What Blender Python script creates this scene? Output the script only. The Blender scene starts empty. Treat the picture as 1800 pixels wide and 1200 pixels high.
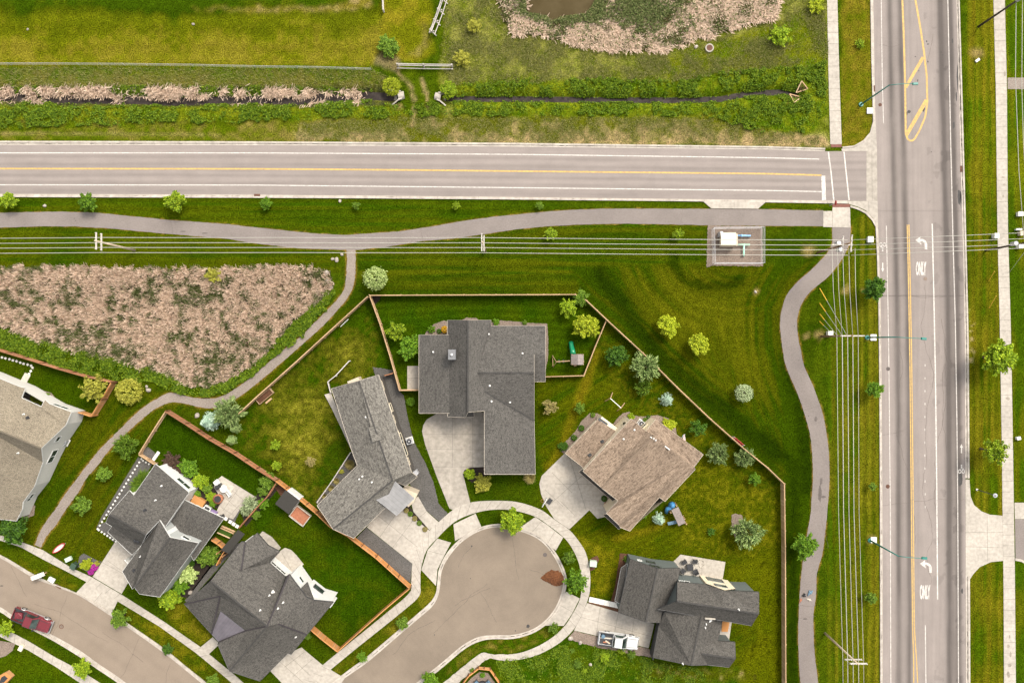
import bpy, bmesh, math, random
import numpy as np
from mathutils import Vector
from mathutils.bvhtree import BVHTree
from mathutils.geometry import tessellate_polygon
R = math.radians
random.seed(7); rng = np.random.default_rng(11)
scene = bpy.context.scene
COL = scene.collection
# ---------------------------------------------------------------- camera, sky, sun
CAM_H = 112.0            # drone height in metres
SCALE = 1 / 12.0         # metres of ground per photograph pixel
cd = bpy.data.cameras.new('camera'); cam = bpy.data.objects.new('camera', cd); COL.objects.link(cam)
cam.location = (0, 0, CAM_H); cam.rotation_euler = (0, 0, 0)
cd.sensor_width = 36; cd.lens = 18 / (75.0 / CAM_H); cd.clip_start = 1; cd.clip_end = 3000
scene.camera = cam
SUN_EL, SUN_AZ = R(54), R(38)      # azimuth clockwise from the top of the photo
w = bpy.data.worlds.new('World'); scene.world = w; w.use_nodes = True
nt = w.node_tree; bg = nt.nodes['Background']
sky = nt.nodes.new('ShaderNodeTexSky'); sky.sky_type = 'NISHITA'; sky.sun_disc = False
sky.sun_elevation = SUN_EL; sky.sun_rotation = SUN_AZ; sky.dust_density = 4.0; sky.air_density = 1.0
hs = nt.nodes.new('ShaderNodeHueSaturation'); hs.inputs['Saturation'].default_value = 0.12   # thin overcast
nt.links.new(sky.outputs[0], hs.inputs['Color']); nt.links.new(hs.outputs[0], bg.inputs['Color'])
bg.inputs['Strength'].default_value = 0.127
sd = bpy.data.lights.new('sun', 'SUN'); sun = bpy.data.objects.new('sun', sd); COL.objects.link(sun)
sd.energy = 1.3; sd.angle = R(18); sd.color = (1.0, 0.9, 0.75)
sdir = Vector((math.sin(SUN_AZ) * math.cos(SUN_EL), math.cos(SUN_AZ) * math.cos(SUN_EL), math.sin(SUN_EL)))
sun.rotation_euler = sdir.to_track_quat('Z', 'Y').to_euler(); sun.location = (60, 80, 90)
vs = scene.view_settings
vs.view_transform = 'Standard'; vs.look = 'None'; vs.gamma = 1.0; vs.exposure = 1.34; vs.use_curve_mapping = False
scene.cycles.max_bounces = 5; scene.cycles.use_denoising = True

# ---------------------------------------------------------------- plan helpers
def G(px, py, z=0.0):
    """plan position of a point of height z that the survey photograph shows at (px, py)"""
    k = (CAM_H - z) / CAM_H
    return Vector(((px - 900) * SCALE * k, (600 - py) * SCALE * k, z))
def resample(p, n):
    p = np.array(p, float); d = np.r_[0, np.cumsum(np.hypot(*(p[1:] - p[:-1]).T))]
    t = np.linspace(0, d[-1], n)
    return np.c_[np.interp(t, d, p[:, 0]), np.interp(t, d, p[:, 1])]
def smooth(p, k=8):
    p = [Vector(q) for q in p]; out = []
    for i in range(len(p) - 1):
        p0, p1, p2, p3 = p[max(i - 1, 0)], p[i], p[i + 1], p[min(i + 2, len(p) - 1)]
        for j in range(k):
            t = j / k
            out.append(0.5 * ((2 * p1) + (p2 - p0) * t + (2 * p0 - 5 * p1 + 4 * p2 - p3) * t * t + (3 * p1 - p0 - 3 * p2 + p3) * t ** 3))
    out.append(p[-1]); return [tuple(q) for q in out]
def inpoly(poly, X, Y):
    poly = np.array(poly, float); m = np.zeros(X.shape, bool); j = len(poly) - 1
    for i in range(len(poly)):
        xi, yi = poly[i]; xj, yj = poly[j]
        if yi != yj:
            c = ((yi > Y) != (yj > Y)) & (X < (xj - xi) * (Y - yi) / (yj - yi) + xi); m ^= c
        j = i
    return m
def dist_line(pl, X, Y):
    best = np.full(X.shape, 1e9)
    for (ax, ay), (bx, by) in zip(pl[:-1], pl[1:]):
        dx, dy = bx - ax, by - ay; L = dx * dx + dy * dy + 1e-9
        t = np.clip(((X - ax) * dx + (Y - ay) * dy) / L, 0, 1)
        best = np.minimum(best, np.hypot(X - ax - t * dx, Y - ay - t * dy))
    return best
_nt = {}
def vnoise(X, Y, s, seed=0):
    """smooth value noise 0..1, cell size s photograph pixels"""
    if seed not in _nt: _nt[seed] = np.random.default_rng(100 + seed).random((256, 256))
    g = _nt[seed]; x = X / s + 37.3; y = Y / s + 91.7
    xi = np.floor(x).astype(int); yi = np.floor(y).astype(int); fx = x - xi; fy = y - yi
    fx = fx * fx * (3 - 2 * fx); fy = fy * fy * (3 - 2 * fy)
    a = g[yi % 256, xi % 256]; b = g[yi % 256, (xi + 1) % 256]; c = g[(yi + 1) % 256, xi % 256]; d = g[(yi + 1) % 256, (xi + 1) % 256]
    return (a * (1 - fx) + b * fx) * (1 - fy) + (c * (1 - fx) + d * fx) * fy
def fbm(X, Y, s, seed=0, o=3):
    v = 0; a = 0.5; tot = 0
    for i in range(o): v = v + a * vnoise(X, Y, s / 2 ** i, seed + i); tot += a; a *= 0.55
    return v / tot
CREEK_W = [(-40, 168), (60, 170), (120, 173), (250, 174), (300, 177), (380, 174), (450, 173), (520, 176), (560, 169), (600, 170), (640, 166), (692, 169)]
CREEK_E = [(783, 171), (830, 172), (900, 172), (1000, 173), (1100, 174), (1200, 174), (1270, 172), (1310, 164), (1345, 161), (1380, 160), (1402, 165)]
POND = [(918, -60), (922, -20), (925, 0), (925, 22), (938, 25), (960, 28), (968, 35), (976, 36), (986, 30), (1010, 27), (1030, 24), (1040, 12), (1046, 0), (1052, -30), (1050, -60)]
MARSH = smooth([(-40, 475), (40, 468), (120, 466), (210, 470), (300, 470), (400, 472), (470, 468), (545, 470), (578, 480), (584, 505), (562, 530), (530, 552), (500, 585), (470, 620), (430, 650), (395, 672), (365, 680), (330, 676), (300, 660), (250, 648), (200, 632), (140, 618), (80, 602), (30, 585), (5, 570), (-40, 560)], 4)
def ground_z(PX, PY):
    dw = dist_line(CREEK_W, PX, PY); de = dist_line(CREEK_E, PX, PY)
    z = -0.85 * np.exp(-(np.minimum(dw, de * 1.3) / 13.0) ** 2)
    cx, cy = 985, -15
    pd = np.hypot((PX - cx) / 85, (PY - cy) / 62)
    return z - 0.9 * np.clip(1.25 - pd, 0, 1)
def gz1(px, py): return float(ground_z(np.array([px]), np.array([py]))[0])

# ---------------------------------------------------------------- object helpers
ORIG = {}
def tag(o, label=None, cat=None, group=None, kind=None):
    if label: o['label'] = label
    if cat: o['category'] = cat
    if group: o['group'] = group
    if kind: o['kind'] = kind
    return o
def thing(name, label, cat, loc=(0, 0, 0), rot=0, group=None):
    o = bpy.data.objects.new(name, None); COL.objects.link(o); o.location = loc; o.rotation_euler = (0, 0, rot)
    o.empty_display_size = 0.3; ORIG[o.name] = Vector(loc)
    return tag(o, label, cat, group)
def link(name, me, mats, parent=None, loc=None):
    for m in (mats if isinstance(mats, (list, tuple)) else [mats]):
        if len(me.materials) < (len(mats) if isinstance(mats, (list, tuple)) else 1): me.materials.append(m)
    o = bpy.data.objects.new(name, me); COL.objects.link(o)
    if parent: o.parent = parent
    if loc is not None: o.location = loc
    return o
def dup(root, loc, rot=0, sc=None, label=None, group=None):
    r = root.copy(); COL.objects.link(r); r.location = loc; r.rotation_euler = (0, 0, rot)
    if sc is not None: r.scale = sc if isinstance(sc, (tuple, list)) else (sc, sc, sc)
    if label: r['label'] = label
    if group: r['group'] = group
    for c in list(root.children):
        k = c.copy(); COL.objects.link(k); k.parent = r
        for g in list(c.children):
            q = g.copy(); COL.objects.link(q); q.parent = k
    return r
class MB:
    def __init__(s): s.v = []; s.f = []; s.m = []
    def add(s, vs, fs, m=0):
        b = len(s.v); s.v += [tuple(q) for q in vs]
        for f in fs: s.f.append(tuple(i + b for i in f)); s.m.append(m)
    def box(s, c, d, rz=0, m=0, top=1.0):
        x, y, z = d[0] / 2, d[1] / 2, d[2] / 2; vs = []
        for sz, k in ((-z, 1), (z, top)):
            for sx, sy in ((-x, -y), (x, -y), (x, y), (-x, y)):
                X, Y = sx * k, sy * k
                vs.append((c[0] + X * math.cos(rz) - Y * math.sin(rz), c[1] + X * math.sin(rz) + Y * math.cos(rz), c[2] + sz))
        s.add(vs, [(3, 2, 1, 0), (4, 5, 6, 7), (0, 1, 5, 4), (1, 2, 6, 5), (2, 3, 7, 6), (3, 0, 4, 7)], m)
    def bar(s, a, b, w, h=None, m=0):
        a = Vector(a); b = Vector(b); h = h or w; d = (b - a).normalized()
        u = d.cross(Vector((0, 0, 1)));
        u = u.normalized() if u.length > 1e-4 else Vector((1, 0, 0)); v = u.cross(d).normalized(); vs = []
        for p in (a, b):
            for su, sv in ((-1, -1), (1, -1), (1, 1), (-1, 1)): vs.append(p + u * su * w / 2 + v * sv * h / 2)
        s.add(vs, [(0, 1, 2, 3), (7, 6, 5, 4), (0, 4, 5, 1), (1, 5, 6, 2), (2, 6, 7, 3), (3, 7, 4, 0)], m)
    def tube(s, pts, r0, r1=None, n=8, m=0, caps=True):
        pts = [Vector(p) for p in pts]; r1 = r0 if r1 is None else r1; rings = []; k = len(pts)
        for i, p in enumerate(pts):
            d = (pts[min(i + 1, k - 1)] - pts[max(i - 1, 0)]).normalized()
            u = d.cross(Vector((0, 0, 1))); u = u.normalized() if u.length > 1e-3 else Vector((1, 0, 0)); v = d.cross(u)
            r = r0 + (r1 - r0) * i / max(k - 1, 1)
            rings.append([p + u * math.cos(6.2832 * j / n) * r + v * math.sin(6.2832 * j / n) * r for j in range(n)])
        vs = [q for rg in rings for q in rg]; fs = []
        for i in range(k - 1):
            for j in range(n): fs.append((i * n + j, i * n + (j + 1) % n, (i + 1) * n + (j + 1) % n, (i + 1) * n + j))
        if caps: fs.append(tuple(range(n - 1, -1, -1))); fs.append(tuple((k - 1) * n + j for j in range(n)))
        s.add(vs, fs, m)
    def cyl(s, c, r, h, n=16, m=0, r2=None):
        s.tube([(c[0], c[1], c[2]), (c[0], c[1], c[2] + h)], r, r if r2 is None else r2, n, m)
    def prism(s, poly, z0, z1, m=0, mside=None):
        n = len(poly); vs = [(p[0], p[1], z0) for p in poly] + [(p[0], p[1], z1) for p in poly]
        tr = tessellate_polygon([[Vector((p[0], p[1], 0)) for p in poly]]); fs = []
        for t in tr:
            a, b, c = (Vector(poly[i][:2]) for i in t)
            t = tuple(t) if (b - a).cross(c - a) > 0 else tuple(t)[::-1]
            fs.append(tuple(i + n for i in t))
        s.add(vs, fs, m)
        ar = sum(poly[i][0] * poly[(i + 1) % n][1] - poly[(i + 1) % n][0] * poly[i][1] for i in range(n))
        sf = []
        for i in range(n):
            j = (i + 1) % n; q = (i, j, j + n, i + n); sf.append(q if ar > 0 else q[::-1])
        s.add(vs, sf, m if mside is None else mside)
    def build(s, name, mats, parent=None, flat=True, local=False, bevel=0):
        me = bpy.data.meshes.new(name); v = np.array(s.v, float)
        if parent is not None and not local: v = v - np.array(ORIG.get(parent.name, Vector()))
        me.from_pydata(v.tolist(), [], s.f)
        mats = mats if isinstance(mats, (list, tuple)) else [mats]
        for m in mats: me.materials.append(m)
        if len(mats) > 1: me.polygons.foreach_set('material_index', s.m)
        if not flat: me.polygons.foreach_set('use_smooth', [True] * len(me.polygons))
        me.update(); o = bpy.data.objects.new(name, me); COL.objects.link(o)
        if parent is not None:
            o.parent = parent; ORIG[o.name] = Vector() if local else ORIG.get(parent.name, Vector())
        else: ORIG[o.name] = Vector()
        if bevel:
            b = o.modifiers.new('bevel', 'BEVEL'); b.width = bevel; b.segments = 2; b.limit_method = 'ANGLE'
        return o
def fast_mesh(name, V, F4, mats, col=None):
    """numpy mesh of quads"""
    me = bpy.data.meshes.new(name); n = len(F4)
    me.vertices.add(len(V)); me.vertices.foreach_set('co', np.asarray(V, np.float32).ravel())
    me.loops.add(n * 4); me.loops.foreach_set('vertex_index', np.asarray(F4, np.int32).ravel())
    me.polygons.add(n); me.polygons.foreach_set('loop_start', np.arange(0, n * 4, 4, dtype=np.int32))
    me.polygons.foreach_set('loop_total', np.full(n, 4, np.int32))
    me.update(calc_edges=True)
    if col is not None:
        a = me.color_attributes.new('Col', 'FLOAT_COLOR', 'POINT')
        c = np.ones((len(V), 4), np.float32); c[:, :3] = col; a.data.foreach_set('color', c.ravel())
    for m in (mats if isinstance(mats, (list, tuple)) else [mats]): me.materials.append(m)
    me.validate(); return me

# ---------------------------------------------------------------- materials
def nodes(name):
    m = bpy.data.materials.new(name); m.use_nodes = True; t = m.node_tree
    return m, t, t.nodes['Principled BSDF']
def N(t, typ, **kw):
    n = t.nodes.new(typ)
    for k, v in kw.items():
        if k in n.inputs: n.inputs[k].default_value = v
        else: setattr(n, k, v)
    return n
def c4(c): return (c[0], c[1], c[2], 1)
def noise_mix(t, scale, lo=0.35, hi=0.65, detail=4, vec=None):
    n = N(t, 'ShaderNodeTexNoise', Scale=scale, Detail=detail, Roughness=0.6)
    if vec is None: vec = t.nodes.get('POS') or N(t, 'ShaderNodeNewGeometry', name='POS')
    t.links.new(vec.outputs[0], n.inputs['Vector'])
    mr = N(t, 'ShaderNodeMapRange'); mr.inputs['From Min'].default_value = lo; mr.inputs['From Max'].default_value = hi
    t.links.new(n.outputs['Fac'], mr.inputs['Value']); return mr.outputs[0], n.outputs['Fac']
def mixc(t, fac, a, b, mode='MIX'):
    n = N(t, 'ShaderNodeMix', data_type='RGBA', blend_type=mode)
    for i, s in ((6, a), (7, b)):
        if isinstance(s, (tuple, list)): n.inputs[i].default_value = c4(s)
        else: t.links.new(s, n.inputs[i])
    if isinstance(fac, (int, float)): n.inputs[0].default_value = fac
    else: t.links.new(fac, n.inputs[0])
    return n.outputs[2]
def bump(t, b, h, strength=0.4, dist=0.05):
    n = N(t, 'ShaderNodeBump'); n.inputs['Strength'].default_value = strength; n.inputs['Distance'].default_value = dist
    t.links.new(h, n.inputs['Height']); t.links.new(n.outputs[0], b.inputs['Normal'])
def MAT(name, c1, c2=None, scale=3.0, rough=0.8, scale2=0.35, amt2=0.25, bmp=0.2, metal=0.0, spec=0.3, c3=None):
    """two-colour fine noise plus slow broad variation"""
    m, t, b = nodes(name); c2 = c2 or tuple(x * 0.8 for x in c1)
    f, raw = noise_mix(t, scale); col = mixc(t, f, c1, c2)
    if amt2:
        f2, _ = noise_mix(t, scale2, 0.3, 0.7, 3); g = tuple(x * (1 - amt2) for x in (1, 1, 1)) if c3 is None else c3
        col = mixc(t, f2, col, mixc(t, 1.0, col, g, 'MULTIPLY') if c3 is None else c3)
    t.links.new(col, b.inputs['Base Color']); b.inputs['Roughness'].default_value = rough
    b.inputs['Metallic'].default_value = metal; b.inputs['Specular IOR Level'].default_value = spec
    if bmp: bump(t, b, raw, bmp, 0.02)
    return m
def MISL(name, cols, rough=0.7, trans=0.0, obj_var=0.15, spec=0.2):
    """colour picked per loose piece (leaf, blade, board)"""
    m, t, b = nodes(name); g = N(t, 'ShaderNodeNewGeometry'); r = N(t, 'ShaderNodeValToRGB')
    t.links.new(g.outputs['Random Per Island'], r.inputs[0]); e = r.color_ramp.elements
    while len(e) < len(cols): e.new(0.5)
    for i, c in enumerate(cols): e[i].position = i / max(len(cols) - 1, 1); e[i].color = c4(c)
    oi = N(t, 'ShaderNodeObjectInfo'); mr = N(t, 'ShaderNodeMapRange')
    mr.inputs['To Min'].default_value = 1 - obj_var; mr.inputs['To Max'].default_value = 1 + obj_var
    t.links.new(oi.outputs['Random'], mr.inputs['Value'])
    v = N(t, 'ShaderNodeVectorMath', operation='SCALE'); t.links.new(r.outputs[0], v.inputs[0]); t.links.new(mr.outputs[0], v.inputs['Scale'])
    t.links.new(v.outputs[0], b.inputs['Base Color']); b.inputs['Roughness'].default_value = rough; b.inputs['Specular IOR Level'].default_value = spec
    if trans:
        tr = N(t, 'ShaderNodeBsdfTranslucent'); t.links.new(v.outputs[0], tr.inputs['Color'])
        mx = N(t, 'ShaderNodeMixShader'); mx.inputs[0].default_value = trans
        t.links.new(b.outputs[0], mx.inputs[1]); t.links.new(tr.outputs[0], mx.inputs[2])
        t.links.new(mx.outputs[0], t.nodes['Material Output'].inputs[0])
    return m
def MATTR(name, fine=6.0, famt=0.5, mid=1.2, mamt=0.3, rough=0.9, bmp=0.5, dist=0.06, spec=0.15):
    """mesh colour attribute times real-scale mottling"""
    m, t, b = nodes(name); a = N(t, 'ShaderNodeAttribute', attribute_name='Col')
    f, raw = noise_mix(t, fine, 0.33, 0.67, 4); f2, _ = noise_mix(t, mid, 0.3, 0.7, 3)
    k = mixc(t, f, (1 - famt,) * 3, (1 + famt,) * 3); k2 = mixc(t, f2, (1 - mamt,) * 3, (1 + mamt,) * 3)
    c = mixc(t, 1.0, mixc(t, 1.0, a.outputs['Color'], k, 'MULTIPLY'), k2, 'MULTIPLY')
    t.links.new(c, b.inputs['Base Color']); b.inputs['Roughness'].default_value = rough; b.inputs['Specular IOR Level'].default_value = spec
    if bmp: bump(t, b, raw, bmp, dist)
    return m
def SHINGLE(name, c1, c2, c3, bw=0.33, rh=0.15):
    m, t, b = nodes(name); uv = N(t, 'ShaderNodeUVMap'); br = N(t, 'ShaderNodeTexBrick')
    t.links.new(uv.outputs[0], br.inputs['Vector'])
    br.inputs['Scale'].default_value = 1; br.inputs['Brick Width'].default_value = bw; br.inputs['Row Height'].default_value = rh
    br.inputs['Mortar Size'].default_value = 0.008; br.inputs['Color1'].default_value = c4(c1); br.inputs['Color2'].default_value = c4(c2)
    br.inputs['Mortar'].default_value = c4(tuple(x * 0.45 for x in c1)); br.inputs['Bias'].default_value = 0.0
    f, raw = noise_mix(t, 3.0, 0.35, 0.65, 5, uv); f2, _ = noise_mix(t, 0.35, 0.3, 0.7, 3, uv)
    f3, _ = noise_mix(t, 9.0, 0.38, 0.62, 4, uv)
    c = mixc(t, f, br.outputs['Color'], c3); c = mixc(t, 0.6, br.outputs['Color'], c)
    c = mixc(t, 1.0, c, mixc(t, f3, (0.6,) * 3, (1.4,) * 3), 'MULTIPLY')
    c = mixc(t, 1.0, c, mixc(t, f2, (0.70, 0.69, 0.67), (0.88, 0.87, 0.84)), 'MULTIPLY')
    t.links.new(c, b.inputs['Base Color']); b.inputs['Roughness'].default_value = 0.92; b.inputs['Specular IOR Level'].default_value = 0.15
    bump(t, b, raw, 0.4, 0.02); return m
def GLASS(name='window_glass'):
    m, t, b = nodes(name); b.inputs['Base Color'].default_value = (0.05, 0.065, 0.06, 1); b.inputs['Roughness'].default_value = 0.06
    b.inputs['Specular IOR Level'].default_value = 0.35; f, raw = noise_mix(t, 0.8); t.links.new(mixc(t, f, (0.012, 0.018, 0.016), (0.05, 0.07, 0.06)), b.inputs['Base Color']); return m
def PAINT(name, c, rough=0.45, metal=0.0, spec=0.5, coat=0.0, var=0.12):
    m, t, b = nodes(name); f, raw = noise_mix(t, 5.0); t.links.new(mixc(t, f, c, tuple(x * (1 - var) for x in c)), b.inputs['Base Color'])
    b.inputs['Roughness'].default_value = rough; b.inputs['Metallic'].default_value = metal; b.inputs['Specular IOR Level'].default_value = spec
    b.inputs['Coat Weight'].default_value = coat; return m
M = dict(
    ground=MATTR('ground_grass', 6.0, 0.78, 1.8, 0.14, 1.0, 0.5, 0.06, spec=0.0),
    road=MATTR('asphalt', 9.0, 0.10, 0.5, 0.05, 0.9, 0.15, 0.01),
    concrete=MAT('concrete', (0.425, 0.382, 0.325), (0.33, 0.295, 0.25), 2.2, 0.85, 0.22, 0.22, 0.08),
    concrete_old=MAT('weathered_concrete', (0.37, 0.33, 0.28), (0.27, 0.24, 0.2), 1.6, 0.85, 0.3, 0.2, 0.1),
    joint=MAT('concrete_joint', (0.16, 0.14, 0.115), None, 4, 0.9),
    kerb=MAT('kerb_concrete', (0.46, 0.41, 0.35), (0.33, 0.29, 0.245), 1.2, 0.85, 0.5, 0.2, 0.1),
    path=MAT('path_asphalt', (0.215, 0.183, 0.165), (0.16, 0.136, 0.122), 7, 0.92, 0.25, 0.18, 0.15),
    cinder=MAT('fine_gravel', (0.27, 0.225, 0.19), (0.17, 0.14, 0.115), 6, 0.95, 0.4, 0.2, 0.3),
    darkgravel=MAT('dark_gravel', (0.125, 0.117, 0.107), (0.06, 0.055, 0.05), 7, 0.95, 0.5, 0.25, 0.4),
    tangravel=MAT('tan_gravel', (0.25, 0.19, 0.15), (0.13, 0.1, 0.08), 6, 0.95, 0.6, 0.25, 0.4),
    mulch=MAT('bark_mulch', (0.13, 0.058, 0.03), (0.06, 0.028, 0.016), 8, 0.95, 0.8, 0.3, 0.5),
    darkmulch=MAT('dark_mulch', (0.035, 0.024, 0.018), (0.016, 0.011, 0.009), 8, 0.95, 0.8, 0.3, 0.5),
    redsoil=MAT('red_bark_heap', (0.16, 0.062, 0.022), (0.085, 0.03, 0.012), 6, 0.95, 0.8, 0.3, 0.8),
    white_line=MAT('white_road_paint', (0.60, 0.57, 0.52), (0.36, 0.33, 0.30), 4.5, 0.7, 0.5, 0.2, 0),
    faint_line=MAT('worn_white_paint', (0.50, 0.46, 0.42), (0.33, 0.3, 0.27), 3.0, 0.7, 0.5, 0.15, 0),
    yellow_line=MAT('yellow_road_paint', (0.55, 0.355, 0.1), (0.35, 0.235, 0.1), 3.0, 0.7, 0.5, 0.15, 0),
    tactile=MAT('brick_red_plate', (0.19, 0.075, 0.055), None, 3, 0.8),
    water=None,
    cedar=MISL('new_cedar_boards', [(0.30, 0.13, 0.042), (0.46, 0.21, 0.07), (0.4, 0.18, 0.058), (0.52, 0.26, 0.1), (0.34, 0.19, 0.1)], 0.75),
    redcedar=MISL('red_cedar_boards', [(0.24, 0.1, 0.05), (0.36, 0.165, 0.08), (0.2, 0.085, 0.042), (0.3, 0.17, 0.1)], 0.75),
    oldwood=MISL('weathered_boards', [(0.30, 0.19, 0.10), (0.42, 0.28, 0.16), (0.36, 0.235, 0.13), (0.5, 0.36, 0.22)], 0.85),
    greywood=MISL('grey_rails', [(0.36, 0.32, 0.28), (0.45, 0.41, 0.37), (0.3, 0.27, 0.24)], 0.85),
    pole=MAT('pole_timber', (0.62, 0.5, 0.36), (0.45, 0.35, 0.24), 3, 0.85),
    brownpole=MAT('brown_pole_timber', (0.3, 0.185, 0.1), (0.2, 0.125, 0.07), 3, 0.85), taupe=MAT('taupe_boards', (0.27, 0.225, 0.205), (0.2, 0.165, 0.15), 4, 0.85),
    darkpole=MAT('dark_pole_timber', (0.075, 0.055, 0.042), None, 3, 0.85),
    wire=PAINT('aluminium_cable', (0.38, 0.36, 0.31), 0.5, 0.0),
    galv=PAINT('galvanised_steel', (0.42, 0.42, 0.43), 0.5, 0.3),
    teal=PAINT('teal_lamp_paint', (0.02, 0.16, 0.13), 0.45),
    darkmetal=PAINT('dark_metal', (0.05, 0.05, 0.052), 0.5, 0.2),
    white=PAINT('white_paint', (0.62, 0.61, 0.58), 0.55, var=0.12),
    offwhite=PAINT('off_white_box', (0.66, 0.63, 0.57), 0.6),
    cream=PAINT('cream_siding', (0.68, 0.58, 0.42), 0.7),
    beige=PAINT('beige_siding', (0.50, 0.42, 0.31), 0.75),
    trim=PAINT('pale_trim', (0.6, 0.52, 0.42), 0.6),
    greysiding=PAINT('grey_siding', (0.36, 0.37, 0.35), 0.75),
    palesiding=PAINT('pale_siding', (0.52, 0.5, 0.455), 0.75),
    greensiding=PAINT('grey_green_siding', (0.105, 0.122, 0.115), 0.75),
    darksiding=PAINT('dark_brown_siding', (0.075, 0.065, 0.055), 0.75),
    glass=GLASS(), chrome=PAINT('bright_metal', (0.6, 0.6, 0.6), 0.25, 0.8),
    tyre=PAINT('black_rubber', (0.018, 0.018, 0.018), 0.8), black=PAINT('black_plastic', (0.025, 0.025, 0.027), 0.5),
    maroon=PAINT('maroon_car_paint', (0.17, 0.02, 0.028), 0.3, 0.25, 0.5, 0.6), carwhite=PAINT('white_car_paint', (0.52, 0.52, 0.51), 0.35, 0, 0.4, 0.3, 0.06),
    silver=PAINT('silver_trim', (0.42, 0.41, 0.4), 0.35, 0.5), red=PAINT('red_paint', (0.4, 0.025, 0.025), 0.5), blue=PAINT('blue_plastic', (0.05, 0.2, 0.4), 0.4),
    paleblue=PAINT('pale_blue_pipe', (0.22, 0.43, 0.68), 0.4), mint=PAINT('mint_pipe', (0.33, 0.62, 0.48), 0.4), green=PAINT('green_plastic', (0.005, 0.2, 0.085), 0.3),
    binplastic=PAINT('dark_green_bin', (0.03, 0.06, 0.035), 0.55), palegreen=PAINT('pale_green_box', (0.42, 0.5, 0.4), 0.6), terracotta=MAT('terracotta', (0.42, 0.17, 0.09), (0.3, 0.11, 0.06), 4, 0.8),
    yellow=PAINT('yellow_guard', (0.62, 0.36, 0.03), 0.5), purple=PAINT('purple_cloth', (0.2, 0.14, 0.27), 0.8), rock=MAT('boulder_stone', (0.42, 0.37, 0.31), (0.24, 0.2, 0.17), 3, 0.9, 1, 0.3, 0.6),
    stone=MAT('paver_stone', (0.55, 0.5, 0.42), (0.42, 0.38, 0.32), 3, 0.85), rust=MAT('rusty_grate', (0.15, 0.07, 0.04), (0.08, 0.04, 0.03), 5, 0.85),
    bluecloth=PAINT('blue_grey_cloth', (0.1, 0.17, 0.23), 0.8), flagcloth=PAINT('red_white_cloth', (0.5, 0.14, 0.15), 0.8),
    sh_mid=SHINGLE('charcoal_shingles', (0.098, 0.091, 0.083), (0.05, 0.047, 0.044), (0.135, 0.127, 0.116)),
    sh_grey=SHINGLE('grey_shingles', (0.104, 0.097, 0.09), (0.056, 0.053, 0.049), (0.14, 0.132, 0.122)),
    sh_mottle=SHINGLE('mottled_shingles', (0.175, 0.163, 0.145), (0.055, 0.05, 0.045), (0.26, 0.245, 0.22), 0.42, 0.17),
    sh_brown=SHINGLE('brown_shingles', (0.27, 0.2, 0.15), (0.11, 0.078, 0.056), (0.35, 0.27, 0.205), 0.5, 0.17),
    sh_tan=SHINGLE('tan_shingles', (0.24, 0.205, 0.155), (0.16, 0.135, 0.1), (0.28, 0.24, 0.185)),
    sh_dark=SHINGLE('dark_flat_shingles', (0.07, 0.065, 0.06), (0.05, 0.045, 0.042), (0.085, 0.08, 0.072)),
)
def _water():
    m, t, b = nodes('pond_water'); f, raw = noise_mix(t, 0.35); t.links.new(mixc(t, f, (0.05, 0.036, 0.014), (0.07, 0.052, 0.024)), b.inputs['Base Color'])
    b.inputs['Roughness'].default_value = 0.45; b.inputs['Specular IOR Level'].default_value = 0.03; _, r2 = noise_mix(t, 2.5); bump(t, b, r2, 0.08, 0.02); return m
M['water'] = _water()
def _creek():
    m, t, b = nodes('creek_water'); f, raw = noise_mix(t, 1.2); t.links.new(mixc(t, f, (0.018, 0.014, 0.013), (0.05, 0.04, 0.035)), b.inputs['Base Color'])
    b.inputs['Roughness'].default_value = 0.5; b.inputs['Specular IOR Level'].default_value = 0.05; bump(t, b, raw, 0.1, 0.02); return m
M['creek'] = _creek()
def SEAM(name, c, pitch):
    m, t, b = nodes(name); uv = N(t, 'ShaderNodeUVMap'); br = N(t, 'ShaderNodeTexBrick'); t.links.new(uv.outputs[0], br.inputs['Vector'])
    br.inputs['Scale'].default_value = 1; br.inputs['Brick Width'].default_value = pitch; br.inputs['Row Height'].default_value = 200; br.inputs['Mortar Size'].default_value = 0.025; br.offset = 0
    br.inputs['Color1'].default_value = c4(c); br.inputs['Color2'].default_value = c4(tuple(x * 0.9 for x in c)); br.inputs['Mortar'].default_value = c4(tuple(x * 0.75 for x in c))
    f, raw = noise_mix(t, 0.9); t.links.new(mixc(t, 1.0, br.outputs['Color'], mixc(t, f, (0.85,) * 3, (1.1,) * 3), 'MULTIPLY'), b.inputs['Base Color'])
    b.inputs['Roughness'].default_value = 0.5; b.inputs['Metallic'].default_value = 0.2; return m
M['crack'] = MAT('asphalt_crack', (0.105, 0.085, 0.072), None, 3, .9, bmp=0)
M['postwood'] = MAT('dark_post_wood', (0.16, 0.07, 0.03), None, 4, .85)
M['stain_metal'] = PAINT('dull_grey_metal', (0.15, 0.15, 0.155), 0.7)
M['cap'] = MAT('ridge_shingles', (0.062, 0.058, 0.053), (0.045, 0.042, 0.039), 4, .9, bmp=0)
M['damp'] = MAT('damp_concrete', (0.3, 0.26, 0.21), (0.22, 0.19, 0.15), 3, .85, bmp=0)
M['hipcap'] = MAT('dark_hip_cap', (0.045, 0.038, 0.04), None, 3, .8, bmp=0)
M['turf'] = MAT('short_turf', (0.022, 0.055, 0.003), (0.04, 0.08, 0.005), 8, 0.95)
M['metal_roof'] = SEAM('weathered_metal_roof', (0.27, 0.262, 0.256), 0.6)
M['seam_roof'] = SEAM('purple_grey_metal_roof', (0.15, 0.132, 0.148), 0.42)
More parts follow.
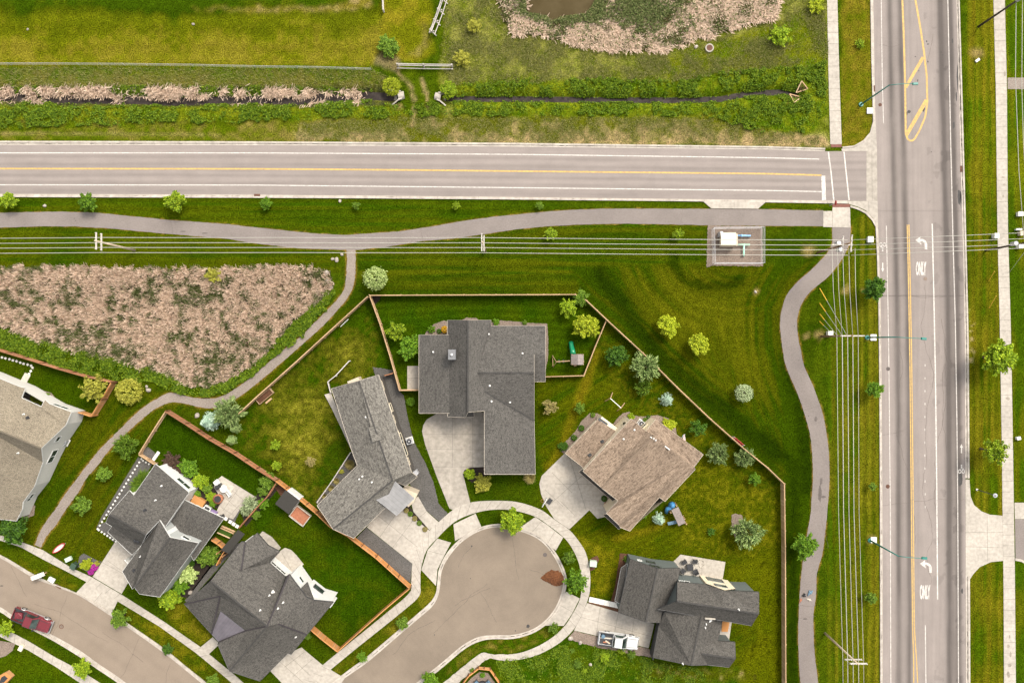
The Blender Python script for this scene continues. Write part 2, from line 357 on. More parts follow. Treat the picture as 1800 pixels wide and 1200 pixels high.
# ================================================================ THE SETTING
# ---------------------------------------------------------------- ground sheet
def build_ground():
    st = 2.4
    fx = np.arange(-40, 1841, st); fy = np.arange(-40, 1241, st)
    xs = np.r_[-20000, -6000, -2000, -600, -200, fx, 2040, 2500, 3800, 8000, 22000]
    ys = np.r_[-20000, -6000, -2000, -600, -200, fy, 1440, 1900, 3200, 7000, 21000]
    PX, PY = np.meshgrid(xs, ys); sh = PX.shape
    n1 = fbm(PX, PY, 70, 1, 4); n2 = fbm(PX, PY, 26, 5, 3); n3 = fbm(PX, PY, 9, 9, 2); ns = vnoise(PX, PY, 5, 13)
    jx = (vnoise(PX, PY, 7, 20) - 0.5) + (vnoise(PX, PY, 20, 21) - 0.5); jy = (vnoise(PX, PY, 7, 22) - 0.5) + (vnoise(PX, PY, 20, 23) - 0.5)
    def blur(m, k):
        for _ in range(k):
            m = (m + np.roll(m, 1, 0) + np.roll(m, -1, 0)) / 3; m = (m + np.roll(m, 1, 1) + np.roll(m, -1, 1)) / 3
        return m
    def mask(poly, rag=4, soft=1): return blur(inpoly(poly, PX + jx * rag, PY + jy * rag).astype(float), soft)
    def mixn(c1, c2, t): t = np.clip(t, 0, 1)[..., None]; return np.array(c1) * (1 - t) + np.array(c2) * t
    S = lambda v, a, b: np.clip((v - a) / (b - a), 0, 1)
    LUSH, MID, OLIVE, DRY, TAN = (0.020, 0.050, 0.0022), (0.045, 0.085, 0.004), (0.085, 0.105, 0.006), (0.155, 0.135, 0.014), (0.25, 0.185, 0.085)
    FRESH = (0.045, 0.115, 0.006)
    streak0 = lambda D, L, wl, ll: vnoise(D / wl * 10 + n1 * 8, L / ll * 10, 10, 63) * .55 + vnoise(D / wl * 26, L / ll * 15, 10, 64) * .45
    C = mixn(LUSH, MID, S(n1 * 0.5 + n2 * 0.5, 0.38, 0.68))
    def zone(poly, col, rag=4, soft=1, amt=1.0):
        nonlocal C
        m = (mask(poly, rag, soft) * amt)[..., None]; C = C * (1 - m) + col * m
    def stripes(ang, wl, amp, wob=6):
        a = R(ang); d = PX * math.cos(a) + PY * math.sin(a) + wob * (n1 - 0.5) * 4
        return 1 + amp * np.sin(d / wl * 6.2832)[..., None]
    # top-left mown field: dark strip along the top, straw-olive lower down
    t = S(PY + 14 * (n1 - .5), 8, 30) * 0.42 + S(PY, 40, 105) * 0.25 + (n2 - .5) * 0.55 + (n1 - .5) * .4
    field = mixn(LUSH, OLIVE, t * 1.5); field = field * (1 - 0.7 * S(n2 * .6 + n3 * .4 + n1 * .5 + S(PY, 15, 80) * .35, 0.95, 1.3)[..., None]) + np.array((0.2, 0.165, 0.03)) * (0.7 * S(n2 * .6 + n3 * .4 + n1 * .5 + S(PY, 15, 80) * .35, 0.95, 1.3)[..., None])
    field = field * (1 + 0.08 * np.sin(PY / 5.5 + 3 * n1)[..., None])
    zone([(-9000, -9000), (690, -9000), (690, 20), (676, 80), (655, 117), (-9000, 114)], field)
    zone([(330, 14), (600, 12), (640, -20), (655, 10), (600, 20), (450, 20)], mixn(DRY, TAN, n3), 8, 2, 0.75)
    zone([(690, -9000), (757, -9000), (757, 60), (765, 90), (740, 108), (700, 105), (672, 85)], mixn(OLIVE, (0.2, 0.17, 0.02), S(n2, .4, .7)), 6, 2)
    # rough bank, creek sides and road side slope
    zone([(-9000, 114), (655, 117), (690, 150), (690, 160), (-9000, 158)], mixn((0.045, 0.095, 0.006), (0.13, 0.125, 0.03), S(n2 * .55 + n3 * .45 + S(PY, 122, 150) * .3 - .12, .38, .72)), 3)
    zone([(-9000, 150), (690, 152), (695, 188), (-9000, 190)], mixn((0.035, 0.04, 0.016), (0.075, 0.085, 0.02), S(n3, .3, .7)), 4)
    zone([(-9000, 190), (690, 186), (720, 206), (560, 212), (-9000, 226)], mixn((0.04, 0.09, 0.004), (0.10, 0.135, 0.012), S(n2 * .6 + n3 * .4, .35, .68)), 5)
    zone([(-9000, 224), (520, 212), (720, 205), (720, 250), (-9000, 248)], mixn(MID, (0.15, 0.13, 0.035), S(n2 * .6 + n3 * .4 + S(PX, 200, 650) * .2 - .06, .42, .8)), 5)
    zone([(-40, 233), (200, 234), (390, 236), (390, 238), (-40, 236)], np.array(TAN) + 0 * C, 2, 1, 0.55)
    # meadow round the top pond
    mead = mixn((0.06, 0.095, 0.012), (0.165, 0.175, 0.045), S(n2 * .55 + n3 * .45, .38, .66))
    zone([(757, -9000), (1453, -9000), (1459, 256), (780, 250), (770, 130), (780, 60)], mead, 5)
    zone([(1130, 110), (1240, 85), (1300, 62), (1452, 20), (1455, 130), (1200, 150)], mixn((0.05, 0.095, 0.005), (0.10, 0.125, 0.010), S(n2 * .6 + n3 * .4, .35, .68)), 9, 4)
    zone([(860, 140), (1000, 138), (1180, 140), (1300, 122), (1380, 112), (1452, 105), (1455, 200), (1420, 238), (1330, 232), (1250, 206), (800, 205), (800, 145)], mixn((0.036, 0.085, 0.004), (0.10, 0.15, 0.012), S(n3 * .55 + n2 * .45, .33, .7)), 7, 2)
    tan = mixn((0.07, 0.088, 0.008), (0.25, 0.19, 0.095), S(n2 * .5 + n3 * .5 + S(PY, 215, 248) * .34 - .08 - .06 * (PX < 900), .46, .82))
    zone([(520, 222), (700, 206), (900, 205), (1100, 206), (1260, 204), (1320, 222), (1450, 240), (1460, 258), (1100, 254), (700, 250), (520, 249)], tan, 6, 2)
    zone([(735, 40), (752, 46), (757, 75), (735, 100), (715, 96), (745, 70)], mixn((0.14, 0.12, 0.02), TAN, n3), 6, 2, .5)
    # two worn wheel tracks over the culvert
    for tr in ([(690, 110), (705, 135), (722, 152), (728, 175), (728, 205), (724, 222)], [(742, 140), (748, 165), (750, 190), (757, 205), (766, 222)]):
        d = dist_line(tr, PX + jx * 3, PY + jy * 3); m = (np.clip(1 - d / 7, 0, 1) * .75 * S(n3, .2, .6))[..., None]; C = C * (1 - m) + np.array((0.23, 0.17, 0.085)) * m
    zone([(668, 88), (700, 100), (706, 118), (690, 122), (660, 112)], mixn((0.12, 0.1, 0.04), (0.2, 0.15, 0.09), n3), 8, 2, .7)
    # reed bed soil
    reed = mixn((0.03, 0.027, 0.014), (0.085, 0.068, 0.04), S(n3, .3, .7))
    zone(NE_REEDS, reed, 8, 2); zone(MARSH, reed, 5, 1)
    # verges
    V = mixn((0.06, 0.085, 0.005), (0.16, 0.13, 0.02), S(n2 * .6 + n3 * .4 + .05, .38, .72)) * stripes(0, 17, .06)
    zone([(1472, -9000), (1534, -9000), (1536, 225), (1515, 255), (1480, 260)], V, 2)
    V2 = mixn((0.035, 0.078, 0.003), (0.13, 0.115, 0.011), S(n1 * .35 + n2 * .2 + streak0(PX, PY, 7, 120) * .5, .40, .72)) * stripes(0, 13, .14, 2)
    zone([(1686, -9000), (1756, -9000), (1790, 9000), (1704, 9000), (1702, 600)], V2, 2)
    zone([(1756, -9000), (20000, -9000), (20000, 9000), (1780, 9000)], mixn((0.03, 0.075, 0.003), (0.075, 0.1, 0.006), S(n1 * .5 + vnoise(PX, PY / 9, 9, 32) * .5, .4, .7)) * stripes(0, 13, .08, 2), 2)
    zone([(1456, 400), (1546, 370), (1549, 9000), (1432, 9000)], mixn((0.032, 0.075, 0.003), (0.125, 0.115, 0.012), S(n1 * .3 + n2 * .15 + streak0(PX, PY, 7, 140) * .5 + .14 * np.clip((PX - 1490) / 50, 0, 1), .42, .76)) * stripes(0, 14, .2, 2), 3)
    V3 = mixn((0.022, 0.06, 0.002), (0.055, 0.095, 0.004), S(n1 * .25 + streak0(PY, PX, 7, 130) * .75, .34, .74)) * stripes(90, 17, .2, 3)
    zone([(-9000, 345), (1240, 352), (1460, 360), (1480, 400), (1240, 405), (900, 405), (620, 440), (-9000, 410)], V3, 2)
    zone([(-9000, 400), (300, 410), (600, 438), (600, 480), (-9000, 466)], mixn((0.02, 0.056, 0.002), (0.06, 0.092, 0.004), S(n1 * .5 + streak0(PY, PX, 7, 130) * .5 + S(PY, 445, 470) * .1, .38, .72)) * stripes(90, 15, .06, 3), 2)
    # big common lawn
    lawn = mixn((0.020, 0.052, 0.002), (0.06, 0.09, 0.004), S(n1 * .25 + streak0(PY, PX, 7, 120) * .75, .36, .74)) * stripes(90, 19, .2, 4)
    zone([(628, 440), (900, 412), (1000, 400), (1240, 400), (1244, 470), (1100, 500), (1030, 520), (650, 518), (628, 500)], lawn, 3, 2)
    def streak(D, L, wl, ll, sd_): return vnoise(D / wl * 10, L / ll * 10, 10, sd_) * .6 + vnoise(D / wl * 24, L / ll * 14, 10, sd_ + 1) * .4
    rad = np.hypot(PX - 1290, PY - 412); an_ = np.arctan2(PY - 412, PX - 1290) * 180; dg = PX * .66 - PY * .75 + 16 * (n1 - .5); al = PX * .75 + PY * .66
    dp = dist_line(EPATH_L[::2], PX, PY)
    w1 = np.exp(-(np.clip(dist_line([(1010, 470), (1068, 565), (1190, 682), (1379, 850), (1381, 1250)], PX, PY), 0, 400) / 75) ** 2); w3 = np.exp(-(dp / 85) ** 2); w2 = np.clip(1.1 - w1 - w3, 0, 1) * np.clip((590 - PY) / 60, 0, 1); w0 = np.clip(1 - w1 - w2 - w3, .05, 1); ws = w0 + w1 + w2 + w3
    stv = (w1 * streak(dg, al, 7, 110, 71) + w2 * streak(rad, an_, 7, 110, 74) + w3 * streak(dp, PY, 8, 130, 77) + w0 * streak(dg * .4 + PX * .9, PY, 8, 100, 80)) / ws
    yel = .12 + .62 * np.exp(-((PX - 1225) / 115) ** 2 - ((PY - 545) / 85) ** 2) + .45 * np.exp(-((PX - 1310) / 60) ** 2 - ((PY - 660) / 55) ** 2) + .2 * (n2 - .5) + 1.45 * (stv - .5) - .25 * w1 - .1 * w3
    big = mixn((0.019, 0.047, 0.0015), (0.108, 0.123, 0.007), yel)
    zone([(1000, 470), (1244, 468), (1345, 468), (1440, 460), (1400, 500), (1372, 560), (1376, 620), (1425, 770), (1430, 900), (1400, 1300), (1382, 1300), (1378, 850), (1070, 565), (1030, 530)], big, 3, 2)
    for tr, wd, k in (([(1055, 480), (1100, 545), (1160, 622), (1230, 685), (1310, 750), (1360, 800)], 20, .6), ([(1185, 450), (1188, 478), (1215, 498), (1265, 503), (1300, 492)], 9, .5), ([(1375, 560), (1385, 640), (1412, 740), (1420, 860)], 16, .6), ([(1345, 770), (1375, 800), (1395, 850), (1392, 1200)], 12, .65)):
        d = dist_line(smooth(tr), PX + jx * 5, PY + jy * 5); m = (np.exp(-(d / wd) ** 2) * (1 - k) * 2.3)[..., None]; m = np.clip(m * (.75 + .5 * n3[..., None]), 0, .85); C = C * (1 - m) + np.array((0.0075, 0.021, 0.0008)) * m
    # yards
    Y5 = mixn((0.018, 0.055, 0.002), (0.04, 0.085, 0.003), S(n1 * .5 + n2 * .5, .35, .7)) * (1 + .26 * np.sin(np.hypot((PX - 850) * .28, PY - 700) / 13 * 6.2832)[..., None])
    zone([(650, 518), (1030, 520), (1060, 560), (1028, 660), (955, 660), (735, 685), (703, 685)], Y5, 2, 1)
    lot = mixn((0.026, 0.062, 0.002), (0.075, 0.102, 0.004), S(n1 * .35 + n2 * .25 + n3 * .1 + .35 * streak0(PX * .5 + PY * .86, PX * .86 - PY * .5, 7, 90), .4, .68))
    mw = 1 + .16 * np.sin((PX * .5 + PY * .86 + 14 * n1) / 11 * 6.2832)[..., None]; lot = lot * mw
    zone([(942, 660), (1030, 660), (1062, 565), (1375, 850), (1375, 1200), (1300, 1200), (1000, 960), (950, 880)], lot, 3, 2)
    zone([(1040, 575), (1100, 640), (1300, 800), (1370, 860), (1360, 900), (1240, 800), (1080, 680)], mixn(LUSH, (0.12, 0.12, 0.01), S(ns * .5 + n3 * .5, .42, .75)), 6, 3, .6)
    zone([(1190, 800), (1370, 870), (1372, 1000), (1200, 960)], mixn((0.05, 0.085, 0.003), (0.15, 0.14, 0.01), S(n2 * .5 + ns * .5, .35, .75)), 10, 4, .7)
    for tr in ([(1030, 670), (1005, 740), (985, 790), (965, 820)], [(1050, 620), (1035, 660), (1010, 720)], [(1085, 945), (1130, 935), (1170, 920)]):
        d = dist_line(tr, PX + jx * 5, PY + jy * 5); m = (np.exp(-(d / 7) ** 2) * .7)[..., None]; C = C * (1 - m) + np.array((0.17, 0.135, 0.01)) * m
    zone([(1005, 935), (1060, 960), (1100, 965), (1085, 1050), (1035, 1050), (1035, 1000)], mixn((0.05, 0.085, 0.003), (0.16, 0.145, 0.01), S(n2 * .6 + n3 * .4, .38, .68)), 5, 2, .85)
    dots = S(vnoise(PX, PY, 4.2, 41), .72, .84)[..., None] * S(fbm(PX, PY, 40, 42), .35, .5)[..., None]
    zone([(1275, 1000), (1372, 960), (1374, 1300), (1290, 1300), (1295, 1180), (1335, 1110)], mixn((0.055, 0.095, 0.003), (0.11, 0.13, 0.005), n2) * (1 - .7 * dots), 3, 2)
    # yellowing back yard in the middle left
    dry4 = S(n1 * .3 + n2 * .35 + n3 * .2 + .33 * np.exp(-((PX - 525) / 80) ** 2 - ((PY - 745) / 100) ** 2) + .24 * np.exp(-((PX - 620) / 50) ** 2 - ((PY - 620) / 50) ** 2) + .12 * (n3 - .5), .47, .86)
    y4 = mixn((0.024, 0.062, 0.002), (0.19, 0.185, 0.03), dry4); dk = S(vnoise(PX, PY, 6, 43) * .6 + n2 * .4, .6, .75)[..., None] * .5
    zone([(647, 522), (700, 685), (690, 655), (585, 690), (628, 790), (555, 885), (420, 780), (395, 760), (430, 722)], y4 * (1 - dk), 3, 1)
    zone([(612, 770), (622, 800), (585, 850), (560, 850), (570, 790), (600, 760)], np.array((0.018, 0.05, 0.002)) + 0 * C, 6, 3, .8)  # shadow of the L-shaped house, painted into the lawn colour
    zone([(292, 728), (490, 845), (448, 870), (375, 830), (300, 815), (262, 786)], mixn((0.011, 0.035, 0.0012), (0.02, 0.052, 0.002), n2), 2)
    Y3 = mixn((0.016, 0.047, 0.0016), (0.05, 0.088, 0.004), S(n1 * .6 + n2 * .4, .42, .75)) * stripes(0, 6.5, .16, 1)
    zone([(485, 850), (555, 895), (600, 940), (722, 1035), (592, 1145), (540, 1105), (590, 1060), (520, 1000), (450, 930), (440, 900)], Y3, 3)
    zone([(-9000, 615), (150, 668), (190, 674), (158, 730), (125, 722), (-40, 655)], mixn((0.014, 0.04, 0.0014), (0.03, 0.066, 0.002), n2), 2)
    leftlawn = mixn((0.024, 0.056, 0.002), (0.075, 0.095, 0.005), S(n1 * .4 + n2 * .25 + .35 * streak0(PX * .8 + PY * .58, PX * .58 - PY * .8, 7, 110), .40, .70)) * (1 + .07 * np.sin((PX * .8 + PY * .58) / 14 * 6.28)[..., None])
    zone([(195, 680), (290, 690), (420, 690), (640, 520), (640, 530), (430, 722), (290, 722), (180, 930), (200, 960), (170, 1010), (-40, 930), (60, 860), (140, 730)], leftlawn, 3, 1)
    zone([(-9000, 950), (40, 965), (140, 1020), (130, 1040), (-9000, 970)], mixn(MID, (0.14, 0.13, 0.01), S(n2, .45, .7)), 3)
    zone([(205, 1060), (290, 1105), (400, 1190), (430, 1300), (380, 1300), (215, 1080)], mixn(MID, (0.14, 0.13, 0.01), S(n2 * .6 + n3 * .4, .42, .7)), 3)
    zone([(290, 1060), (330, 1065), (372, 1118), (352, 1135), (300, 1090)], mixn(OLIVE, (0.19, 0.165, 0.02), S(n3, .35, .7)), 4, 2)
    zone([(-9000, 1140), (60, 1150), (160, 1210), (140, 9000), (-9000, 9000)], mixn((0.02, 0.062, 0.002), (0.05, 0.095, 0.003), n2), 3)
    zone([(739, 1005), (766, 1030), (765, 1060), (600, 1190), (585, 1180), (735, 1050)], mixn((0.045, 0.08, 0.004), (0.16, 0.145, 0.02), S(n2 * .6 + n3 * .4, .40, .72)), 4)
    zone([(815, 1140), (840, 1128), (990, 1100), (985, 1120), (900, 1148), (845, 1146), (780, 1190)], mixn((0.035, 0.085, 0.003), (0.15, 0.12, 0.03), S(n2 * .5 + n3 * .5, .42, .72)), 5, 1)
    # weedy corner at the bottom, dry fringe along it
    zone([(870, 1160), (985, 1130), (1015, 1110), (1060, 1135), (1150, 1160), (1300, 1175), (1300, 9000), (880, 9000)], mixn((0.022, 0.07, 0.003), (0.06, 0.115, 0.006), S(n3 * .5 + n2 * .5, .35, .7)), 7, 2)
    zone([(1130, 1165), (1210, 1172), (1300, 1178), (1330, 1195), (1130, 1190)], mixn((0.07, 0.09, 0.006), TAN, S(n3, .5, .85)), 8, 3, .6)
    # marsh rim
    rim = smooth([(30, 585), (80, 602), (140, 618), (200, 632), (250, 648), (300, 660), (330, 676), (365, 682), (395, 674), (430, 652), (470, 622), (500, 588), (530, 555), (565, 530), (586, 505)], 3)
    d = dist_line(rim, PX + jx * 6, PY + jy * 6); m = (np.exp(-((d - 6) / 17) ** 4))[..., None] * (~inpoly(MARSH, PX + jx * 8, PY + jy * 8))[..., None]
    C = C * (1 - m) + mixn((0.028, 0.08, 0.003), (0.065, 0.12, 0.006), S(n3 * .5 + n2 * .5, .35, .68)) * m
    # dry brown margins where grass meets the little gravel path and walks
    for pl, wd in ((CINDER_L, 3.2), (CINDER_R, 3.2), (PATH_T, 1.6), (PATH_B, 1.6), (EPATH_L, 1.6), (EPATH_R, 2.6)):
        d = dist_line(pl, PX + jx * 1.5, PY + jy * 1.5); m = (np.clip(1.3 - d / wd, 0, 1) * S(n3 + n2 * .4, .45, .8) * .8)[..., None]; C = C * (1 - m) + np.array((0.21, 0.125, 0.035)) * m
    d = dist_line([(1706, 540), (1706, 580), (1707, 640)], PX + jx * 6, PY + jy * 8); m = (np.clip(1.2 - d / 6, 0, 1) * S(n3, .4, .7) * .6)[..., None]; C = C * (1 - m) + np.array((0.3, 0.24, 0.14)) * m
    for (cx, cy, rr) in ((1489, 510, 9), (1518, 511, 6), (1416, 590, 8), (1440, 590, 10), (1420, 440, 13), (1330, 513, 7), (1718, 93, 13), (1524, 594, 6), (1533, 949, 8), (948, 975, 6), (1390, 172, 14), (700, 190, 8)):
        d = np.hypot(PX - cx + jx * 6, PY - cy + jy * 6); m = (np.clip(1.3 - d / rr, 0, 1) * .75)[..., None]; C = C * (1 - m) + np.array((0.2, 0.15, 0.06)) * m
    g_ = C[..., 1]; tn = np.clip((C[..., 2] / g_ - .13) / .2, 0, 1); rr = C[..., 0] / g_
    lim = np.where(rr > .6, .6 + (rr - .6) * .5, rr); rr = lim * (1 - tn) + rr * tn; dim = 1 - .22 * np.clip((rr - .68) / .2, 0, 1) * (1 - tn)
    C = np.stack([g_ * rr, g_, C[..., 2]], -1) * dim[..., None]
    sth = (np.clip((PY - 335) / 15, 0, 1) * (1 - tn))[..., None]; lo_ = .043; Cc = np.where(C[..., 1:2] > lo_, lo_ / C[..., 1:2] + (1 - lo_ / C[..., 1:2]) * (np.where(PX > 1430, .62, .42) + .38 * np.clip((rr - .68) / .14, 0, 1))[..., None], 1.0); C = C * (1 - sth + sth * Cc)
    mul = np.array((1.13, .86, .42)) * (1 - tn[..., None]) + np.array((.98, .92, .85)) * tn[..., None]
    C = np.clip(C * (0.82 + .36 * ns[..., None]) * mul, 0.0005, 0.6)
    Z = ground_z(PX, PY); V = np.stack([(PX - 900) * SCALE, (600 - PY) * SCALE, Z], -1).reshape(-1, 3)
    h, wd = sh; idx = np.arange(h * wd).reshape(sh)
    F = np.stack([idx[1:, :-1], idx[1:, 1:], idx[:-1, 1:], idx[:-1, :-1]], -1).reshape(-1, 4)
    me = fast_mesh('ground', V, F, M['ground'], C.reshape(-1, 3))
    tag(link('ground', me, M['ground']), 'lawns, verges and rough grass covering the whole neighbourhood', 'ground', kind='structure')

NE_REEDS = smooth([(868, -40), (880, 10), (890, 40), (905, 56), (940, 60), (990, 72), (1040, 82), (1100, 86), (1140, 88), (1190, 82), (1225, 66), (1250, 62), (1290, 50), (1320, 38), (1350, 32), (1368, 10), (1375, -40)], 4)
PATH_T = [(-60, 374), (0, 374), (100, 372), (170, 374), (240, 381), (300, 387), (400, 394), (450, 400), (500, 405), (560, 411), (607, 413), (640, 411), (700, 407), (760, 398), (830, 386), (870, 381), (900, 378), (950, 373), (1000, 369), (1060, 367), (1200, 367), (1350, 368), (1447, 370)]
PATH_B = [(-60, 400), (0, 400), (70, 398), (130, 398), (200, 402), (260, 408), (330, 414), (400, 420), (450, 428), (520, 436), (590, 439), (630, 439), (680, 434), (740, 424), (800, 419), (850, 412), (900, 404), (960, 398), (1010, 395), (1100, 393), (1200, 395), (1240, 396), (1350, 397), (1447, 397.5)]
EPATH_L = [(1463, 399), (1463, 425), (1461, 432), (1452, 447), (1440, 460), (1425, 475), (1400, 497), (1382, 520), (1374, 545), (1371, 570), (1374, 600), (1376, 615), (1382, 645), (1402, 692), (1415, 730), (1425, 770), (1428, 807), (1429, 838), (1427, 870), (1425, 900), (1421, 925), (1412, 980), (1407, 1025), (1404, 1075), (1403, 1125), (1405, 1175), (1408, 1215), (1412, 1260)]
EPATH_R = [(1495, 399), (1494, 425), (1487, 442), (1477, 460), (1455, 487), (1425, 512), (1410, 532), (1402, 555), (1401, 575), (1404, 600), (1407, 612), (1413, 642), (1430, 680), (1444, 720), (1451, 750), (1456, 787), (1458, 825), (1457, 862), (1454, 900), (1451, 930), (1445, 975), (1436, 1007), (1434, 1050), (1430, 1075), (1430, 1112), (1432, 1150), (1438, 1200), (1444, 1260)]
CINDER_L = [(609, 437), (610, 455), (609, 480), (606, 505), (597, 521), (585, 535), (570, 550), (550, 570), (530, 590), (500, 613), (450, 655), (415, 682), (385, 698), (362, 700), (337, 698), (300, 690), (277, 700), (250, 717), (225, 740), (200, 765), (175, 790), (155, 815), (132, 845), (112, 872), (97, 895), (75, 925), (61, 957)]
CINDER_R = [(625, 437), (625, 460), (624, 485), (620, 505), (610, 525), (595, 543), (580, 560), (560, 580), (535, 602), (495, 637), (450, 675), (425, 694), (405, 706), (375, 717), (350, 715), (325, 709), (300, 707), (275, 717), (255, 732), (232, 752), (205, 777), (187, 797), (170, 820), (152, 840), (140, 862), (125, 882), (112, 901), (100, 920), (82, 942), (72, 962)]
build_ground()

# ---------------------------------------------------------------- sheets and strips
def rough_poly(poly, amp, step=2.2, seed=3):
    """ragged outline: grass creeps over an unkerbed edge"""
    r = random.Random(seed); out = []
    for i in range(len(poly)):
        a, b = Vector(poly[i]), Vector(poly[(i + 1) % len(poly)]); L = (b - a).length; n = max(1, int(L / step)); nv = Vector((-(b - a).y, (b - a).x)).normalized() if L else Vector((0, 0))
        for j in range(n): out.append(tuple(a + (b - a) * j / n + nv * (r.uniform(-amp, amp) if j else 0)))
    return out
def flat(p, z): q = G(p[0], p[1]); return (q.x, q.y, z)
def sheet(name, poly, z, mat, joints=None, label=None, cat=None, h=0.0, rag=0, jmat=None):
    """thin slab of ground surfacing; joints = list of (x0,y0,x1,y1) score lines"""
    if rag: poly = rough_poly(poly, rag)
    mb = MB(); P = [flat(p, 0) for p in poly]
    mb.prism(P, -0.05, z)
    for (x0, y0, x1, y1) in (joints or []):
        a, b = Vector(flat((x0, y0), 0)), Vector(flat((x1, y1), 0)); d = (b - a).normalized(); n = Vector((-d.y, d.x, 0)) * 0.018
        mb.add([(q.x, q.y, z + .004) for q in (a - n, b - n, b + n, a + n)], [(0, 1, 2, 3)], 1)
    o = mb.build(name, [mat, M['joint']] if joints else mat)
    return tag(o, label, cat, kind='structure')
def strip(name, A, B, z, mat, nu=80, joint=0, label=None, cat=None, rag=0):
    """surfacing between two edge lines, with cross joints every `joint` metres"""
    A = resample(A, nu); B = resample(B, nu); r = random.Random(len(name) + nu); mb = MB(); vs = []
    for a, b in zip(A, B):
        d = (b - a) / (np.hypot(*(b - a)) + 1e-9); a = a - d * r.uniform(-rag, rag); b = b + d * r.uniform(-rag, rag)
        vs += [flat(a, z), flat(b, z), flat(a, -.05), flat(b, -.05)]
    fs = []
    for i in range(nu - 1):
        k = 4 * i; fs += [(k, k + 1, k + 5, k + 4), (k + 4, k + 6, k + 2, k), (k + 1, k + 3, k + 7, k + 5)]
    p, q, s_ = (Vector(vs[i]) for i in (0, 1, 4))
    if (q - p).cross(s_ - p).z < 0: fs = [f[::-1] for f in fs]
    mb.add(vs, fs)
    if joint:
        L = np.sum(np.hypot(*(A[1:] - A[:-1]).T)) * SCALE; n = int(L / joint); A2 = resample(A, n + 1); B2 = resample(B, n + 1)
        for a, b in zip(A2[1:-1], B2[1:-1]):
            a, b = Vector(flat(a, 0)), Vector(flat(b, 0)); d = (b - a).normalized(); nn = Vector((-d.y, d.x, 0)) * .016
            mb.add([(q.x, q.y, z + .004) for q in (a - nn, b - nn, b + nn, a + nn)], [(0, 1, 2, 3)], 1)
    return tag(mb.build(name, [mat, M['joint']] if joint else mat), label, cat, kind='structure')
def kerb(name, inner, outer, label, nu=120):
    """gutter pan at the road, then a real 12 cm kerb"""
    A = resample(inner, nu); B = resample(outer, nu); mb = MB(); vs = []
    for a, b in zip(A, B):
        m = a * .5 + b * .5
        vs += [flat(a, .016), flat(m, .02), flat(m * .96 + b * .04, .125), flat(b, .13), flat(b, -.05)]
    fs = []
    for i in range(nu - 1):
        for j in range(4): k = 5 * i + j; fs.append((k, k + 1, k + 6, k + 5))
    p, q, s_ = (Vector(vs[i]) for i in (0, 1, 5))
    if (q - p).cross(s_ - p).z < 0: fs = [f[::-1] for f in fs]
    mb.add(vs, fs); L = np.sum(np.hypot(*(A[1:] - A[:-1]).T)) * SCALE; n = int(L / 3)
    if n > 1:
        A2 = resample(inner, n + 1); B2 = resample(outer, n + 1)
        for a, b in list(zip(A2, B2))[1:-1]:
            m = a * .5 + b * .5
            a, m, b = Vector(flat(a, .021)), Vector(flat(m, .025)), Vector(flat(b, .135)); m2 = Vector(flat(A2[0], .13)); d = (b - a).normalized(); nn = Vector((-d.y, d.x, 0)).normalized() * .012
            mt = Vector((m.x, m.y, .131)); mb.add([tuple(q) for q in (a - nn, m - nn, m + nn, a + nn)], [(0, 1, 2, 3)], 1); mb.add([tuple(q) for q in (mt - nn, b - nn, b + nn, mt + nn)], [(0, 1, 2, 3)], 1)
    return tag(mb.build(name, [M['kerb'], M['joint']]), label, 'kerb', kind='structure')
def painted(name, A, B, nu, nv, z, colf, label, cat='road'):
    A = resample(A, nu); B = resample(B, nu); t = np.linspace(0, 1, nv); P = A[:, None, :] * (1 - t)[None, :, None] + B[:, None, :] * t[None, :, None]
    X, Y = P[..., 0], P[..., 1]; U = np.linspace(0, 1, nu)[:, None] * np.ones((1, nv)); Vv = np.ones((nu, 1)) * t[None, :]
    C = colf(U, Vv, X, Y); V = np.stack([(X - 900) * SCALE, (600 - Y) * SCALE, np.full(X.shape, z)], -1).reshape(-1, 3); idx = np.arange(nu * nv).reshape(nu, nv)
    F = np.stack([idx[:-1, :-1], idx[:-1, 1:], idx[1:, 1:], idx[1:, :-1]], -1).reshape(-1, 4)
    a, b, c = V[F[0][0]], V[F[0][1]], V[F[0][2]]
    if np.cross(b - a, c - a)[2] < 0: F = F[:, ::-1]
    return tag(link(name, fast_mesh(name, V, F, M['road'], C.reshape(-1, 3)), M['road']), label, cat, kind='structure')
ASPH = np.array((0.215, 0.184, 0.166))
def wheel(v, cs, s): return sum(np.exp(-((v - c) / s) ** 2) for c in cs)
# arterial on the right
NS_L = [(1535, -60), (1535, 0), (1537, 120), (1539, 215), (1541, 262), (1542, 352), (1543, 395), (1545, 440), (1548, 540), (1550, 700), (1551, 900), (1551.5, 1260)]
NS_R = [(1679, -60), (1681, 0), (1685, 150), (1689, 300), (1693, 450), (1696, 600), (1697, 900), (1698, 1260)]
def ns_col(u, v, X, Y):
    k = 1 - .47 * wheel(v, (.195, .325, .80, .925), .036) * (0.6 + .8 * fbm(X, Y / 8, 12, 50)) - .10 * wheel(v, (.26, .86), .10) - .20 * np.exp(-((v - .86) / .085) ** 2)
    k -= .07 * np.exp(-((v - .43) / .012) ** 2); k += .05 * wheel(v, (.06, .97), .05)
    k *= (.90 + .2 * fbm(X, Y / 6, 16, 53)) * (.94 + .12 * vnoise(X, Y / 30, 2.2, 58)); k -= .13 * (fbm(X, Y, 22, 56) > .68) * (v > .6)
    k = np.where(np.abs(Y - 520) < 1.2, k * .72, k); k = np.where(np.abs(Y - 370) < 1, k * .86, k)
    return ASPH * np.clip(k, .4, 1.2)[..., None]
painted('arterial_road', NS_L, NS_R, 620, 90, .012, ns_col, 'wide grey arterial road running up the right side')
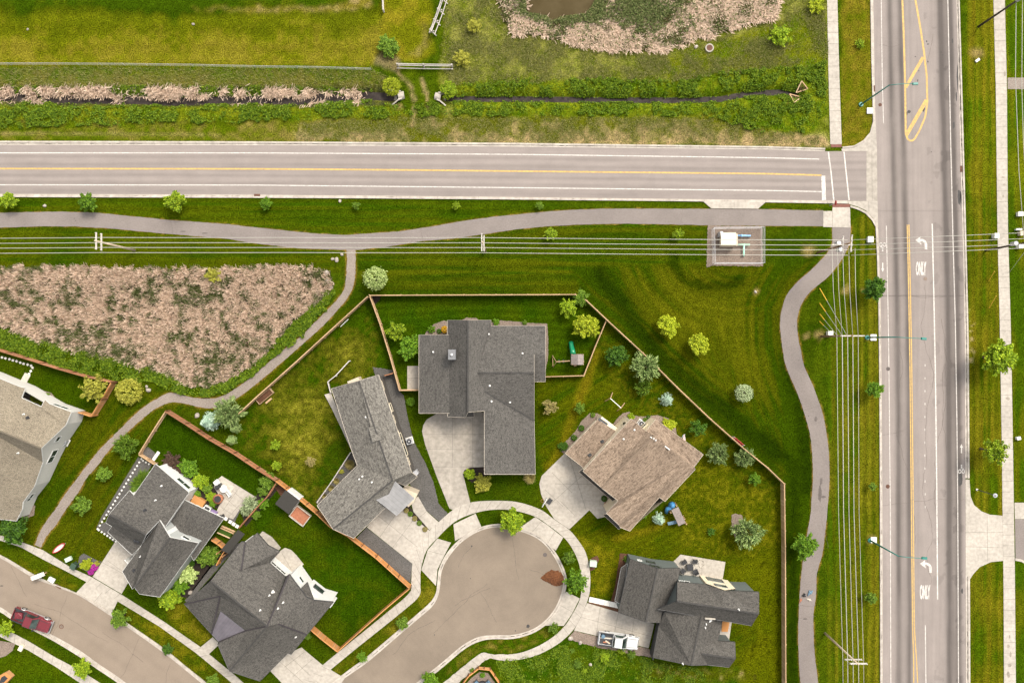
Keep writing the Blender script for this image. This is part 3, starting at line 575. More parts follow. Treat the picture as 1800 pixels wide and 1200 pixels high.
EW_T = [(-60, 255), (0, 255), (450, 255.5), (900, 258), (1350, 263), (1450, 266), (1523, 266)]
EW_B = [(-60, 341), (0, 341), (450, 342.5), (650, 344), (900, 346.5), (1200, 350), (1350, 351.5), (1490, 353), (1523, 353)]
def ew_col(u, v, X, Y):
    k = 1 - .14 * wheel(v, (.23, .385, .61, .76), .035) - .10 * np.exp(-((v - .46) / .06) ** 2) - .12 * np.exp(-((v - .93) / .07) ** 2) + .04 * np.exp(-((v - .68) / .04) ** 2)
    k *= (.91 + .18 * fbm(X / 10, Y, 9, 60)) * (.96 + .08 * vnoise(X / 30, Y, 2.2, 61)); return ASPH * 1.04 * np.clip(k, .5, 1.2)[..., None]
painted('collector_road', EW_T, EW_B, 620, 60, .012, ew_col, 'two lane grey road crossing the photo from the left')
# valley gutter and corner aprons at the junction
sheet('junction_gutter', [(1523, 265.5), (1541.5, 262), (1542.3, 353), (1523, 353.2)], .020, M['concrete_old'], [(1532.5, 264, 1533, 353)], 'concrete valley gutter across the side road mouth', 'gutter')
sheet('junction_apron', [(1479, 262), (1502, 260), (1520, 250), (1531, 235), (1536, 214), (1539, 214), (1541.4, 262), (1523, 265.8), (1480, 266)], .024, M['concrete'], None, 'curved concrete apron at the upper corner of the junction', 'apron')
sheet('junction_apron', [(1490, 353.3), (1542.5, 353.2), (1543.2, 396), (1540, 396), (1535, 384), (1522, 370), (1507, 363), (1492, 359)], .024, M['concrete'], [(1527, 353.4, 1527, 372)], 'curved concrete apron at the lower corner of the junction', 'apron')
kerb('kerb', EW_T[:6], [(-60, 248), (0, 248), (450, 249), (900, 251.5), (1350, 257.5), (1450, 260.5)], 'pale kerb along the upper edge of the two lane road')
kerb('kerb', EW_B[:8], [(-60, 346.6), (0, 346.6), (450, 348), (650, 349), (900, 351), (1200, 354), (1350, 356), (1490, 358.3)], 'pale kerb along the lower edge of the two lane road')
kerb('kerb', [(1535, -60), (1535, 0), (1537, 120), (1539, 214)], [(1529, -60), (1529.5, 0), (1531, 100), (1533.5, 190), (1534, 214)], 'pale kerb left of the arterial above the junction')
kerb('kerb', [(1481, 263.5), (1503, 261), (1521, 251), (1532, 236), (1537.2, 214)], [(1480, 258.5), (1500, 256.5), (1517, 247), (1529, 233), (1534, 214)], 'curved kerb round the upper junction corner', 40)
kerb('kerb', [(1495, 361), (1509, 365), (1524, 372.5), (1536, 386), (1541.5, 397)], [(1494, 364.5), (1507, 368.5), (1521, 375.5), (1532.5, 388), (1538, 398)], 'curved kerb round the lower junction corner', 40)
kerb('kerb', [(1543.2, 396), (1545, 440), (1548, 540), (1550, 700), (1551, 900), (1551.5, 1260)], [(1538.5, 397), (1541, 450), (1543.5, 540), (1545, 660), (1546, 840), (1546.5, 1000), (1547, 1260)], 'pale kerb left of the arterial below the junction', 160)
kerb('kerb', NS_R[:6] + [(1696.8, 840)], [(1684.5, -60), (1686, 0), (1690.5, 150), (1694.5, 300), (1698.5, 450), (1702, 600), (1703.5, 840)], 'pale kerb right of the arterial above the side drive', 160)
kerb('kerb', [(1697.3, 1012), (1697.8, 1100), (1698, 1260)], [(1704, 1012), (1704.5, 1100), (1705, 1260)], 'pale kerb right of the arterial below the side drive')
# side drive on the far right
sheet('side_drive', [(1697, 842), (1704, 842), (1706, 872), (1712, 887), (1725, 898), (1740, 904), (1763, 906), (1764, 985), (1742, 987), (1722, 996), (1711, 1008), (1704.5, 1018), (1697.4, 1014)], .026, M['concrete'], [(1697, 935, 1763, 935), (1697, 960, 1763, 962), (1735, 905, 1736, 986)], 'concrete mouth of the side drive right of the arterial', 'drive')
sheet('side_drive', [(1784, 912), (1950, 912), (1950, 985), (1800, 985), (1785, 981)], .012, M['path'], None, 'grey asphalt of the side drive beyond the pavement', 'drive')
sheet('drive_edging', [(1783, 883), (1950, 883), (1950, 911.5), (1784, 911.5)], .03, M['concrete'], None, 'concrete edging strip above the side drive', 'edging')
strip('drive_edging', [(1784, 980.5), (1795, 982), (1806, 988), (1820, 1004)], [(1784, 984.5), (1794, 986), (1804, 992), (1817, 1008)], .09, M['concrete'], 16, 0, 'curved concrete edging below the side drive', 'edging')
# pavements
strip('pavement', [(1743.5, -60), (1746, 0), (1750, 150), (1753, 400), (1757, 560), (1758.5, 650), (1761, 800), (1762, 900), (1763.5, 1000), (1765, 1260)], [(1763.5, -60), (1766, 0), (1769.5, 150), (1771.5, 400), (1776, 560), (1778, 650), (1780.5, 800), (1782, 900), (1783.5, 1000), (1786, 1260)], .045, M['concrete'], 160, 1.55, 'long pale pavement right of the arterial', 'pavement', .08)
strip('pavement', [(1452.5, -60), (1453.7, 0), (1456, 125), (1459, 240), (1459.5, 254)], [(1470.7, -60), (1471.8, 0), (1475, 125), (1479, 240), (1479.5, 254)], .045, M['concrete'], 80, 1.55, 'short pale pavement left of the arterial above the junction', 'pavement', .08)
sheet('tactile_plate', [(1460.5, 254), (1479, 254), (1479.3, 259), (1461, 259)], .05, M['tactile'], None, 'brick red tactile plate at the upper kerb ramp', 'tactile plate')
strip('side_path', [(1771, 137), (1950, 137)], [(1771, 157), (1950, 157)], .03, M['cinder'], 20, 0, 'short gravel path joining the right hand pavement', 'path', .2)
sheet('ramp_pad', [(1447, 371), (1463, 371), (1463.5, 364.5), (1494, 364.5), (1495, 400), (1447, 399)], .04, M['concrete'], [(1463, 371, 1463, 399)], 'pale concrete pad where the two paths meet the junction', 'pad')
sheet('tactile_plate', [(1463, 358.8), (1494, 358.8), (1494, 364.3), (1463.4, 364.3)], .045, M['tactile'], None, 'brick red tactile plate at the lower kerb ramp', 'tactile plate')
strip('shared_path', PATH_T, PATH_B, .022, M['path'], 200, 0, 'wide grey path winding below the two lane road', 'path', .35)
strip('shared_path', smooth(EPATH_L, 4), smooth(EPATH_R, 4), .024, M['path'], 220, 0, 'wide grey path winding down beside the arterial', 'path', .3)
strip('gravel_path', smooth(CINDER_L, 4), smooth(CINDER_R, 4), .018, M['cinder'], 260, 0, 'narrow gravel path curving round the reed bed', 'path', .6)
sheet('service_apron', [(1236, 354.5), (1345, 356), (1332, 367.3), (1250, 366.6)], .135, M['concrete'], [(1290, 355, 1290, 367)], 'pale concrete service crossing below the road', 'apron')
# residential street, bottom left
ST_T = smooth([(-60, 960), (0, 980), (57, 1014), (100, 1031), (140, 1047), (195, 1082), (225, 1102), (287, 1146), (325, 1176), (380, 1222), (430, 1270)], 5)
ST_B = smooth([(-60, 1040), (0, 1066), (24, 1081), (82, 1110), (105, 1122), (140, 1142), (175, 1167), (205, 1187), (240, 1214), (290, 1260)], 5)
def st_col(u, v, X, Y):
    k = 1.0 + .05 * fbm(X, Y, 30, 70) - .06 * wheel(v, (.3, .7), .08); return np.array((0.198, 0.157, 0.12)) * k[..., None]
painted('residential_street', ST_T, ST_B, 200, 30, .012, st_col, 'brownish grey residential street in the lower left corner')
kerb('kerb', ST_T, smooth([(-60, 953), (0, 974), (60, 1009), (97, 1026), (136, 1042), (198, 1077), (227, 1096), (289, 1139), (327, 1170), (383, 1215), (433, 1262)], 5), 'pale kerb on the upper side of the residential street')
kerb('kerb', ST_B, smooth([(-60, 1047), (0, 1074), (22, 1088), (77, 1116), (101, 1129), (137, 1151), (172, 1175), (202, 1195), (236, 1222), (285, 1268)], 5), 'pale kerb on the lower side of the residential street')
strip('pavement', [(-60, 908), (0, 940), (30, 949), (75, 966), (125, 997), (162, 1014), (215, 1045), (287, 1091), (352, 1136), (412, 1185), (470, 1236)], [(-60, 920), (0, 949), (37, 961), (75, 982), (120, 1005), (152, 1022), (207, 1056), (280, 1100), (345, 1147), (385, 1180), (450, 1236)], .045, M['concrete'], 120, 1.55, 'pavement on the upper side of the residential street', 'pavement', .05)
strip('pavement', [(-60, 1072), (0, 1100), (50, 1126), (100, 1156), (137, 1175), (190, 1208), (240, 1245)], [(-60, 1092), (0, 1118), (50, 1142), (100, 1172), (142, 1200), (180, 1226), (230, 1262)], .045, M['concrete'], 80, 1.55, 'pavement on the lower side of the residential street', 'pavement', .05)
# cul-de-sac
BULB = smooth([(597, 1197), (622, 1180), (650, 1160), (700, 1117), (735, 1087), (760, 1065), (770, 1047), (773.5, 1030), (777, 1002), (790, 977), (812, 952), (845, 932), (880, 926), (920, 935), (950, 950), (972, 975), (987, 1005), (990, 1025), (982, 1055), (967, 1080), (945, 1100), (920, 1111), (895, 1115.5), (865, 1115.5), (840, 1119), (812, 1134), (775, 1165), (737, 1195)], 6)
B_OUT = smooth([(590, 1194), (616, 1174), (645, 1153), (695, 1111), (730, 1081), (755, 1059), (765.5, 1043), (768.5, 1027), (771.5, 1000), (785, 972), (809, 946), (842, 926.5), (880, 920), (922, 929), (955, 945), (978, 972), (993.5, 1004), (996, 1026), (988, 1057), (972, 1084), (949, 1105), (922, 1117), (896, 1122), (866, 1122), (843, 1126), (816, 1140), (779, 1171), (742, 1201)], 6)
def bulb():
    full = [(540, 1246), ] + BULB + [(690, 1234), (600, 1310)]
    mb = MB(); mb.prism([flat(p, 0) for p in full], -.05, .012)
    o = mb.build('cul_de_sac', M['bulb']); tag(o, 'brownish grey asphalt turning circle of the cul-de-sac', 'road', kind='structure')
m_, t_, b_ = nodes('cul_de_sac_asphalt'); f_, raw_ = noise_mix(t_, 8); col_ = mixc(t_, f_, (0.185, 0.146, 0.108), (0.155, 0.121, 0.089))
wv = N(t_, 'ShaderNodeTexWave', wave_type='RINGS', rings_direction='SPHERICAL', Scale=0.45, Distortion=2.5); mp = N(t_, 'ShaderNodeMapping'); mp.inputs['Location'].default_value = (1.6, 35.2, 0)
t_.links.new(t_.nodes['POS'].outputs[0], mp.inputs[0]); t_.links.new(mp.outputs[0], wv.inputs[0]); f2_, _ = noise_mix(t_, .25)
col_ = mixc(t_, 1.0, mixc(t_, 1.0, col_, mixc(t_, wv.outputs['Fac'], (.99,) * 3, (1.01,) * 3), 'MULTIPLY'), mixc(t_, f2_, (.88,) * 3, (1.07,) * 3), 'MULTIPLY')
t_.links.new(col_, b_.inputs['Base Color']); b_.inputs['Roughness'].default_value = .92; bump(t_, b_, raw_, .2, .01); M['bulb'] = m_
bulb()
kerb('kerb', [(540, 1246)] + BULB + [(690, 1234)], [(534, 1240)] + B_OUT + [(695, 1240)], 'pale kerb all round the cul-de-sac', 240)
CW_O = smooth([(480, 1242), (532, 1199), (565, 1170), (595, 1145), (675, 1080), (719, 1042), (723, 1022), (725, 990), (735, 960), (755, 932), (772, 916), (800, 893), (830, 882), (870, 879.5), (910, 882), (950, 895), (975, 913), (1000, 930), (1017, 950), (1030, 972), (1037, 1005), (1037, 1035), (1032, 1057), (1020, 1085), (1007, 1107), (982, 1130), (950, 1148), (925, 1156), (900, 1160)], 5)
CW_I = smooth([(500, 1242), (552, 1200), (580, 1177), (625, 1140), (700, 1080), (736, 1048), (739, 1028), (740, 1000), (750, 967), (770, 944), (800, 916), (835, 901), (870, 895), (905, 897), (940, 907), (962, 921), (990, 943), (1005, 962), (1017, 988), (1022, 1017), (1020, 1050), (1007, 1077), (992, 1100), (970, 1120), (945, 1135), (920, 1145), (900, 1149)], 5)
strip('pavement', CW_O, CW_I, .05, M['concrete'], 220, 1.55, 'pavement curving right round the cul-de-sac', 'pavement', .03)
strip('pavement', [(900, 1149), (870, 1149.5), (850, 1146), (841, 1149), (778, 1200), (740, 1232)], [(900, 1160), (880, 1160), (862, 1156), (853, 1159), (805, 1200), (768, 1232)], .047, M['concrete'], 50, 1.55, 'pavement turning down past the wooden fire pit wall', 'pavement', .7)
# driveways and walks
D = M['concrete']; DO = M['concrete_old']
sheet('driveway', [(203, 951), (245, 975), (240, 1010), (226, 1022), (214, 1043), (163, 1013)], .04, D, [(190, 985, 225, 1010), (175, 985, 240, 1020)], 'driveway of the grey house with white gable wall', 'driveway')
sheet('driveway_mouth', [(152, 1022), (134, 1041), (197, 1076.5), (207, 1056)], .04, D, [(180, 1040, 165, 1058)], 'driveway mouth onto the residential street', 'driveway')
sheet('front_walk', [(374, 1119), (386, 1131), (366, 1150), (352, 1137)], .05, D, None, 'short front walk to the purple metal porch roof', 'walk')
sheet('driveway', [(530, 1137), (567, 1168), (606, 1191), (590, 1215), (520, 1225), (474, 1177), (500, 1150)], .04, D, [(510, 1153, 560, 1200), (500, 1172, 535, 1145), (515, 1188, 550, 1157), (490, 1160, 540, 1205)], 'driveway below the charcoal hipped roof house', 'driveway')
sheet('driveway', [(767, 727), (750, 737), (744, 747), (742, 758), (747, 780), (768, 838), (790, 893), (800, 897), (827, 884), (814, 833), (816, 826), (827, 821), (853, 820), (853, 724)], .04, DO, [(795.5, 727, 795.5, 821), (831, 727, 831, 821), (742, 763, 852, 763), (747, 789, 852, 790), (760, 820, 830, 820)], 'bulb shaped driveway before the large grey house', 'driveway')
sheet('driveway_mouth', [(797, 921), (836, 902), (846, 925), (800, 950)], .045, D, None, 'driveway mouth of the large grey house', 'driveway')
sheet('driveway', [(645, 926), (725, 990), (755, 932), (702, 890), (690, 880), (665, 900)], .04, D, [(665, 906, 738, 964), (668, 943, 703, 893), (690, 962, 728, 911)], 'driveway of the L-shaped mottled house', 'driveway')
sheet('driveway_mouth', [(740.5, 1001), (766.5, 1029), (769, 1000), (783, 972), (793, 953), (769, 946), (752, 966)], .045, D, [(750, 967, 783, 975)], 'driveway mouth of the L-shaped mottled house', 'driveway')
sheet('front_walk', [(722, 880), (735, 872), (750, 898), (771, 917), (755, 931), (727, 899)], .047, D, [(738, 908, 750, 898)], 'front walk beside a narrow shrub bed', 'walk')
sheet('planting_strip', [(706, 893), (718, 885), (727, 899), (754, 931), (751, 935)], .035, M['darkmulch'], None, 'narrow dark planting strip between walk and driveway', 'planting strip')
sheet('gravel_pad', [(622, 950), (644, 926.5), (724.5, 990), (721.5, 1024)], .03, M['darkgravel'], None, 'dark gravel pad beside the orange fence', 'gravel pad')
sheet('gravel_yard', [(655, 645), (690, 650), (702, 687), (710, 695), (715, 725), (727, 775), (747, 812), (762, 847), (771, 885), (787, 902), (772, 916), (750, 897), (735, 872), (720, 850), (700, 800), (680, 720)], .03, M['darkgravel'], None, 'dark gravel side yard between the two grey houses', 'gravel yard', rag=.5)
sheet('driveway', [(992, 797), (952, 836), (948, 850), (951, 868), (960, 889), (974, 911.5), (1001, 929.5), (1036, 896), (1050, 911), (1075, 905), (1075, 870), (1030, 825)], .042, D, [(962, 890, 1035, 825), (985, 880, 1010, 905), (1000, 800, 1030, 895), (970, 830, 1005, 865), (975, 850, 1045, 850), (958, 860, 990, 890)], 'driveway of the brown roofed house', 'driveway')
sheet('driveway_mouth', [(941, 908), (915, 926), (950, 944), (977, 967), (990, 944), (962, 922)], .045, D, [(952, 915, 935, 935), (976, 932, 962, 955)], 'driveway mouth of the brown roofed house', 'driveway')
sheet('driveway', [(1032, 1059), (1086, 1075), (1150, 1096), (1140, 1138), (1009, 1107), (1021, 1084)], .042, D, [(1055, 1066, 1048, 1116), (1087, 1076, 1078, 1124), (1115, 1085, 1108, 1131), (1015, 1082, 1145, 1118)], 'driveway where the white pickup is parked', 'driveway')
sheet('driveway_mouth', [(995, 1039), (1019, 1051), (1006, 1077), (991, 1099), (957, 1098.5), (976, 1075)], .045, D, [(983, 1062, 1007, 1075)], 'driveway mouth of the house with cream gable', 'driveway')
sheet('gravel_pad', [(1000, 1119), (1009, 1108), (1140, 1139), (1152, 1155), (1120, 1151), (1050, 1137), (1010, 1126)], .03, M['tangravel'], None, 'tan gravel strip beside the white pickup', 'gravel pad', rag=.8)
sheet('bark_bed', [(1090, 972), (1106, 973), (1099, 1005), (1091, 1040), (1086, 1075), (1034, 1059), (1036, 1048), (1073, 1057), (1081, 1030)], .03, M['mulch'], None, 'red bark bed wrapping the house with cream gable', 'mulch bed', rag=.5)
sheet('patio', [(1196, 974), (1275, 987), (1269, 1024), (1200, 1024), (1183, 987)], .06, D, [(1235, 980, 1232, 1022)], 'pale patio with dark garden chairs', 'patio')
sheet('patio', [(716, 643), (741, 643), (741, 684), (716, 684)], .06, D, [(716, 664, 740, 664)], 'small square patio left of the large grey house', 'patio')
sheet('patio', [(476, 986), (486, 972), (501, 962), (512, 966), (521, 975), (530, 986), (534, 991), (511, 1013)], .06, D, [(495, 970, 512, 1000)], 'rounded patio behind the charcoal hipped house', 'patio')
sheet('patio', [(462, 933), (455, 940), (471, 958), (490, 967), (494, 962), (478, 943)], .2, DO, None, 'raised curved patio edge behind the charcoal hipped house', 'patio')
sheet('patio', [(390, 836), (448, 872), (424, 892), (410, 912), (394, 907), (379, 902), (388, 883), (383, 866), (376, 856), (380, 844)], .05, D, [(404, 858, 430, 880), (395, 873, 420, 895), (388, 890, 412, 906), (421, 856, 392, 897), (438, 868, 402, 908), (412, 850, 384, 890)], 'square paved patio behind the white gable wall', 'patio')
sheet('side_terrace', [(1262, 1092), (1286, 1093), (1281, 1127), (1258, 1127)], .05, D, None, 'small side terrace right of the cream gable house', 'patio')
sheet('wooden_deck', [(1269, 1091), (1282, 1093), (1279, 1109), (1268, 1109)], .12, M['cedar'], None, 'small orange wood deck on the side terrace', 'deck')
sheet('side_path', [(372, 905), (412, 918), (425, 892), (418, 878), (392, 905)], .03, M['darkgravel'], None, 'dark gravel walk beside the lower grey roof', 'path', rag=.4)
sheet('shrub_bed', [(300, 815), (345, 838), (388, 858), (384, 895), (350, 880), (335, 868), (295, 812)], .02, M['darkmulch'], None, 'dark shrub bed along the white gable wall', 'mulch bed', rag=.7)
sheet('shrub_bed', [(448, 872), (488, 846), (495, 852), (455, 900), (432, 925), (424, 900)], .02, M['darkmulch'], None, 'dark shrub bed along the thin brown fence', 'mulch bed', rag=.7)
sheet('shrub_bed', [(350, 965), (385, 985), (398, 960), (380, 985), (330, 1050), (305, 1048), (318, 1015)], .02, M['darkmulch'], None, 'dark bed under the hedge between two houses', 'mulch bed')
sheet('gravel_yard', [(398, 960), (425, 953), (395, 985), (330, 1060), (325, 1055), (372, 990)], .02, M['darkgravel'], None, 'dark gravel between hedge and charcoal hipped house', 'gravel yard', rag=.6)
sheet('stone_bed', [(244, 795), (260, 785), (278, 800), (268, 815), (255, 808)], .03, M['darkgravel'], None, 'dark gravel corner behind the grey house', 'gravel bed')
sheet('stone_bed', [(243, 803), (268, 815), (255, 838), (236, 868), (215, 880), (172, 922), (180, 905)], .025, M['darkgravel'], None, 'dark gravel margin with white stepping squares', 'gravel bed')
sheet('stone_bed', [(172, 922), (186, 917), (198, 924), (190, 935), (203, 950), (200, 952), (170, 926)], .022, M['darkgravel'], None, 'dark gravel notch below the grey house corner', 'gravel bed')
sheet('flower_bed', [(140, 977), (147, 972), (178, 988), (163, 1010), (136, 995)], .025, M['darkgravel'], None, 'small flower bed beside the driveway', 'flower bed')
sheet('bark_bed', [(748, 585), (762, 570), (780, 563), (792, 568), (792, 592), (745, 592)], .022, M['tangravel'], None, 'curved bed at the upper left of the large grey house', 'mulch bed', rag=.5)
sheet('bark_bed', [(800, 570), (820, 558), (838, 559), (845, 566), (868, 566), (880, 563), (930, 567), (962, 569), (964, 600), (963, 630), (957, 662), (950, 662), (940, 580)], .022, M['tangravel'], None, 'tan bed along the back of the large grey house', 'mulch bed', rag=.5)
sheet('bark_bed', [(818, 824), (826, 821), (858, 820), (858, 834), (830, 848), (822, 842), (815, 833)], .03, M['darkmulch'], None, 'dark mulch bed at the driveway of the large grey house', 'mulch bed')
sheet('stone_bed', [(988, 795), (985, 785), (1000, 770), (1012, 757), (1022, 740), (1036, 726), (1050, 726), (1060, 735), (1000, 800)], .022, M['tangravel'], None, 'curved stone bed left of the brown roofed house', 'gravel bed', rag=.5)
sheet('stone_bed', [(1078, 745), (1085, 735), (1095, 726), (1106, 723), (1115, 730), (1130, 732), (1155, 729), (1175, 735), (1188, 752), (1190, 765), (1150, 770), (1100, 760)], .022, M['tangravel'], None, 'curved stone bed behind the brown roofed house', 'gravel bed', rag=.5)
sheet('stone_bed', [(1286, 905), (1292, 902), (1304, 905), (1310, 925), (1310, 942), (1292, 944), (1286, 930)], .02, M['tangravel'], None, 'stone ring under the large pale willow', 'gravel bed', rag=.6)
sheet('stone_bed', [(-20, 1122), (27, 1130), (22, 1143), (10, 1152), (-20, 1162)], .025, M['tangravel'], None, 'stone bed below the lower left pavement', 'gravel bed')
sheet('shrub_bed', [(555, 882), (580, 850), (612, 802), (625, 790), (632, 818), (600, 848), (563, 890)], .022, M['darkgravel'], None, 'grey bed in the crook of the L-shaped house', 'mulch bed', rag=.4)
sheet('shrub_bed', [(-20, 655), (15, 668), (60, 682), (90, 690), (105, 708), (90, 720), (60, 715), (-20, 690)], .022, M['tangravel'], None, 'gravel bed behind the tan roofed house', 'gravel bed')
sheet('patio', [(-20, 650), (20, 663), (60, 682), (50, 695), (-20, 672)], .05, D, None, 'pale patio behind the tan roofed house', 'patio')
sheet('stone_bed', [(40, 885), (62, 888), (60, 905), (45, 912), (36, 905)], .03, M['tangravel'], None, 'small stone patch at the tan house corner', 'gravel bed', rag=.4)
sheet('mulch_corner', [(651, 519), (670, 520), (667, 528), (658, 536), (655, 533)], .02, M['darkmulch'], None, 'black mulch in the corner of two fences', 'mulch bed')
sheet('compost_bed', [(478, 850), (490, 845), (506, 860), (494, 872)], .025, M['mulch'], None, 'brown soil corner behind the garden shed', 'soil bed')
sheet('utility_yard', [(1244, 396.5), (1340, 397.5), (1341, 468), (1250, 467), (1242, 470)], .02, M['tangravel'], None, 'fenced square of brown gravel under the power lines', 'gravel yard', rag=.9)
sheet('bark_ring', [(1040, 980), (1050, 976), (1053, 982), (1045, 1000), (1036, 1004)], .02, M['mulch'], None, 'small red bark patch at the utility cabinet', 'mulch bed', rag=.5)
# water
def water(name, pl_or_poly, z, label, mat, width=None):
    mb = MB()
    if width:
        P = resample(smooth(pl_or_poly, 6), 120); ls, rs = [], []
        for i, p in enumerate(P):
            d = P[min(i + 1, 119)] - P[max(i - 1, 0)]; d = d / (np.hypot(*d) + 1e-9); n = np.array((-d[1], d[0])); w_ = width
            ls.append(p + n * w_); rs.append(p - n * w_)
        mb.prism([flat(p, 0) for p in ls + rs[::-1]], z - .02, z)
    else: mb.prism([flat(p, 0) for p in pl_or_poly], z - .02, z)
    tag(mb.build(name, mat), label, 'water', kind='structure')
water('pond_water', smooth(POND, 3), -.34, 'murky olive pond at the top edge among reeds', M['water'])
water('creek_water', CREEK_W, -.63, 'dark narrow creek running through reeds on the left', M['creek'], 12)
water('creek_water', CREEK_E, -.66, 'dark narrow creek between green banks', M['creek'], 9)
# ---------------------------------------------------------------- painted markings
def line(name, pts, wpx, mat, label, z=.017, nu=None, dash=None):
    P = resample(pts, nu or max(2, len(pts) * 6)); mb = MB(); vs = []
    for i, p in enumerate(P):
        d = P[min(i + 1, len(P) - 1)] - P[max(i - 1, 0)]; d = d / (np.hypot(*d) + 1e-9); n = np.array((-d[1], d[0])) * wpx / 2
        vs += [flat(p + n, z), flat(p - n, z)]
    fs = [(2 * i, 2 * i + 1, 2 * i + 3, 2 * i + 2) for i in range(len(P) - 1) if not dash or (i % dash[1]) < dash[0]]
    p, q, s_ = (Vector(vs[i]) for i in (0, 1, 2))
    if (q - p).cross(s_ - p).z < 0: fs = [f[::-1] for f in fs]
    mb.add(vs, fs); return tag(mb.build(name, mat), label, 'marking', kind='structure')
WL, FL, YL = M['white_line'], M['faint_line'], M['yellow_line']
line('lane_marking', [(-60, 269), (450, 269), (900, 271.5), (1350, 277.5), (1440, 280)], 1.7, WL, 'upper white edge line of the two lane road')
line('lane_marking', [(-60, 325), (450, 325.5), (650, 327.5), (900, 330), (1350, 335), (1444, 337)], 1.7, WL, 'lower white edge line of the two lane road')
line('lane_marking', [(-60, 296.5), (450, 297), (720, 299), (900, 301), (1350, 305.5), (1444, 308.2)], 2.9, YL, 'yellow centre line of the two lane road')
line('stop_line', [(1447, 309), (1448.4, 352)], 7, WL, 'thick white stop bar before the crossing')
line('crossing_line', [(1456, 267), (1461, 305), (1465.5, 352)], 2.3, WL, 'left white line of the pedestrian crossing')
line('crossing_line', [(1483.5, 267), (1487.5, 305), (1492.5, 352)], 2.3, WL, 'right white line of the pedestrian crossing')
line('lane_marking', [(1548.5, -60), (1549.5, 50), (1551, 150), (1553, 217)], 1.5, FL, 'faint white line left of the arterial above the junction')
line('lane_marking', [(1558, 397), (1562, 600), (1565, 900), (1566, 1260)], 1.5, FL, 'white cycle lane line below the junction')
line('lane_marking', [(1664.5, -60), (1666, 0), (1668.5, 120), (1671, 250), (1675, 420), (1679, 560), (1682, 740), (1683.5, 900), (1685, 1260)], 1.7, FL, 'white cycle lane line on the right of the arterial')
line('lane_marking', [(1594.6, 395), (1597, 500), (1599.5, 650), (1601.5, 850), (1602.5, 950), (1604, 1100), (1606, 1160), (1606, 1260)], 1.9, YL, 'yellow centre line below the junction')
line('lane_marking', [(1597.6, 395), (1600, 500), (1602.7, 650), (1604.8, 850), (1605.8, 950), (1607, 1100), (1611, 1160), (1616, 1260)], 1.9, YL, 'second yellow centre line drifting right at the bottom')
line('lane_marking', [(1638.5, 393), (1641, 500), (1644, 650), (1646.5, 850), (1648, 1053)], 2.2, WL, 'white turn lane line of the arterial')
line('lane_marking', [(1626, 640), (1625.5, 800), (1626.5, 900)], 1.6, FL, 'worn dashes in the turn lane', nu=70, dash=(1, 6))
line('lane_marking', [(1626.5, 1098), (1627, 1150), (1628, 1260)], 1.8, FL, 'worn white line at the foot of the turn lane')
line('median_marking', [(1585, -60), (1586, 0), (1588.5, 60), (1591, 150), (1592, 235), (1596, 246), (1602, 249), (1608, 244)], 3.3, YL, 'left yellow outline of the painted island', nu=60)
line('median_marking', [(1602, -60), (1609, 0), (1617, 45), (1624, 90), (1629, 135), (1630, 180), (1626.5, 205), (1617, 228), (1608, 244)], 3.3, YL, 'right yellow outline of the painted island', .0172, nu=60)
line('median_marking', [(1592, 154), (1622.5, 101)], 5.5, YL, 'upper diagonal yellow bar in the painted island', .0212)
line('median_marking', [(1593, 238), (1628.5, 176)], 6.5, YL, 'lower diagonal yellow bar in the painted island', .0212)
def text_mark(name, txt, cx, cy, wpx, hpx, label):
    cu = bpy.data.curves.new(name, 'FONT'); cu.body = txt; cu.align_x = 'CENTER'; cu.align_y = 'CENTER'; cu.offset = 0.05
    o = bpy.data.objects.new(name, cu); COL.objects.link(o); dg = bpy.context.evaluated_depsgraph_get(); me = bpy.data.meshes.new_from_object(o.evaluated_get(dg))
    bpy.data.objects.remove(o); xs = [v.co.x for v in me.vertices]; ys = [v.co.y for v in me.vertices]
    sx = wpx * SCALE / (max(xs) - min(xs)); sy = hpx * SCALE / (max(ys) - min(ys)); mx, my = (max(xs) + min(xs)) / 2, (max(ys) + min(ys)) / 2; g = G(cx, cy)
    for v in me.vertices: v.co = (g.x + (v.co.x - mx) * sx, g.y + (v.co.y - my) * sy, .018)
    return tag(link(name, me, WL), label, 'marking', kind='structure')
text_mark('word_marking', 'ONLY', 1619, 472, 18.5, 25, 'white word ONLY in the turn lane near the junction')
text_mark('word_marking', 'ONLY', 1626, 1040, 18.5, 25, 'white word ONLY in the turn lane near the bottom')
def turn_arrow(dx, dy, label):
    mb = MB(); st = smooth([(1627.5, 438), (1627.5, 430), (1626, 425.5), (1622, 422.5), (1616, 421.8)], 5); P = resample(st, 20); vs = []
    for i, p in enumerate(P):
        d = P[min(i + 1, 19)] - P[max(i - 1, 0)]; d = d / np.hypot(*d); n = np.array((-d[1], d[0])) * 2.2; vs += [flat(p + n + (dx, dy), .018), flat(p - n + (dx, dy), .018)]
    mb.add(vs, [(2 * i, 2 * i + 1, 2 * i + 3, 2 * i + 2) for i in range(19)])
    mb.add([flat((x + dx, y + dy), .019) for x, y in ((1609, 422), (1618.5, 415.5), (1616.5, 421), (1620, 430.5))], [(0, 1, 2), (0, 2, 3)])
    return tag(mb.build('arrow_marking', WL), label, 'marking', kind='structure')
turn_arrow(0, 0, 'white left turn arrow near the junction'); turn_arrow(8, 568, 'white left turn arrow near the bottom')
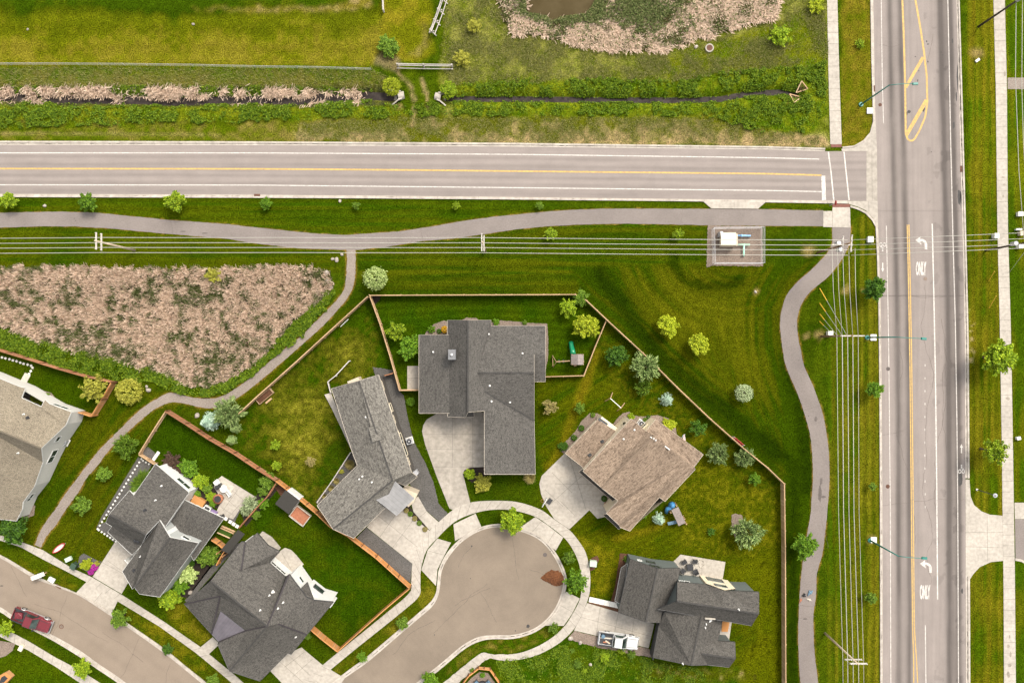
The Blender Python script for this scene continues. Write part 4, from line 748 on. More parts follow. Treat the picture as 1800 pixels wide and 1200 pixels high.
def bike_mark(cx, cy, s, label):
    """two wheels, rider and a separate straight arrow; s = -1 for traffic heading down"""
    mb = MB()
    for k in (-1, 1):
        ring = []
        for a in range(16):
            t = a * 6.2832 / 16
            for r in (3.1, 2.0): ring.append(flat((cx + k * 3.1 + math.cos(t) * r * .9, cy + math.sin(t) * r * 1.25), .018))
        mb.add(ring, [(2 * i, 2 * i + 1, (2 * i + 3) % 32, (2 * i + 2) % 32) for i in range(16)])
    for x, y, w_, h_ in ((0, -6.5, 2.2, 4.5), (0, -10.5, 2.4, 2.4), (1.5, -4.6, 4.5, 1.2)):
        mb.add([flat((cx + (x + a * w_ / 2) * s, cy + (y + b * h_ / 2) * s), .022) for a, b in ((-1, -1), (1, -1), (1, 1), (-1, 1))], [(0, 1, 2, 3)])
    tag(mb.build('cycle_marking', WL), label, 'marking', kind='structure')
    ay = cy - 40 * s; mb = MB(); f = lambda x, y: flat((cx + x, ay + y * s), .018)
    mb.add([f(-1, 8), f(1, 8), f(1, -2), f(-1, -2)], [(0, 1, 2, 3)]); mb.add([f(-2.8, -2), f(2.8, -2), f(0, -8)], [(0, 1, 2)])
    tag(mb.build('arrow_marking', WL), 'small straight arrow beyond the ' + label, 'marking', kind='structure')
bike_mark(1551.5, 430, -1, 'cycle symbol in the left cycle lane'); bike_mark(1690, 828, 1, 'cycle symbol in the right cycle lane')
def patches(name, items, mat, label, z):
    mb = MB(); r = random.Random(5)
    for (x, y, a, b) in items:
        n = 10; ph = r.uniform(0, 6)
        mb.add([flat((x + math.cos(i * 6.2832 / n) * a * r.uniform(.7, 1.2), y + math.sin(i * 6.2832 / n) * b * r.uniform(.7, 1.2)), z) for i in range(n)], [tuple(range(n))[::-1]])
    tag(mb.build(name, mat), label, 'stain', kind='structure')
M['tar'] = MAT('dark_tar_stain', (0.055, 0.05, 0.047), None, 3, .7, bmp=0); M['stain'] = MAT('brown_stain', (0.12, 0.1, 0.09), None, 3, .85, bmp=0)
patches('road_stain', [(1676, 220, 2, 7), (1623, 192, 2.5, 5), (1598, 197, 3.5, 3), (1594, 200, 1.5, 3), (1631, 109, 1.3, 1.6), (1613, 142, 1, 2.5), (1615, 125, 1, 1), (1631, 78, 2, 1), (1629, 73, 1, 2), (1674, 72, 1.5, 5), (1609, 100, 1.5, 1), (1688, 842, 3.5, 14), (1686, 345, 3, 14), (1689, 350, 1.5, 16), (1691, 1038, 2, 5), (1561, 648, 2.5, 2.5), (1542, 405, 1.6, 9), (1598, 420, 1, 3), (1599, 476, 1, 3), (1683, 135, 1.4, 24), (1687, 170, 1.2, 30), (1681, 170, 1.2, 10), (1654, 92, 1, 1), (1657, 97, 1, 1), (1637, 267, 1, 1)], M['tar'], 'dark oil and tar stains on the arterial', .0165)
r_ = random.Random(12); it = []
for k in range(34):
    x = r_.uniform(0, 1430); it.append((x, np.interp(x, [0, 450, 900, 1350, 1450], [252.3, 252.6, 255.3, 260.6, 263.5]), r_.uniform(1.5, 7), .55))
for k in range(30):
    x = r_.uniform(0, 1430); it.append((x, np.interp(x, [0, 450, 650, 900, 1200, 1350, 1450], [343.5, 345, 346.3, 348.5, 351.8, 353.5, 355]), r_.uniform(1.2, 5), .5))
for k in range(34):
    y = r_.uniform(410, 1195); it.append((np.interp(y, [397, 440, 540, 700, 900, 1200], [1541, 1543, 1546.2, 1548.2, 1549, 1549.5]), y, .7, r_.uniform(2, 8)))
for k in range(40):
    y = r_.uniform(0, 830); it.append((np.interp(y, [0, 150, 300, 450, 600, 840], [1683.2, 1687.3, 1691.5, 1695.5, 1699, 1700]), y, .75, r_.uniform(2, 10)))
for k in range(10):
    y = r_.uniform(1020, 1195); it.append((1701, y, .75, r_.uniform(2, 8)))
P_ = resample(BULB, 200); O_ = resample(B_OUT, 200); rb = []
for k in range(46):
    i = r_.randrange(3, 196); c = P_[i] * .55 + O_[i] * .45; d = P_[i + 1] - P_[i - 1]; d = d / np.hypot(*d); rb.append((c, d, r_.uniform(2, 6)))
patches('gutter_debris', it, M['stain'], 'dark damp dashes lying in the kerb gutters', .024)
mb = MB()
for c, d, l in rb:
    n = np.array((-d[1], d[0])) * .6; mb.add([flat(q, .0245) for q in (c - d * l - n, c + d * l - n, c + d * l + n, c - d * l + n)], [(3, 2, 1, 0)])
tag(mb.build('gutter_debris', M['stain']), 'dark damp dashes in the gutter of the turning circle', 'stain', kind='structure')
patches('road_stain', [(1443, 845, 2.5, 7), (1441, 868, 3, 14), (1448, 873, 5, 2.2), (1434, 736, 3, 4), (1421, 731, 1, 1), (1404, 633, 1, 1), (1415, 1087, 4, 1.5), (131, 384, 1, 1.2), (133, 388, 1, 1), (1396, 573, 1, 1.5), (322, 407, 6, 1), (360, 410, 5, 1.2)], M['stain'], 'damp brown stains on the shared paths', .0285)
def cracks(label, starts, z, mat='crack', w=.45):
    rr = random.Random(9); mb = MB()
    for (x, y, ang, n, stp) in starts:
        p = np.array((x, y), float); an = R(ang); pts = [p]
        for k in range(n): an += rr.uniform(-.28, .28); p = p + np.array((math.cos(an), math.sin(an))) * stp; pts.append(p); an += (R(ang) - an) * .3
        for q0, q1 in zip(pts[:-1], pts[1:]):
            d = (q1 - q0) / np.hypot(*(q1 - q0)); nn = np.array((-d[1], d[0])) * w / 2 * rr.uniform(.6, 1.2); mb.add([flat(q, z) for q in (q0 + nn, q1 + nn, q1 - nn, q0 - nn)], [(0, 1, 2, 3)])
    tag(mb.build('asphalt_cracks', M[mat]), label, 'crack', kind='structure')
cracks('thin dark cracks in the turning circle asphalt', [(762, 1112, -38, 26, 5), (800, 1064, -20, 14, 5), (845, 1040, 60, 12, 5), (900, 940, 80, 16, 5), (930, 1000, 20, 9, 5), (690, 1150, -40, 20, 5), (830, 960, 130, 9, 5)], .0165)
cracks('thin dark cracks in the residential street', [(20, 995, 70, 12, 5), (118, 1045, 118, 16, 5), (245, 1120, 118, 18, 5), (60, 1060, 30, 30, 5), (300, 1165, 115, 14, 5), (180, 1110, 32, 18, 5)], .0165)
cracks('cracks across the arterial lanes', [(1548, 888, 0, 30, 5), (1546, 520, 0, 30, 5), (1545, 80, 0, 8, 5), (1626, 500, 90, 90, 6), (1655, 560, 92, 40, 6), (1580, 610, 90, 60, 6), (1640, 60, 95, 12, 5), (1664, 600, 90, 50, 6), (1545, 765, 0, 9, 5)], .0168)
cracks('fine cracks across the shared paths', [(1413, 720, -8, 6, 5), (1404, 1062, 5, 6, 5), (1404, 1086, 0, 6, 5), (1444, 905, 85, 12, 5), (300, 388, 80, 5, 5), (1200, 368, 88, 5, 5), (740, 400, 85, 4, 5)], .0285, 'crack', .35)
patches('pavement_stain', [(1774, 1118, 1.5, 4), (1772, 1135, 2.5, 3), (1776, 1150, 2, 5), (1775, 1168, 3.5, 3), (1772, 1185, 3, 6), (1763, 312, 3, 1.5), (1765, 325, 2.5, 2), (1763, 345, 2, 2), (1766, 130, 2, 4), (1771, 700, 4, 3)], M['damp'], 'faint damp stains on the right hand pavement', .0525)
patches('road_stain', [(829, 959, 1.5, 1.5), (928, 1100, 3, 3), (906, 1108, 1.5, 1), (968, 968, 1, 1), (827, 1016, 1, 1), (764, 1115, 1, 1), (3, 1029, 3, 1)], M['tar'], 'dark spots on the turning circle asphalt', .017)
# ================================================================ HOUSES
def newell(P):
    n = Vector((0, 0, 0))
    for i in range(len(P)):
        a, b = P[i], P[(i + 1) % len(P)]
        n += Vector(((a.y - b.y) * (a.z + b.z), (a.z - b.z) * (a.x + b.x), (a.x - b.x) * (a.y + b.y)))
    return n.normalized()
class House:
    def __init__(s, name, label, cat, cx, cy):
        s.root = thing(name, label, cat, G(cx, cy)); s.tv = []; s.tf = []
    def roof(s, V, faces, mat, fascia, thick=.22, name='roof', count=True):
        W = {k: G(*v) for k, v in V.items()}; base = ORIG[s.root.name]
        verts, tris, uvs, mids = [], [], [], []; edges = {}
        for f in faces:
            P = [W[k] for k in f]; n = newell(P)
            if n.z < 0: f = f[::-1]; P = P[::-1]; n = -n
            u = Vector((-n.y, n.x, 0)); u = u.normalized() if u.length > 1e-4 else Vector((1, 0, 0)); v = n.cross(u)
            b = len(verts); verts += P
            for t in tessellate_polygon([P]):
                a, bb, c = (P[i] for i in t)
                if (bb - a).cross(c - a).z < 0: t = t[::-1]
                tris.append(tuple(i + b for i in t)); uvs += [(P[i].dot(u), P[i].dot(v)) for i in t]; mids.append(0)
            for i in range(len(f)): edges[(f[i], f[(i + 1) % len(f)])] = (P[i], P[(i + 1) % len(f)])
        if count:
            o = len(s.tv); s.tv += verts; s.tf += [tuple(i + o for i in t) for t in tris]
        nb = len(verts); top = list(tris); dz = Vector((0, 0, -thick))
        verts += [p + dz for p in verts[:nb]]
        for t in top: tris.append(tuple(i + nb for i in t[::-1])); uvs += [(0, 0)] * 3; mids.append(1)
        for (a, b), (p, q) in edges.items():
            if (b, a) in edges: continue
            k = len(verts); d = (q - p).normalized(); out = Vector((d.y, -d.x, 0)) * .03
            verts += [p + out + Vector((0, 0, .015)), q + out + Vector((0, 0, .015)), q + out + dz, p + out + dz, p, q]
            tris += [(k + 3, k + 2, k + 1), (k + 3, k + 1, k), (k, k + 1, k + 5), (k, k + 5, k + 4)]; uvs += [(0, 0)] * 12; mids += [1, 1, 1, 1]
        me = bpy.data.meshes.new(name); me.from_pydata([tuple(p - base) for p in verts], [], tris)
        uvl = me.uv_layers.new(name='UVMap'); uvl.data.foreach_set('uv', [c for q in uvs for c in q])
        me.materials.append(mat); me.materials.append(fascia); me.polygons.foreach_set('material_index', mids); me.update()
        o = bpy.data.objects.new(name, me); COL.objects.link(o); o.parent = s.root; ORIG[o.name] = base; return o
    def walls(s, fp, inset, mat, name='wall', zmax=None, drop=.18):
        """wall shell under the roofs built so far; fp = eave points as seen (px, py, z)"""
        bvh = BVHTree.FromPolygons(s.tv, s.tf); P = [G(*p) for p in fp]; n = len(P)
        ar = sum(P[i].x * P[(i + 1) % n].y - P[(i + 1) % n].x * P[i].y for i in range(n))
        if ar < 0: P = P[::-1]
        Q = []
        for i in range(n):
            a, b, c = (Vector((q.x, q.y)) for q in (P[i - 1], P[i], P[(i + 1) % n])); d1, d2 = (b - a).normalized(), (c - b).normalized()
            n1, n2 = Vector((-d1.y, d1.x)), Vector((-d2.y, d2.x)); m = n1 + n2
            m = m.normalized() * min(inset / max(m.normalized().dot(n1), .35), inset * 2) if m.length > 1e-3 else n1 * inset
            Q.append(b + m)
        mb = MB()
        for i in range(n):
            a, b = Q[i], Q[(i + 1) % n]; k = max(2, int((b - a).length / .2)); top = []
            for j in range(k + 1):
                p = a + (b - a) * j / k; h = bvh.ray_cast(Vector((p.x, p.y, 60)), Vector((0, 0, -1)))
                z = h[0].z - drop if h[0] else (P[i].z * (1 - j / k) + P[(i + 1) % n].z * j / k) - drop
                top.append((p.x, p.y, min(z, zmax) if zmax else z))
            for j in range(k): mb.add([(top[j][0], top[j][1], -.05), (top[j + 1][0], top[j + 1][1], -.05), top[j + 1], top[j]], [(0, 1, 2, 3)])
        mb.build(name, mat, s.root); return Q
    def opening(s, Q, px, py, z, w, h, kind='window', frame='white', panes=1):
        """a window or door with its frame on the wall nearest the point seen at (px, py) at height z"""
        g = G(px, py, z); p = Vector((g.x, g.y)); best = None
        for i in range(len(Q)):
            a, b = Q[i], Q[(i + 1) % len(Q)]; d = b - a; t = max(0, min(1, (p - a).dot(d) / d.length_squared)); q = a + d * t
            if best is None or (q - p).length < best[0]: best = ((q - p).length, q, d.normalized())
        _, q, d = best; o = Vector((d.y, -d.x)); rz = math.atan2(d.y, d.x); f = MB(); c = q + o * .03
        for sx, sz, ww, hh in ((0, h / 2, w + .2, .12), (0, -h / 2, w + .2, .12), (-w / 2 - .04, 0, .12, h), (w / 2 + .04, 0, .12, h)):
            f.box((c.x + d.x * sx, c.y + d.y * sx, z + sz), (ww, .12, hh), rz)
        for k in range(1, panes): x = -w / 2 + w * k / panes; f.box((c.x + d.x * x, c.y + d.y * x, z), (.07, .10, h), rz)
        fo = f.build(kind, M[frame], s.root); g = MB(); c = q + o * .025; g.box((c.x, c.y, z), (w, .06, h - .1), rz)
        g.build('pane' if kind == 'window' else 'leaf', M['glass'] if kind == 'window' else M[frame], fo)
    def vent(s, px, py, z, kind=0, mat='white'):
        bvh = BVHTree.FromPolygons(s.tv, s.tf); g = G(px, py, z); h = bvh.ray_cast(Vector((g.x, g.y, 60)), Vector((0, 0, -1))); zz = h[0].z if h[0] else z
        mb = MB()
        if kind == 0: mb.cyl((g.x, g.y, zz - .1), .07, .45, 10); mb.cyl((g.x, g.y, zz - .02), .14, .05, 10)
        else: mb.box((g.x, g.y, zz + .08), (.36, .3, .3), .6, 0, .75); mb.box((g.x, g.y, zz + .02), (.5, .44, .04), .6)
        mb.build('roof_vent', M[mat], s.root)
    def ridge_cap(s, a, b, mat):
        p, q = G(*a), G(*b); mb = MB(); mb.bar(p + Vector((0, 0, .03)), q + Vector((0, 0, .03)), .2, .07); mb.build('ridge_cap', mat, s.root)

# ---- big grey house in the middle
h = House('grey_house', 'large grey roofed house with chimney in the middle of the photo', 'house', 850, 690)
S1 = M['sh_grey']
h.roof(dict(a=(736.5, 588.5, 3.1), b=(794.7, 588.5, 4.4), c=(794.7, 726, 4.4), d=(736.5, 726, 3.1)), [['a', 'b', 'c', 'd']], S1, M['trim'])
h.roof(dict(r0=(822.7, 562.7, 6.6), r1=(822.7, 724, 6.6), w0=(786.3, 562.7, 4.1), w1=(786.7, 732, 4.1), r2=(818, 733.5, 6.0), e0=(863, 562.7, 3.9), e1=(863, 572.5, 3.6),
            m0=(838.7, 655, 5.5), m1=(939, 655, 5.5), k0=(852, 688, 4.9), k1=(851.5, 722, 4.9), n1=(958.7, 572.5, 3.4), n2=(958.7, 622.7, 4.5), n3=(939, 622.7, 4.5),
            g0=(939, 738.7, 3.4), x0=(941, 833, 3.4), x1=(851.5, 833, 4.9), b2=(958.7, 670.5, 3.3), b3=(939, 670.5, 3.3)),
       [['w0', 'w1', 'r2', 'r1', 'r0'], ['r0', 'r1', 'k1', 'k0', 'm0', 'e1', 'e0'], ['e1', 'm0', 'm1', 'n3', 'n2', 'n1'], ['m0', 'k0', 'g0', 'm1'], ['k0', 'k1', 'x1', 'x0', 'g0'], ['n3', 'n2', 'b2', 'b3']], S1, M['trim'])
h.roof(dict(a=(806, 722, 3.7), b=(833, 722, 3.7), c=(833, 732.5, 3.1), d=(787, 732.5, 3.1), e=(787, 726, 3.5)), [['a', 'b', 'c', 'd', 'e']], S1, M['trim'])
Q = h.walls([(736.5, 588.5, 3.1), (786, 588.5, 3.1), (786.3, 562.7, 4), (863, 562.7, 4), (863, 572.5, 3.5), (958.7, 572.5, 3.4), (958.7, 670.5, 3.3), (941, 670.5, 3.4), (941, 833, 3.4), (851.5, 833, 4.9), (851.5, 722, 4.9), (736.5, 724, 3.1)], .4, M['darksiding'])
h.opening(Q, 851, 770, 1.25, 4.8, 2.3, 'garage_door', 'white', 4); h.opening(Q, 851, 806, 1.25, 2.6, 2.3, 'garage_door', 'white', 2); h.opening(Q, 900, 573, 1.6, 1.8, 1.3, panes=2); h.opening(Q, 930, 573, 1.6, 1.2, 1.2); h.opening(Q, 810, 563, 1.6, 1.8, 1.5, panes=2); h.opening(Q, 737, 630, 1.5, 1.6, 1.3)
g = G(794.5, 623, 6.4); mb = MB(); mb.box((g.x, g.y, 5.4), (.98, 1.34, 2.2)); ch = mb.build('chimney', M['stain_metal'], h.root); mb = MB(); mb.box((g.x, g.y, 6.54), (1.02, 1.4, .07)); mb.build('chimney_cap', M['stain_metal'], ch); mb = MB(); mb.cyl((g.x, g.y, 6.57), .16, .3, 12); mb.build('flue', M['white'], ch)
for p in ((761, 618.5, 4), (918.5, 621, 4.4), (861, 677.5, 5), (864, 705.5, 5), (896.5, 707, 4.5), (859, 587, 4)): h.vent(*p)
# ---- L-shaped mottled house
h = House('mottled_house', 'L-shaped house with mottled grey shingles and square metal porch roof', 'house', 650, 800)
S2 = M['sh_mottle']
h.roof(dict(a=(582.7, 682.7, 4.2), b=(630.7, 668.8, 5.9), c=(665.3, 658.7, 4.8), d=(723.5, 829.9, 4.8), e=(690, 844, 6.0), f=(628, 817.3, 4.2), g=(619.2, 794.1, 4.2), w0=(557.3, 888, 4.0), w1=(585.3, 929.3, 5.4), w2=(622, 945.3, 4.2), w3=(677.3, 892, 4.2), p0=(733.5, 837.5, 3.6), p1=(713.3, 854, 3.6), p2=(700, 848, 4.6)),
       [['a', 'b', 'e', 'f', 'g'], ['b', 'c', 'd', 'e'], ['f', 'e', 'w1', 'w0'], ['w1', 'e', 'w3', 'w2'], ['e', 'd', 'p0', 'p1', 'p2'], ['e', 'p2', 'w3']], S2, M['trim'])
h.roof(dict(a=(632, 672, 5.95), b=(640, 669.5, 5.7), c=(663, 744, 5.7), d=(651.5, 749, 6.1)), [['a', 'b', 'c', 'd']], S2, S2, .1, count=False)
h.roof(dict(a=(648, 751, 6.0), b=(668, 745.5, 6.0), c=(675, 770, 6.0), d=(655, 776.5, 6.2)), [['a', 'b', 'c', 'd']], S2, S2, .2, count=False)
h.roof(dict(a=(693.3, 845.3, 5.4), b=(728, 876, 4.0), c=(697.3, 905.3, 4.0), d=(660.5, 876.5, 5.4)), [['a', 'b', 'c', 'd']], M['metal_roof'], M['galv'], .18, 'metal_roof')
Q = h.walls([(582.7, 682.7, 4.2), (630.7, 668.8, 5.9), (665.3, 658.7, 4.8), (723.5, 829.9, 4.8), (713.3, 852, 3.6), (677.3, 892, 4.2), (622, 945.3, 4.2), (557.3, 888, 4), (628, 817.3, 4.2), (619.2, 794.1, 4.2)], .22, M['darksiding'])
h.opening(Q, 713, 779, 2.8, 3.2, 1.7, frame='cream', panes=2); h.opening(Q, 697, 735, 3.4, 1.0, .7, frame='cream'); h.opening(Q, 703, 762, 3.6, .9, .6, frame='cream'); h.opening(Q, 719, 810, 3.2, .9, .8, frame='cream'); h.opening(Q, 676, 676, 3.5, 1.2, .8, frame='cream'); h.opening(Q, 686, 716, 2.6, 1.1, 1.3, frame='cream'); h.opening(Q, 650, 918, 1.25, 4.8, 2.3, 'garage_door', 'beige', 4)
mb = MB(); P = [flat(p, 0) for p in ((713, 851), (738, 861), (731, 876), (722, 884), (702, 868))]; mb.prism(P, -.05, 2.6); mb.build('porch_wall', M['beige'], h.root)
mb = MB(); P = [flat(p, 0) for p in ((726, 829), (733, 823), (737, 830), (730, 838))]; mb.prism(P, 0, 1.0); mb.build('window_well', M['galv'], h.root)
mb = MB(); mb.prism([flat(p, 0) for p in ((571, 693), (582, 690), (605, 745), (617, 788), (604, 760), (585, 720))], -.05, .25); mb.build('side_landing', M['concrete'], h.root)
mb = MB(); mb.box((*G(624, 671, 1.2).xy, 1.0), (1.7, .9, 2.0), .4); mb.build('bay_box', M['beige'], h.root)
for p in ((644.5, 732, 5), (636.5, 837.5, 5), (631, 842.5, 5), (654.5, 846.5, 5)): h.vent(*p)
# ---- brown roofed house
h = House('brown_house', 'house with mottled brown shingle roof and cream walls', 'house', 1110, 830)
S3 = M['sh_brown']
h.roof(dict(a=(1050.5, 737, 2.9), b=(993.6, 796.4, 2.9), c=(1026, 822, 3.3), d=(1083, 758, 3.3)), [['a', 'b', 'c', 'd']], S3, M['trim'], name='garage_roof')
h.roof(dict(A=(1025, 828, 6.0), B=(1109.4, 735.7, 6.0), C=(1135.4, 757.4, 6.2), a=(1150, 765, 7.6), b=(1057.5, 857, 7.6), P=(1204.8, 810.5, 5), Q=(1149.5, 866.8, 5), T=(1143, 865.7, 5), U=(1087.8, 922, 4.6), V=(1066, 901.4, 5.2), W=(1086.7, 879.8, 6),
            c=(1219.9, 820.2, 4.2), d=(1222, 824.5, 4.0), e=(1169, 880.9, 3.6), f=(1159.3, 873.3, 4.0), g=(1107.3, 932.8, 3.4), i=(1090, 926.3, 4), j=(1152.8, 736.8, 4.5), k=(1236.2, 798.5, 4.3)),
       [['A', 'B', 'C', 'a', 'b'], ['b', 'a', 'P', 'Q', 'T', 'U', 'V', 'W'], ['P', 'c', 'd', 'e', 'f', 'Q'], ['T', 'Q', 'f', 'g', 'i', 'U'], ['j', 'k', 'c', 'P', 'a', 'C']], S3, M['trim'])
h.roof(dict(a=(1017.4, 829, 3.2), b=(1024, 824, 3.6), c=(1085, 874, 3.6), d=(1077, 880, 3.2)), [['a', 'b', 'c', 'd']], M['sh_dark'], M['trim'], .2, 'porch_roof')
h.roof(dict(a=(1060, 904, 3.2), b=(1068, 903, 3.5), c=(1092, 926, 3.5), d=(1088, 930, 3.2)), [['a', 'b', 'c', 'd']], M['sh_dark'], M['trim'], .2, 'porch_roof')
Q = h.walls([(1026, 829, 6.0), (1108, 736, 6.0), (1135.4, 757.4, 6.2), (1152.8, 737, 4.5), (1236.2, 798.5, 4.3), (1169, 880, 3.8), (1107.3, 932, 3.4), (1066, 901.4, 5), (1086, 880, 5.5)], .07, M['cream'])
h.opening(Q, 1096, 744, 4.4, .5, .9, frame='cream'); h.opening(Q, 1100, 746, 4.4, .5, .9, frame='cream'); h.opening(Q, 1070, 779, 4.6, 1.1, .7, frame='cream'); h.opening(Q, 1042, 808, 4.6, 1.1, .7, frame='cream'); h.opening(Q, 1130, 752, 2.4, 1.6, 1.4, frame='cream'); h.opening(Q, 1055, 853, 1.25, 4.8, 2.3, 'garage_door', 'cream', 4)
Q2 = h.walls([(1050.5, 737, 3.2), (993.6, 796.4, 3.2), (1023.9, 820.2, 4.0), (1080, 756, 4.0)], .25, M['cream'])
mb = MB(); P = [flat(p, 0) for p in ((1054, 728.5), (1083, 750), (1077, 757), (1048, 736))]; mb.prism(P, -.05, 2.9); bay = mb.build('bay_wall', M['cream'], h.root)
mb = MB(); g = G(1060, 741, 2.95); mb.box((g.x, g.y, 2.93), (1.5, .42, .08), -.62); mb.build('skylight', M['darkmetal'], bay)
mb = MB(); mb.prism([flat(p, 0) for p in ((1062, 884), (1075, 872), (1087, 879.5), (1067, 901))], -.05, .25); dk = mb.build('porch_deck', M['cedar'], h.root)
mb = MB(); mb.box((*G(1073.5, 882.5).xy, .27), (.9, .25, .04), .7); mb.build('door_mat', M['black'], dk)
for p in ((1115, 755, 6), (1097, 772, 6.5), (1058, 858.5, 7), (1144, 768, 7.2), (1148, 770, 7.2), (1152, 773, 7.2)): h.vent(*p)
for p in ((1059, 776, 3.5), (1037, 800, 3.5)): h.vent(*p, 1, 'darkmetal')
h.ridge_cap((1057.5, 857, 7.6), (1150, 765, 7.6), S3)
mb = MB(); a, b = G(1168.5, 783.5, 6.6), G(1177, 790, 6.5); mb.bar(a, b, .14, .2); mb.build('ridge_flashing', M['white'], h.root)
# ---- house with cream gable, lower right
h = House('cream_gable_house', 'dark roofed house with cream gable and grey-green walls', 'house', 1200, 1080)
S4 = M['sh_mid']
h.roof(dict(a=(1108, 982, 3.2), b=(1087, 1076, 3.2), c=(1135, 1093, 5.8), d=(1156, 999, 5.8), e=(1196, 998, 3.4), f=(1191, 1022, 3.6), g=(1187, 1062, 3.6), i=(1176, 1090, 3.4), j=(1162, 1094, 3.4)), [['a', 'd', 'c', 'b'], ['d', 'e', 'f', 'g', 'i', 'j', 'c']], S4, M['darkmetal'])
h.roof(dict(a=(1191, 1022, 4.7), b=(1241, 1027, 4.7), c=(1190, 1056, 7.4), d=(1269, 1065, 7.4), e=(1242, 1027.5, 4.7), f=(1274, 1038, 6.3), g=(1292, 1038, 4.7), i=(1334, 1040, 5.2), j=(1334, 1078, 7.4), k=(1321, 1099, 5.3), l=(1257, 1088, 5.3), m=(1156, 1070, 5.4), n=(1187, 1062, 6.2), o=(1226, 1010.5, 5.4)),
       [['a', 'b', 'e', 'd', 'c'], ['e', 'f', 'd'], ['f', 'g', 'i', 'j', 'd'], ['d', 'j', 'k', 'l', 'm', 'c'], ['a', 'c', 'n'], ['c', 'm', 'n']], S4, M['darkmetal'])
h.roof(dict(a=(1168, 1075, 4.2), b=(1158, 1100, 3.2), c=(1148, 1155, 3.2), d=(1215, 1169, 5.6), e=(1233, 1078, 5.6), f=(1270, 1090, 3.6), g=(1262, 1126, 3.5), i=(1292, 1128, 3.4), j=(1293, 1157, 4.8), k=(1282, 1172, 3.4), l=(1244, 1168, 3.5), m=(1232, 1148, 4.9), n=(1246, 1126, 4.3)),
       [['a', 'e', 'd', 'c', 'b'], ['e', 'f', 'g', 'n', 'm', 'l', 'd'], ['n', 'g', 'i', 'j', 'm'], ['m', 'j', 'k', 'l']], S4, M['darkmetal'])
h.roof(dict(a=(1103, 990, 2.7), b=(1093, 1062, 2.7), c=(1081, 1056, 2.3), d=(1092, 998, 2.3)), [['a', 'b', 'c', 'd']], M['sh_dark'], M['galv'], .15, 'porch_roof')
Q = h.walls([(1108, 982, 3.2), (1156, 998, 5), (1196, 997, 3.4), (1191, 1022, 3.6), (1176, 1090, 3.4), (1135, 1092, 5), (1087, 1076, 3.2)], .12, M['greensiding'])
h.opening(Q, 1145, 983, 2.2, 1.1, 1.0, frame='darkmetal'); h.opening(Q, 1153, 994, 4.0, 1.5, .9, frame='darkmetal', panes=2); h.opening(Q, 1125, 980, 2.4, .5, .5, frame='white')
Q = h.walls([(1191, 1022, 4.7), (1241, 1027, 4.7), (1245, 1029, 4.7), (1291, 1037, 4.7), (1334, 1040, 5.2), (1334, 1078, 7), (1321, 1099, 5.3), (1257, 1088, 5.3), (1170, 1074, 5.4)], .25, M['greensiding'])
h.opening(Q, 1204, 1018, 3.8, 1.4, 1.0, frame='white', panes=2)
a, b = G(1229.5, 1010), G(1279, 1019); d = (b - a).normalized(); n = Vector((d.y, -d.x, 0)); L = (b - a).length; mb = MB(); pr = [(0, -.05), (L, -.05), (L, 3.9), (L * .52, 5.7), (0, 3.9)]
mb.add([a + d * x + Vector((0, 0, z)) for x, z in pr] + [a + d * x + n * 1.6 + Vector((0, 0, z)) for x, z in pr], [(4, 3, 2, 1, 0), (5, 6, 7, 8, 9), (0, 5, 9, 4), (1, 2, 7, 6)]); mb.build('gable_wall', M['cream'], h.root)
Q = [Vector((b.x, b.y)), Vector((a.x, a.y))]
h.opening(Q, 1257, 1017, 1.3, 2.2, 1.5, frame='greensiding', panes=2); h.opening(Q, 1267, 1029.5, 3.9, 1.6, .9, frame='greensiding', panes=2)
Q = h.walls([(1176, 1082, 3.6), (1270, 1090, 3.6), (1262, 1126, 3.5), (1292, 1128, 3.4), (1282, 1172, 3.4), (1244, 1168, 3.4), (1215, 1169, 5), (1148, 1155, 3.2), (1160, 1102, 3.2)], .3, M['greensiding'])
h.opening(Q, 1153, 1125, 1.25, 4.6, 2.3, 'garage_door', 'darkmetal', 4)
for p, k in (((1295, 1066.5, 6.5), 0), ((1249, 1091, 5), 1), ((1241, 1096, 5), 0), ((1239.5, 1102.5, 5), 0), ((1200, 1165, 5), 0)): h.vent(*p, k)
mb = MB(); mb.bar(G(1239, 1086, 5.6), G(1257, 1087, 5.5), .18, .25); mb.build('roof_flashing', M['stone'], h.root)
# ---- house with white gable wall, left
h = House('white_gable_house', 'grey roofed house with tall white gable wall behind stepping squares', 'house', 285, 930)
h.roof(dict(N=(273.3, 815.3, 4.4), E=(332, 865.3, 4.4), r1=(290.7, 924.7, 6.6), R1=(256.7, 939.3, 7.2), R0=(192, 903.3, 7.2), w=(190, 900.7, 7.1), l1=(227.3, 862, 4.6), l2=(235.3, 870, 5.1),
            a=(186, 918, 5.6), b=(196.7, 924.7, 5.3), c=(189.3, 934.7, 4.6), d=(232, 974.7, 4.2), v0=(280.7, 914, 7.2), v1=(247.5, 959.3, 4.6)),
       [['N', 'E', 'r1', 'v0', 'R1', 'R0', 'l1', 'l2'], ['R0', 'R1', 'v1', 'd', 'c', 'b', 'a']], S4, M['white'])
h.roof(dict(v0=(280.7, 914, 7.25), v1=(247.5, 959.3, 4.7), e0=(215.3, 1004, 4.6), e1=(232.7, 1034.7, 5.6), R1=(236.7, 1031.3, 6.8), R0=(298.7, 944, 7.2), s0=(348.7, 954, 4.5), s1=(280.7, 1048.7, 4.5), s2=(244.7, 1043, 5.8)),
       [['v0', 'R0', 'R1', 'e1', 'e0', 'v1'], ['R0', 's0', 's1', 's2', 'R1']], S4, M['white'])
